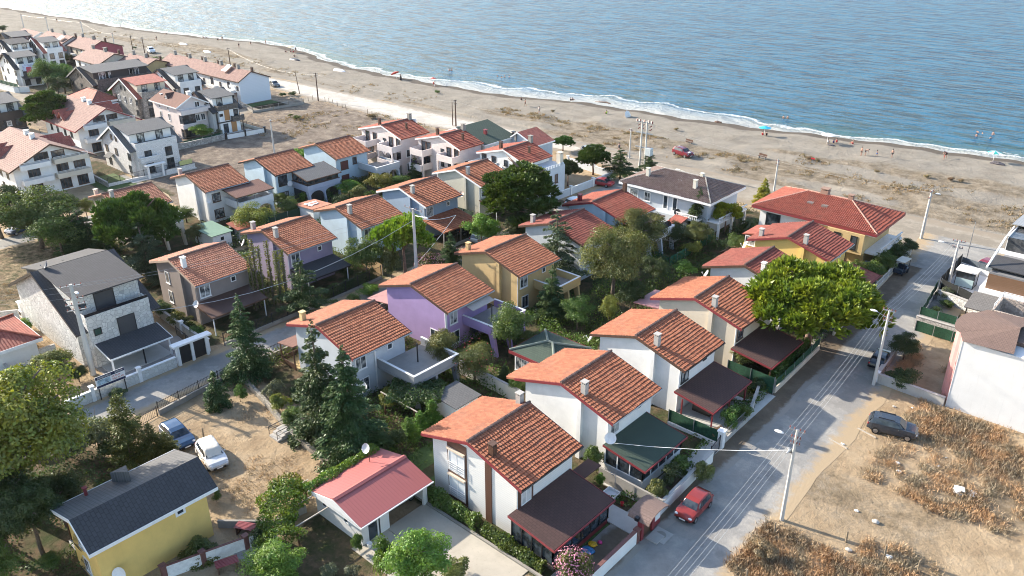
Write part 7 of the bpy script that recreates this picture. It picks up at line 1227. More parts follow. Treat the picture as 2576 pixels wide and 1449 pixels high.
T('broad', 'bright', 'round bright green tree in front of the pale apartment house', (508, 356), 309, 72); T('shrub', 'grey', 'silvery shrub beside the timber slat villa wall', (550, 345), 325, 26)
T('broad', 'dark', 'dark scrubby tree at the top left edge', (8, 82), 62, 30)
T('cedar', 'fir', 'wind bent dark pine in the walled pine garden, right one', (1560, 452), 372, 105, bend=(0, .05)); T('cedar', 'fir', 'small ragged pine behind the grey hip roofed house', (1632, 432), 376, 60); T('pine', 'pine', 'leaning windswept pine in the middle of the pine garden', (1492, 440), 362, 85, tx=1470, bend=(.15, -.1)); T('pine', 'pine', 'bushy pine behind the crenellated tower', (1416, 380), 342, 58); T('pine', 'fir', 'dark pine in front of the crenellated tower', (1428, 468), 402, 68)
T('fir', 'fir', 'dark narrow conifer between the pinkish seaside houses', (1046, 458), 392, 58); T('fir', 'fir', 'dark ragged conifer in front of the grey hip roofed house', (1752, 590), 470, 85, tx=1745); T('pine', 'gold', 'golden green clipped conifer beside the balustraded house', (1822, 588), 503, 76); T('broad', 'olive', 'olive tree below the dark ragged conifer', (1752, 625), 555, 80); T('broad', 'dark', 'dark tree at the back of the green screened garden', (1690, 620), 555, 80)
T('palm', 'dark', 'dark palm between the hip roofed house and the duplex villa', (1888, 590), 535, 62); T('smallfir', 'gold', 'young golden pine at the corner of the duplex villa', (1918, 512), 448, 62); T('palm', 'yellow', 'small dry palm beside the green screened lawn', (2352, 792), 762, 32)
for x, y, ty, w_, tone, lab in ((2195, 705, 655, 62, 'green', 'hedge tree by the duplex gate'), (2222, 688, 630, 66, 'green', 'hedge tree behind the golf cart roof'), (2252, 665, 612, 62, 'dark', 'hedge tree between lamp and golf cart'), (2280, 640, 598, 58, 'dark', 'hedge tree near the tall concrete pole'), (2160, 690, 650, 45, 'green', 'low tree in front of the ochre wall')): T('broad', tone, lab, (x, y), ty, w_)
T('broad', 'dark', 'round dark bush tree by the weathered plot wall', (2272, 905), 836, 92); T('shrub', 'dark', 'low leafy shrub inside the plot wall corner', (2262, 972), 925, 88); T('shrub', 'grey', 'grey green shrub at the end of the black screen', (2370, 755), 722, 46); T('shrub', 'green', 'shrub beside the small dry palm', (2385, 775), 752, 40)
for x, y, ty, w_, tone, lab in ((1862, 930, 868, 70, 'olive', 'leafy tree in the cream house yard'), (1800, 800, 760, 40, 'green', 'shrub below the cream gable')): T('broad', tone, lab, (x, y), ty, w_)
for x, y, ty, w_, tone, lab in ((1500, 1190, 1112, 60, 'green', 'tall shrub between corner house and veranda'), (1508, 1225, 1190, 30, 'bright', 'small yellow green thuja by the grey wall'), (1650, 1262, 1205, 60, 'olive', 'round shrub at the end of the veranda yard wall'), (1685, 1225, 1160, 66, 'dark', 'dark shrub in front of the veranda glazing'), (1720, 1200, 1140, 60, 'green', 'green shrub in the veranda yard'), (1765, 1215, 1160, 62, 'olive', 'fig bush outside the white street wall beside the red car'), (1830, 1080, 1020, 60, 'green', 'leafy shrub in the open porch yard'), (1870, 1060, 1015, 56, 'green', 'shrub behind the rusty railing'), (1805, 1110, 1070, 36, 'rust', 'rusty coloured low shrub by the porch floor'), (1945, 960, 905, 60, 'green', 'creeper shrub on the green street fence'), (1905, 985, 950, 44, 'dark', 'dark creeper shrub by the street fence'), (1255, 1220, 1222, 30, 'green', 'seedling')): 
    if 'seedling' not in lab: T('shrub', tone, lab, (x, y), ty, w_)
T('shrub', 'olive', 'large pink oleander bush in full bloom at the bottom edge', (1440, 1475), 1385, 105, flowers=(PINK, 500)); T('broad', 'bright', 'bright green mulberry tree at the bottom centre', (1050, 1500), 1335, 200, tx=1045); T('shrub', 'vine', 'tall climbing hop plant left of the mulberry tree', (975, 1460), 1360, 90, name='climbing_plant'); T('shrub', 'tan', 'browning bush between mulberry tree and driveway', (1140, 1450), 1400, 90)
T('broad', 'bright', 'low bright acacia tree at the bottom edge, left of centre', (705, 1480), 1370, 180); T('smallfir', 'olive', 'feathery asparagus fern bush against the yellow wall', (505, 1400), 1345, 110, name='fern_bush'); T('broad', 'green', 'small garden tree below the yellow house porch', (135, 1440), 1382, 66); T('shrub', 'green', 'rose shrub beside the yellow house corner', (545, 1262), 1230, 26); T('shrub', 'dark', 'dark grape thicket at the pergola foot', (665, 1372), 1318, 80); T('shrub', 'green', 'small fruit tree at the garage corner', (905, 1390), 1330, 34, cat='tree'); T('shrub', 'grey', 'silver cabbage like plant in the lower garden, left one', (828, 1449), 1418, 50); T('shrub', 'grey', 'silver cabbage like plant in the lower garden, right one', (890, 1449), 1420, 50)
for x, y, ty, w_, tone, kd, lab in ((1030, 1110, 1050, 52, 'vine', 'cypress', 'bright thuja in the hedge row, front one'), (1058, 1092, 1035, 50, 'vine', 'cypress', 'bright thuja in the hedge row, second'), (1088, 1072, 1008, 54, 'vine', 'cypress', 'bright thuja in the hedge row, tallest'), (1003, 1130, 1075, 56, 'dark', 'shrub', 'dark bush at the lawn edge near the corner house'), (968, 1135, 1098, 50, 'dark', 'shrub', 'dark bush behind the garage roof'), (985, 1035, 975, 70, 'yellow', 'broad', 'small yellow green tree at the terrace corner'), (1270, 975, 915, 60, 'dark', 'fir', 'dark thin fir behind the garden wall'), (1530, 820, 742, 62, 'yellow', 'broad', 'small yellow green tree by the pavilion garden'), (1452, 830, 745, 90, 'green', 'broad', 'mid green tree next to the dark fir before the ochre house'), (1480, 905, 870, 46, 'green', 'shrub', 'small green shrub behind the pavilion'), (1330, 905, 820, 70, 'olive', 'broad', 'brownish tree with pink blossom right of the fresh green tree'), (1300, 1000, 925, 52, 'green', 'broad', 'green tree between white garden wall and pavilion'), (1420, 900, 850, 60, 'dark', 'broad', 'dark low tree behind the pavilion'), (1640, 720, 640, 85, 'dark', 'broad', 'dark green tree right of the scorched chestnut'), (1585, 790, 700, 90, 'dark', 'broad', 'dark spreading tree at the chestnut foot'), (1738, 645, 600, 55, 'yellow', 'shrub', 'sprawling yellow green rose at the green screen'), (1720, 690, 655, 70, 'vine', 'shrub', 'bright vine mound behind the street houses'), (1850, 640, 585, 60, 'green', 'broad', 'creeper covered tree behind the yellow house'), (1505, 560, 520, 44, 'green', 'shrub', 'shrub before the pale blue gable'), (1195, 510, 478, 40, 'olive', 'shrub', 'low thuja row shrub below the beige house'), (1370, 545, 500, 60, 'dark', 'broad', 'dark tree behind the towering pine'), (1240, 600, 560, 40, 'bright', 'shrub', 'light green bush right of the locust tree')):
    T(kd, tone, lab, (x, y), ty, w_)
for x, y, ty, w_, tone, kd, lab in ((880, 500, 450, 70, 'vine', 'broad', 'leafy garden tree below the arched terrace, left'), (905, 515, 460, 60, 'olive', 'broad', 'olive tinted tree between shed and arched terrace'), (960, 490, 432, 80, 'yellow', 'broad', 'yellow green tree left of the pinkish seaside house'), (1000, 480, 440, 70, 'green', 'broad', 'green tree at the patio of the pinkish seaside house'), (855, 530, 488, 56, 'dark', 'broad', 'dark garden tree behind the board littered shed'), (755, 420, 370, 85, 'bright', 'broad', 'bright vine covered tree between the black trim and shuttered houses'), (700, 520, 480, 60, 'green', 'broad', 'garden tree below the glass terrace house, left'), (735, 545, 492, 66, 'green', 'broad', 'garden tree below the glass terrace house, middle'), (775, 512, 475, 50, 'vine', 'shrub', 'bright bush below the glass terrace house'), (820, 505, 470, 40, 'dark', 'shrub', 'dark shrub by the arched terrace piers'), (690, 500, 462, 40, 'dark', 'broad', 'dark small tree left of the glass terrace piers'), (500, 615, 560, 60, 'olive', 'broad', 'brown green tree right of the huge round pine'), (405, 800, 755, 66, 'dark', 'broad', 'dark shrub tree beside the cream block wall'), (455, 820, 785, 66, 'tan', 'shrub', 'rose bushes in front of the taupe house'), (500, 850, 820, 50, 'green', 'shrub', 'green shrub behind the white gateway'), (150, 960, 880, 120, 'tan', 'broad', 'dark plum tree with pale flecks left of the big villa pole'), (200, 960, 920, 60, 'dark', 'broad', 'dark bush at the foot of the big villa pole'), (300, 1000, 975, 50, 'dark', 'shrub', 'dark roadside bush under the sale sign'), (60, 835, 800, 60, 'bright', 'shrub', 'yellow green weeds shrub beside the stone villa wall'), (650, 470, 445, 30, 'green', 'shrub', 'shrub before the white terrace house corner')):
    T(kd, tone, lab, (x, y), ty, w_)
for x, y, ty, w_, tone, lab in ((690, 1005, 958, 60, 'grey', 'loquat bush in the yard, upper left'), (710, 1035, 985, 60, 'yellow', 'lime green bush in the yard'), (745, 1070, 1020, 66, 'green', 'leafy bush in the yard above the steps'), (755, 1000, 955, 46, 'dark', 'dark bush by the gazebo'), (655, 930, 900, 36, 'green', 'climbing bush at the yard corner'), (605, 1010, 972, 40, 'green', 'lilac bush beside the small dark fir'), (930, 745, 715, 60, 'bright', 'yucca like shrub at the lane bend'), (893, 770, 740, 40, 'green', 'thin seedling bush by the lane kerb'), (1065, 800, 760, 40, 'dark', 'dark shrub left of the purple wall'), (1010, 820, 760, 46, 'olive', 'rose thicket against the purple gable'), (800, 850, 800, 50, 'dark', 'dark hedge shrub below the lilac porch'), (870, 700, 660, 50, 'dark', 'dark shrub beside the bamboo fence'), (1120, 560, 540, 50, 'dark', 'conical shrub row by the blue house')): T('shrub', tone, lab, (x, y), ty, w_)
# hedges, vines --------------------------------------------------------
def foliage_strip(name, label, cat, pts, wid, h, z0, n_, tone, leafs=(.12, .26), group=None, lumps=.35):
    P = [np.array(p, float) for p in pts]; seg = [np.linalg.norm(b - a) for a, b in zip(P, P[1:])]; k = rg.choice(len(seg), n_, p=np.array(seg) / sum(seg)); f = rg.random(n_)[:, None]; A_ = np.array(P)[k]; B_ = np.array(P)[k + 1]; c = A_ + (B_ - A_) * f; s_ = np.linalg.norm(c - P[0], axis=1); lum = 1 + lumps * np.sin(s_ * 2.1) * np.cos(s_ * .9 + 1)
    dr = (B_ - A_) / np.linalg.norm(B_ - A_, axis=1)[:, None]; nn = np.stack([-dr[:, 1], dr[:, 0]], 1); a = rg.uniform(-1.2, pi + 1.2, n_); r_ = rg.random(n_) ** .35; lat = np.cos(a) * r_ * wid / 2 * lum; z = z0 + h * .45 + np.sin(a) * r_ * h * .55 * lum; q = c + nn * lat[:, None]
    Pq = np.stack([q[:, 0], q[:, 1], np.maximum(z, z0)], 1); nr = np.stack([nn[:, 0] * np.cos(a), nn[:, 1] * np.cos(a), np.abs(np.sin(a))], 1) + rg.normal(size=(n_, 3)) * .5; S = np.stack([rg.uniform(*leafs, n_), rg.uniform(*leafs, n_) * .7], 1)
    o0 = np.array([P[0][0], P[0][1], 0]); me = quads(Pq - o0, unit(n_), S, nr, name, LF[tone]); return tag(link(name, me, None, tuple(o0)), label, cat, group)
foliage_strip('hedge', 'clipped green hedge along the clapboard wall, upper run beside the driveway', 'hedge', [(-41.4, 35.0), (-34.9, 34.95)], 1.0, 1.5, 0, 4200, 'green'); foliage_strip('hedge', 'clipped green hedge along the glazed porch, lower run beside the driveway', 'hedge', [(-34.2, 34.95), (-28.2, 34.9)], .9, 1.2, 0, 3600, 'green')
foliage_strip('grape_vine', 'grape vine spilling over the left edge of the red garage roof', 'vine', [(-46.2, 27.4), (-46.4, 34.6)], 1.1, .8, 2.0, 3000, 'vine'); foliage_strip('grape_vine', 'bright grape vine covering the pergola beside the garage', 'vine', [(-48.3, 27.2), (-45.8, 24.4), (-43.2, 23.0)], 3.2, 1.0, 1.7, 6500, 'vine'); foliage_strip('grape_vine', 'grape vine arm reaching the yard fence', 'vine', [(-49.6, 27.8), (-47.4, 26.8)], 2.2, 1.6, .5, 2500, 'yellow')
foliage_strip('climbing_vine', 'dark vine canopy on the pergola behind the fir pair', 'vine', [(-52.6, 41.4), (-48.4, 44.4)], 4.6, .8, 2.0, 6500, 'dark'); foliage_strip('hedge', 'dark hedge along the lane wall below the lilac house', 'hedge', [(-77, 51), (-77.6, 60)], .8, 1.5, 0, 3500, 'dark'); foliage_strip('hedge', 'row of low thujas below the beige clapboard house', 'hedge', [(-83, 81.8), (-77.6, 81.2)], .8, 1.2, 0, 2600, 'olive')
foliage_strip('hedge', 'overgrown hedge spilling over the green street fence', 'hedge', [(-27.4, 69.5), (-27.9, 79)], 1.0, 1.7, 0, 4000, 'green'); foliage_strip('hedge', 'tall hedge behind the white picket fence of the duplex villa', 'hedge', [(-29.4, 98), (-29.8, 112)], 1.8, 2.6, 0, 7500, 'green'); foliage_strip('ground_creeper', 'ivy bank in front of the grey blue house', 'hedge', [(-110.5, 80), (-108, 90)], 1.6, 1.4, 0, 3600, 'olive')
foliage_strip('hedge', 'rose hedge between the taupe house and the cream block wall', 'hedge', [(-88, 36.9), (-79.5, 36.6)], 1.0, 1.2, 0, 3200, 'dark')
def undergrowth(name, x0, x1, y0, y1, h, n_, tone, thr_=-.15):
    P = []
    while len(P) < n_:
        x, y = R.uniform(x0, x1), R.uniform(y0, y1); k = nz(x, y, .28, 6) + .35 * nz(x, y, .9, 2)
        if k > thr_: P.append((x, y, R.random() ** .6 * h * min(1, .25 + 1.6 * (k - thr_))))
    P = np.array(P); me = quads(P, unit(n_), np.stack([rg.uniform(.13, .28, n_), rg.uniform(.1, .18, n_)], 1), np.array([0, 0, 1.0]) + rg.normal(size=(n_, 3)) * .6, name, LF[tone]); return tag(link(name, me), kind='stuff')
for (x0, x1, y0, y1, h, n_, tone) in ((-57, -45, 47, 66, 1.6, 7000, 'green'), (-56, -43, 66, 97, 2.0, 13000, 'dark'), (-56, -46, 56, 90, 1.4, 4000, 'bright'), (-69.5, -66.4, 36, 96, 1.5, 7000, 'olive'), (-66, -56, 47.4, 51.6, 1.2, 1800, 'green'), (-66, -56, 59.8, 63.6, 1.6, 2200, 'dark'), (-66, -55, 71.8, 75.8, 1.8, 2600, 'green'), (-66, -55, 84, 86.2, 1.5, 1500, 'dark'), (-101, -92.5, 45, 96, 1.8, 11000, 'green'), (-101, -93, 50, 92, 1.3, 4500, 'yellow'), (-92, -81, 45.8, 49.8, 1.3, 2000, 'dark'), (-92, -81, 57.8, 61.4, 1.3, 2200, 'green'), (-92, -79, 80.6, 84.4, 1.2, 2200, 'olive'), (-111, -102, 50, 90, 1.5, 8000, 'green'), (-122, -111, 63.6, 67, 1.2, 1600, 'dark'), (-124, -104, 36, 43, 1.3, 4500, 'green'), (-30.8, -27, 44.5, 57, 1.0, 1500, 'green'), (-31, -26.8, 61, 68, .9, 1500, 'green'), (-31.6, -27.2, 72, 97, 1.1, 4000, 'dark'), (-48, -32, 88.5, 91.5, 1.1, 2000, 'green'), (-70, -50, 110.6, 116, 1.0, 2500, 'olive'), (-52.5, -48, 97, 112, 1.4, 3000, 'dark'), (-56, -44, 36, 46, .9, 3500, 'green'), (-75, -52, 8, 22, .7, 5000, 'dark'), (-118, -108, 84.5, 90, 1.5, 3000, 'yellow')):
    undergrowth('undergrowth', x0, x1, y0, y1, h, n_, tone)
# dry grass and scrub -----------------------------------------------------
def blades(name, regions, mat, L=(.25, .6), wid=.05):
    Ps = []; 
    for (x0, x1, y0, y1, n_, thr_) in regions:
        c = 0
        while c < n_:
            x, y = R.uniform(x0, x1), R.uniform(y0, y1)
            if nz(x, y, .13, 4) * .7 + nz(x, y, .5, 8) * .4 > thr_:
                for _ in range(9): a_ = x + R.gauss(0, .22); b_ = y + R.gauss(0, .22); Ps.append((a_, b_, gz(a_, b_) if b_ > 124 else 0)); c += 1
            else: c += .6
    P = np.array(Ps); n_ = len(P); D = np.stack([rg.normal(size=n_) * .5, rg.normal(size=n_) * .5, np.full(n_, .8)], 1); D /= np.linalg.norm(D, axis=1)[:, None]; ll = rg.uniform(*L, n_); me = quads(P + D * ll[:, None] * .45, D, np.stack([ll, np.full(n_, wid)], 1), unit(n_), name, mat); return tag(link(name, me), kind='stuff')
blades('dry_grass', [(-15.5, 8, 61, 76.8, 34000, -.16), (-12, 6, 50, 62, 12000, .05), (-18.6, -8, 44, 51, 12000, -.3), (-17, 0, 40, 47, 12000, -.35), (-19.2, -13.8, 77.6, 90, 5000, .1)], LF['dry']); blades('dry_scrub', [(-18.6, -9, 44.5, 50.5, 4500, -.1), (-14, 6, 60, 76, 9000, .12)], LF['rust'], (.2, .5), .07)
blades('beach_grass', [(-60, 10, 132, 149, 6000, .12), (-130, -60, 132, 143, 6000, .14), (-160, -110, 90, 119, 6000, .15), (-330, -150, 128, 140, 3500, .15)], leaf('beach_straw', (.23, .19, .125), .35, None, .25), (.25, .55), .09)
blades('dry_grass', [(-68, -50, 24, 34, 2500, .1), (-104, -88, 20, 25, 3500, -.1), (-112, -100, 20, 40, 6000, -.1)], LF['dry'], (.12, .3), .05); blades('weeds', [(-69, -50, 35.5, 50, 7000, .1), (-47, -44, 36, 50, 1500, 0), (-98, -93, 60, 96, 5000, -.1), (-128, -100, 36, 42, 2500, -.2), (-47, -28, 60, 96, 5000, .25), (-58, -44, 52, 98, 9000, .1)], LF['green'], (.15, .4), .08)
for i, (x, y, w_, tone) in enumerate(((1178 / 4 + 644 - 0, 1180 / 4, 34, 'rust'), (644 + 1150 / 4, 1175 / 4, 26, 'rust'), (644 + 1820 / 4, 930 / 4, 20, 'green'), (644 + 410 / 4, 1190 / 4, 28, 'olive'), (644 + 350 / 4, 1165 / 4, 20, 'olive'), (340, 120, 14, 'dark'), (645 + 265 / 4, 240, 26, 'dark'), (644 + 365 / 4, 238, 30, 'dark'), (2036, 400, 26, 'dry'), (2057, 404, 22, 'dry'), (2020, 391, 16, 'dry'), (1575 - 4, 388, 20, 'dry'), (2390, 452, 26, 'dry'), (2418, 456, 22, 'dry'), (2204, 432, 20, 'dry'), (1700, 326, 20, 'dry'), (1570 - 180, 280, 18, 'dry'), (2330, 445, 26, 'dry'))):
    lab = ('rusty scrub at the plot corner,smaller rusty scrub beside it,green bush on the dune,olive bush on the vacant plot right,olive bush on the vacant plot left,round dark bush by the jeep track,dark clipped shrub in the terrace garden,larger dark shrub in the terrace garden,straw tussock beside the red beach sign,straw tussock left of the red beach sign,straw tussock at the dune edge left,straw tussock behind the beach walker,straw tussock in the dune centre right,straw tussock near the surf players,straw tussock on the low dune,straw tussock behind the transformer,straw tussock before the lying parasol,straw tussock by the corner pole'.split(','))[i]
    T('shrub', tone if tone != 'dry' else 'straw', lab, (x, y + 3), y - w_ * .28, w_ * .85, group='dune tussocks and scrub bushes')
b = g(1918, 1400); t = thing('dead_bush', 'bare reddish dead bush in the dry grass below the loudspeaker pole', 'shrub', b); mb = MB()
for k in range(26): a = R.random() * 6.28; e = Vector((cos(a) * R.uniform(.2, .9), sin(a) * R.uniform(.2, .9), R.uniform(.8, 1.8))); mb.tube([(0, 0, 0), e * .5 + Vector((0, 0, .2)), e], [.03, .02, .008], 4)
mb.build('twigs', BARK, t); link('crown', lib('shrub', 'rust', 1)[0], t).scale = (.8, .8, .6)
USE_HAZE = True
# ------------------------------------------------------------------ people
SKIN = flat('skin', (.42, .24, .17), .6, var=.05); HAIR = flat('dark_hair', (.02, .015, .012), .7)
def body_mesh(kind, mat):
    J = {'pelvis': (0, 0, .95), 'chest': (0, 0, 1.3), 'neck': (0, 0, 1.48), 'head': (0, .02, 1.62), 'top': (0, .02, 1.74)}
    if kind == 'stand': J.update(ls=(-.19, 0, 1.42), le=(-.27, .0, 1.13), lh=(-.28, .08, .86), rs=(.19, 0, 1.42), re=(.28, .02, 1.13), rh=(.27, .12, .87), lp=(-.1, 0, .92), lk=(-.11, .02, .5), lf=(-.12, 0, .08), lt=(-.12, .14, .03), rp=(.1, 0, .92), rk=(.12, .02, .5), rf=(.13, 0, .08), rt=(.14, .14, .03))
    if kind == 'walk': J.update(ls=(-.19, 0, 1.42), le=(-.26, -.12, 1.15), lh=(-.24, -.05, .9), rs=(.19, 0, 1.42), re=(.27, .14, 1.16), rh=(.24, .32, .98), lp=(-.1, 0, .92), lk=(-.1, .22, .55), lf=(-.1, .3, .1), lt=(-.1, .44, .06), rp=(.1, 0, .92), rk=(.1, -.08, .5), rf=(.1, -.34, .14), rt=(.1, -.24, .03))
    if kind == 'bend': J.update(chest=(0, .34, 1.15), neck=(0, .5, 1.2), head=(0, .63, 1.2), top=(0, .72, 1.22), ls=(-.19, .4, 1.17), le=(-.22, .5, .88), lh=(-.18, .6, .62), rs=(.19, .4, 1.17), re=(.22, .52, .88), rh=(.18, .66, .64), lp=(-.1, 0, .92), lk=(-.13, .12, .5), lf=(-.15, -.05, .08), lt=(-.15, .1, .03), rp=(.1, 0, .92), rk=(.13, .15, .5), rf=(.18, .1, .08), rt=(.18, .24, .03))
    if kind == 'sit': J.update(pelvis=(0, 0, .16), chest=(0, -.08, .52), neck=(0, -.06, .7), head=(0, -.02, .84), top=(0, -.01, .96), ls=(-.19, -.07, .63), le=(-.27, .06, .4), lh=(-.16, .3, .38), rs=(.19, -.07, .63), re=(.27, .06, .4), rh=(.16, .3, .38), lp=(-.1, .02, .14), lk=(-.14, .4, .42), lf=(-.14, .62, .06), lt=(-.14, .76, .03), rp=(.1, .02, .14), rk=(.14, .4, .42), rf=(.14, .64, .06), rt=(.14, .78, .03))
    E_ = [('pelvis', 'chest'), ('chest', 'neck'), ('neck', 'head'), ('head', 'top'), ('chest', 'ls'), ('ls', 'le'), ('le', 'lh'), ('chest', 'rs'), ('rs', 're'), ('re', 'rh'), ('pelvis', 'lp'), ('lp', 'lk'), ('lk', 'lf'), ('lf', 'lt'), ('pelvis', 'rp'), ('rp', 'rk'), ('rk', 'rf'), ('rf', 'rt')]
    rad = dict(pelvis=.15, chest=.16, neck=.06, head=.1, top=.07, ls=.075, le=.048, lh=.038, rs=.075, re=.048, rh=.038, lp=.1, lk=.062, lf=.045, lt=.035, rp=.1, rk=.062, rf=.045, rt=.035)
    ks = list(J); ix = {k: i for i, k in enumerate(ks)}; me = bpy.data.meshes.new('person'); me.from_pydata([J[k] for k in ks], [(ix[a], ix[b]) for a, b in E_], []); o = bpy.data.objects.new('person', me); col.objects.link(o)
    o.modifiers.new('s', 'SKIN'); 
    for k in ks: me.skin_vertices[0].data[ix[k]].radius = (rad[k], rad[k] * .8)
    me.skin_vertices[0].data[0].use_root = True; o.modifiers.new('u', 'SUBSURF').levels = 1; dg = bpy.context.evaluated_depsgraph_get(); m2 = bpy.data.meshes.new_from_object(o.evaluated_get(dg)); bpy.data.objects.remove(o); m2.materials.clear(); m2.materials.append(mat); m2.polygons.foreach_set('use_smooth', [True] * len(m2.polygons)); return m2, J
BOD = {k: body_mesh(k, SKIN) for k in ('stand', 'walk', 'bend', 'sit')}
def person(label, px, pose='stand', rz=0, shirt=None, shorts=None, water=False, h=1.0, z=None, robe=None):
    q = g(*px, -.62) if water else g(*px); z0 = z if z is not None else (-.62 - (1.0 if pose != 'sit' else .5) * h if water else (gz(q.x, q.y) if q.y > 124 else 0)); t = thing('person', label, 'person', (q.x, q.y, z0), rz, 'people on the beach and in the sea'); me, J = BOD[pose]; link('body', me, t).scale = (h,) * 3
    hd = Vector(J['head']) * h; MB().blob(hd + Vector((0, -.02, .05)), (.1, .11, .1), 2, 2, .1).build('hair', HAIR, t, True); p, c, = Vector(J['pelvis']) * h, Vector(J['chest']) * h
    if shirt or robe: MB().tube([p + (c - p) * .15, p + (c - p) * .6, c + (c - p) * .35], [.17 * h, .185 * h, .14 * h], 10).build('shirt', flat('cloth_%d' % (hash_(shirt or robe)), shirt or robe, .9), t, True)
    if robe: MB().tube([p + Vector((0, 0, .1)), Vector((p.x, p.y, .1))], [.2, .3], 10).build('skirt', flat('cloth_%d' % (hash_(robe)), robe, .9), t, True)
    if shorts:
        s_ = MB().tube([p + (c - p) * .22, p], [.165 * h, .17 * h], 10)
        for a, b in (('lp', 'lk'), ('rp', 'rk')): A_, B_ = Vector(J[a]) * h, Vector(J[b]) * h; s_.tube([A_ + (A_ - B_) * .1, A_.lerp(B_, .6)], [.115 * h, .1 * h], 8)
        s_.build('shorts', flat('cloth_%d' % (hash_(shorts)), shorts, .9), t, True)
    return t
def hash_(c): return int(sum(v * (97 + 31 * i) for i, v in enumerate(c)) * 100)
t2 = lambda x, y: (1288 + x / 4, y / 4); t3 = lambda x, y: (1932 + x / 4, y / 4); t1 = lambda x, y: (644 + x / 4, y / 4); t0 = lambda x, y: (x / 4, y / 4); t31 = lambda x, y: (1932 + x / 4, 362.25 + y / 4)
BK, RD, BL, GN, WH = (.02, .02, .025), (.45, .03, .04), (.03, .12, .35), (.35, .6, .05), (.6, .6, .58)
person('person sitting on the sand beside a dark bag near the shoreline', t2(93, 1006), 'sit', .4, BK); person('person in dark shorts walking along the sand above the lying parasol', t2(135, 1076), 'walk', 2.2, None, BK); person('person in a pale shirt strolling on the dune edge', t2(273, 1152), 'walk', 2.6, WH, (.2, .2, .2)); person('person sitting on the driftwood log, left', t2(592, 1030), 'sit', 0, BK, z=.3); person('person sitting on the driftwood log, right', t2(611, 1028), 'sit', 0, (.1, .1, .12), z=.3)
person('person in a lime green shirt sitting on the sand', t2(950, 1146), 'sit', 1.2, GN, BK); person('person in dark clothes sitting beside the lying parasol', t2(1152, 1164), 'sit', .8, BK); person('person sitting under the turquoise parasol, left', t2(2520, 1364), 'sit', .2, RD); person('person sitting under the turquoise parasol, right', t2(2560, 1366), 'sit', .5, BK)
person('swimmer standing in shallow water, left of two at the centre right', t3(155, 1192), 'stand', 0, water=True); person('swimmer standing in shallow water, right of two at the centre right', t3(197, 1192), 'stand', 0, water=True)
person('person in white sitting under the white parasol', t3(602, 1440), 'sit', 0, WH); person('person in navy sitting under the white parasol', t3(658, 1440), 'sit', .3, (.02, .04, .15)); person('person in red sitting at the edge of the white parasol', t3(690, 1432), 'sit', .3, RD); person('person lying back on the wet sand right of the white parasol', t3(856, 1440), 'sit', 1.4, None, RD)
for i, (x, y, lab) in enumerate(((2097, 1375, 'in blue shorts standing nearest the shore'), (2122, 1335, 'bending behind the one in blue shorts'), (2155, 1345, 'low in the water between the others'), (2265, 1355, 'standing farther out with raised arms'), (2241, 1392, 'dipping in the water on the near right'))): person('bather ' + lab + ' at the right', t3(x, y), ('stand', 'bend', 'sit', 'stand', 'sit')[i], i, None, BL if i == 0 else None, water=True)
person('man in black shorts standing with the ball players', t31(935, 122), 'stand', 2.4, None, BK); person('man bending forward beside the one in black shorts', t31(972, 124), 'bend', -1.2, None, (.1, .08, .08)); person('child in blue shorts running on the sand', t31(1089, 138), 'walk', -1.5, None, BL, h=.7); person('bare chested man in dark shorts walking right of the child', t31(1241, 156), 'walk', 2.8, None, BK)
person('adult in dark clothes standing behind a child at the waterline', t31(1790, 135), 'bend', 2.5, (.15, .08, .08), BK); person('small child in red standing in front of the adult at the waterline', t31(1770, 154), 'stand', 2.5, RD, h=.6); person('person with a bag walking on the beach road', (1557, 381), 'walk', 2.9, (.12, .12, .13), (.08, .07, .07)); person('person in red sitting on a white chair in the pine garden', (1498, 420), 'sit', 1, RD, z=.4)
t = thing('garden_chair', 'white garden chair in the pine garden', 'chair', g(1498, 423)); MB().box(-.25, .25, -.25, .25, .38, .43).build('seat', WPAINT, t); MB().box(-.25, .25, -.28, -.24, .43, .9).build('backrest', WPAINT, t)
for x in (-.22, .22):
    for y in (-.22, .22): MB().box(x - .02, x + .02, y - .02, y + .02, 0, .38).build('leg', WPAINT, t)
person('woman in a long black dress standing beside the red parasol', t1(1458, 802), 'stand', 0, robe=BK); person('person in white crouching at the waterline by the small parasol', t1(1800, 866), 'sit', 0, WH); person('bather at the waterline by the small parasol, bending', t1(1785, 856), 'bend', 0, None, RD)
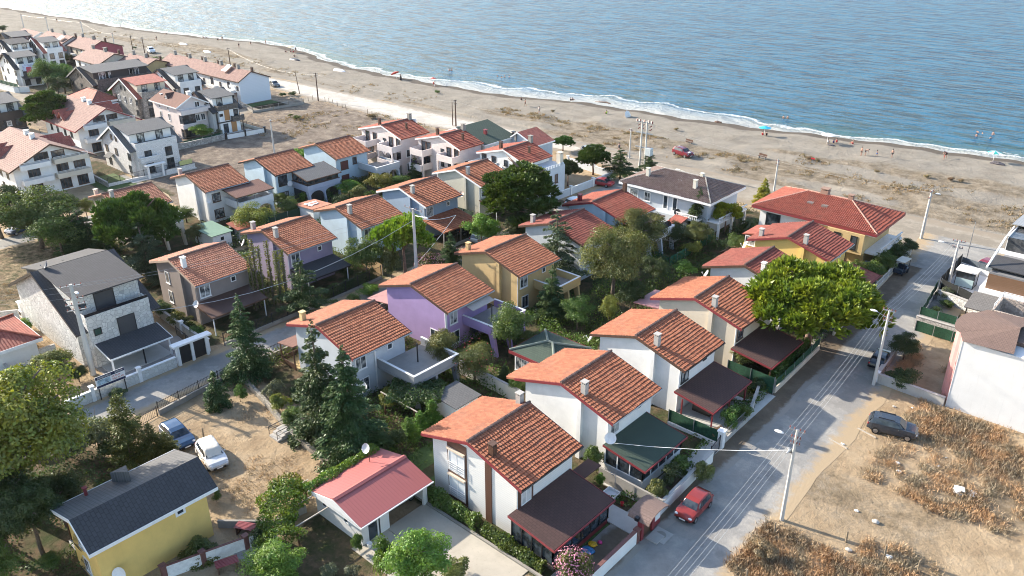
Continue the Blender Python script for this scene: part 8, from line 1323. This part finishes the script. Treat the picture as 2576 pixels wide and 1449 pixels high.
for i, (x, y, lab) in enumerate(((1945, 712, 'left bather of a pair off the middle of the beach'), (1967, 712, 'right bather of a pair off the middle of the beach'), (2431, 772, 'lone swimmer left of the group of four'), (2503, 770, 'swimmer in the middle of the group of four'), (2550, 776, 'rightmost swimmer of the group of four'), (2472, 784, 'swimmer nearest the shore in the group of four'))): person(lab, t1(x, y), 'stand' if i < 2 else 'sit', 0, water=True)
person('person sitting left of the beige parasol', t1(296, 523), 'sit', 0, BK); person('person under the beige parasol', t1(350, 522), 'sit', 0, (.2, .1, .1)); person('person in red beside the beige parasol', t1(380, 524), 'sit', 0, RD); person('person standing right of the beige parasol', t1(402, 520), 'stand', 0, BK); person('person sitting alone above the dark boat', t1(386, 572), 'sit', 0, BK); person('person standing on the waterline at the upper left', t1(97, 432), 'stand', 0, BK)
for i, (x, y, ps, lab) in enumerate(((577, 228, 'walk', 'walker in the far left dunes'), (2407, 488, 'walk', 'walker on the sand beyond the boats'), (1577, 408, 'stand', 'lone figure on the sand above the jeep'), (1672, 343, 'sit', 'figure sitting at the far waterline'), (2522, 440, 'sit', 'figure sitting near the upper shore with a bag'), (2045, 378, 'sit', 'first of the far group at the waterline'), (2075, 380, 'sit', 'second of the far group at the waterline'), (2192, 402, 'sit', 'third of the far group, right of the others'), (2238, 404, 'stand', 'far figure standing right of the seated group'), (1212, 272, 'stand', 'figure in blue standing in the glittering far shallows'))): person(lab, t0(x, y), ps, i, BL if i == 9 else BK)
# ------------------------------------------------------------------ light sea haze
if USE_HAZE:
  hz = MB().box(-1200, 420, -60, 1500, -3, 47).build('haze', None); mt = bpy.data.materials.new('haze'); mt.use_nodes = True; n = mt.node_tree; n.nodes.clear(); o = n.nodes.new('ShaderNodeOutputMaterial'); v = n.nodes.new('ShaderNodeVolumePrincipled'); v.inputs['Density'].default_value = .00004; v.inputs['Color'].default_value = (.93, .96, 1, 1); v.inputs['Anisotropy'].default_value = .45; n.links.new(v.outputs[0], o.inputs['Volume']); hz.data.materials.append(mt); tag(hz, kind='stuff')
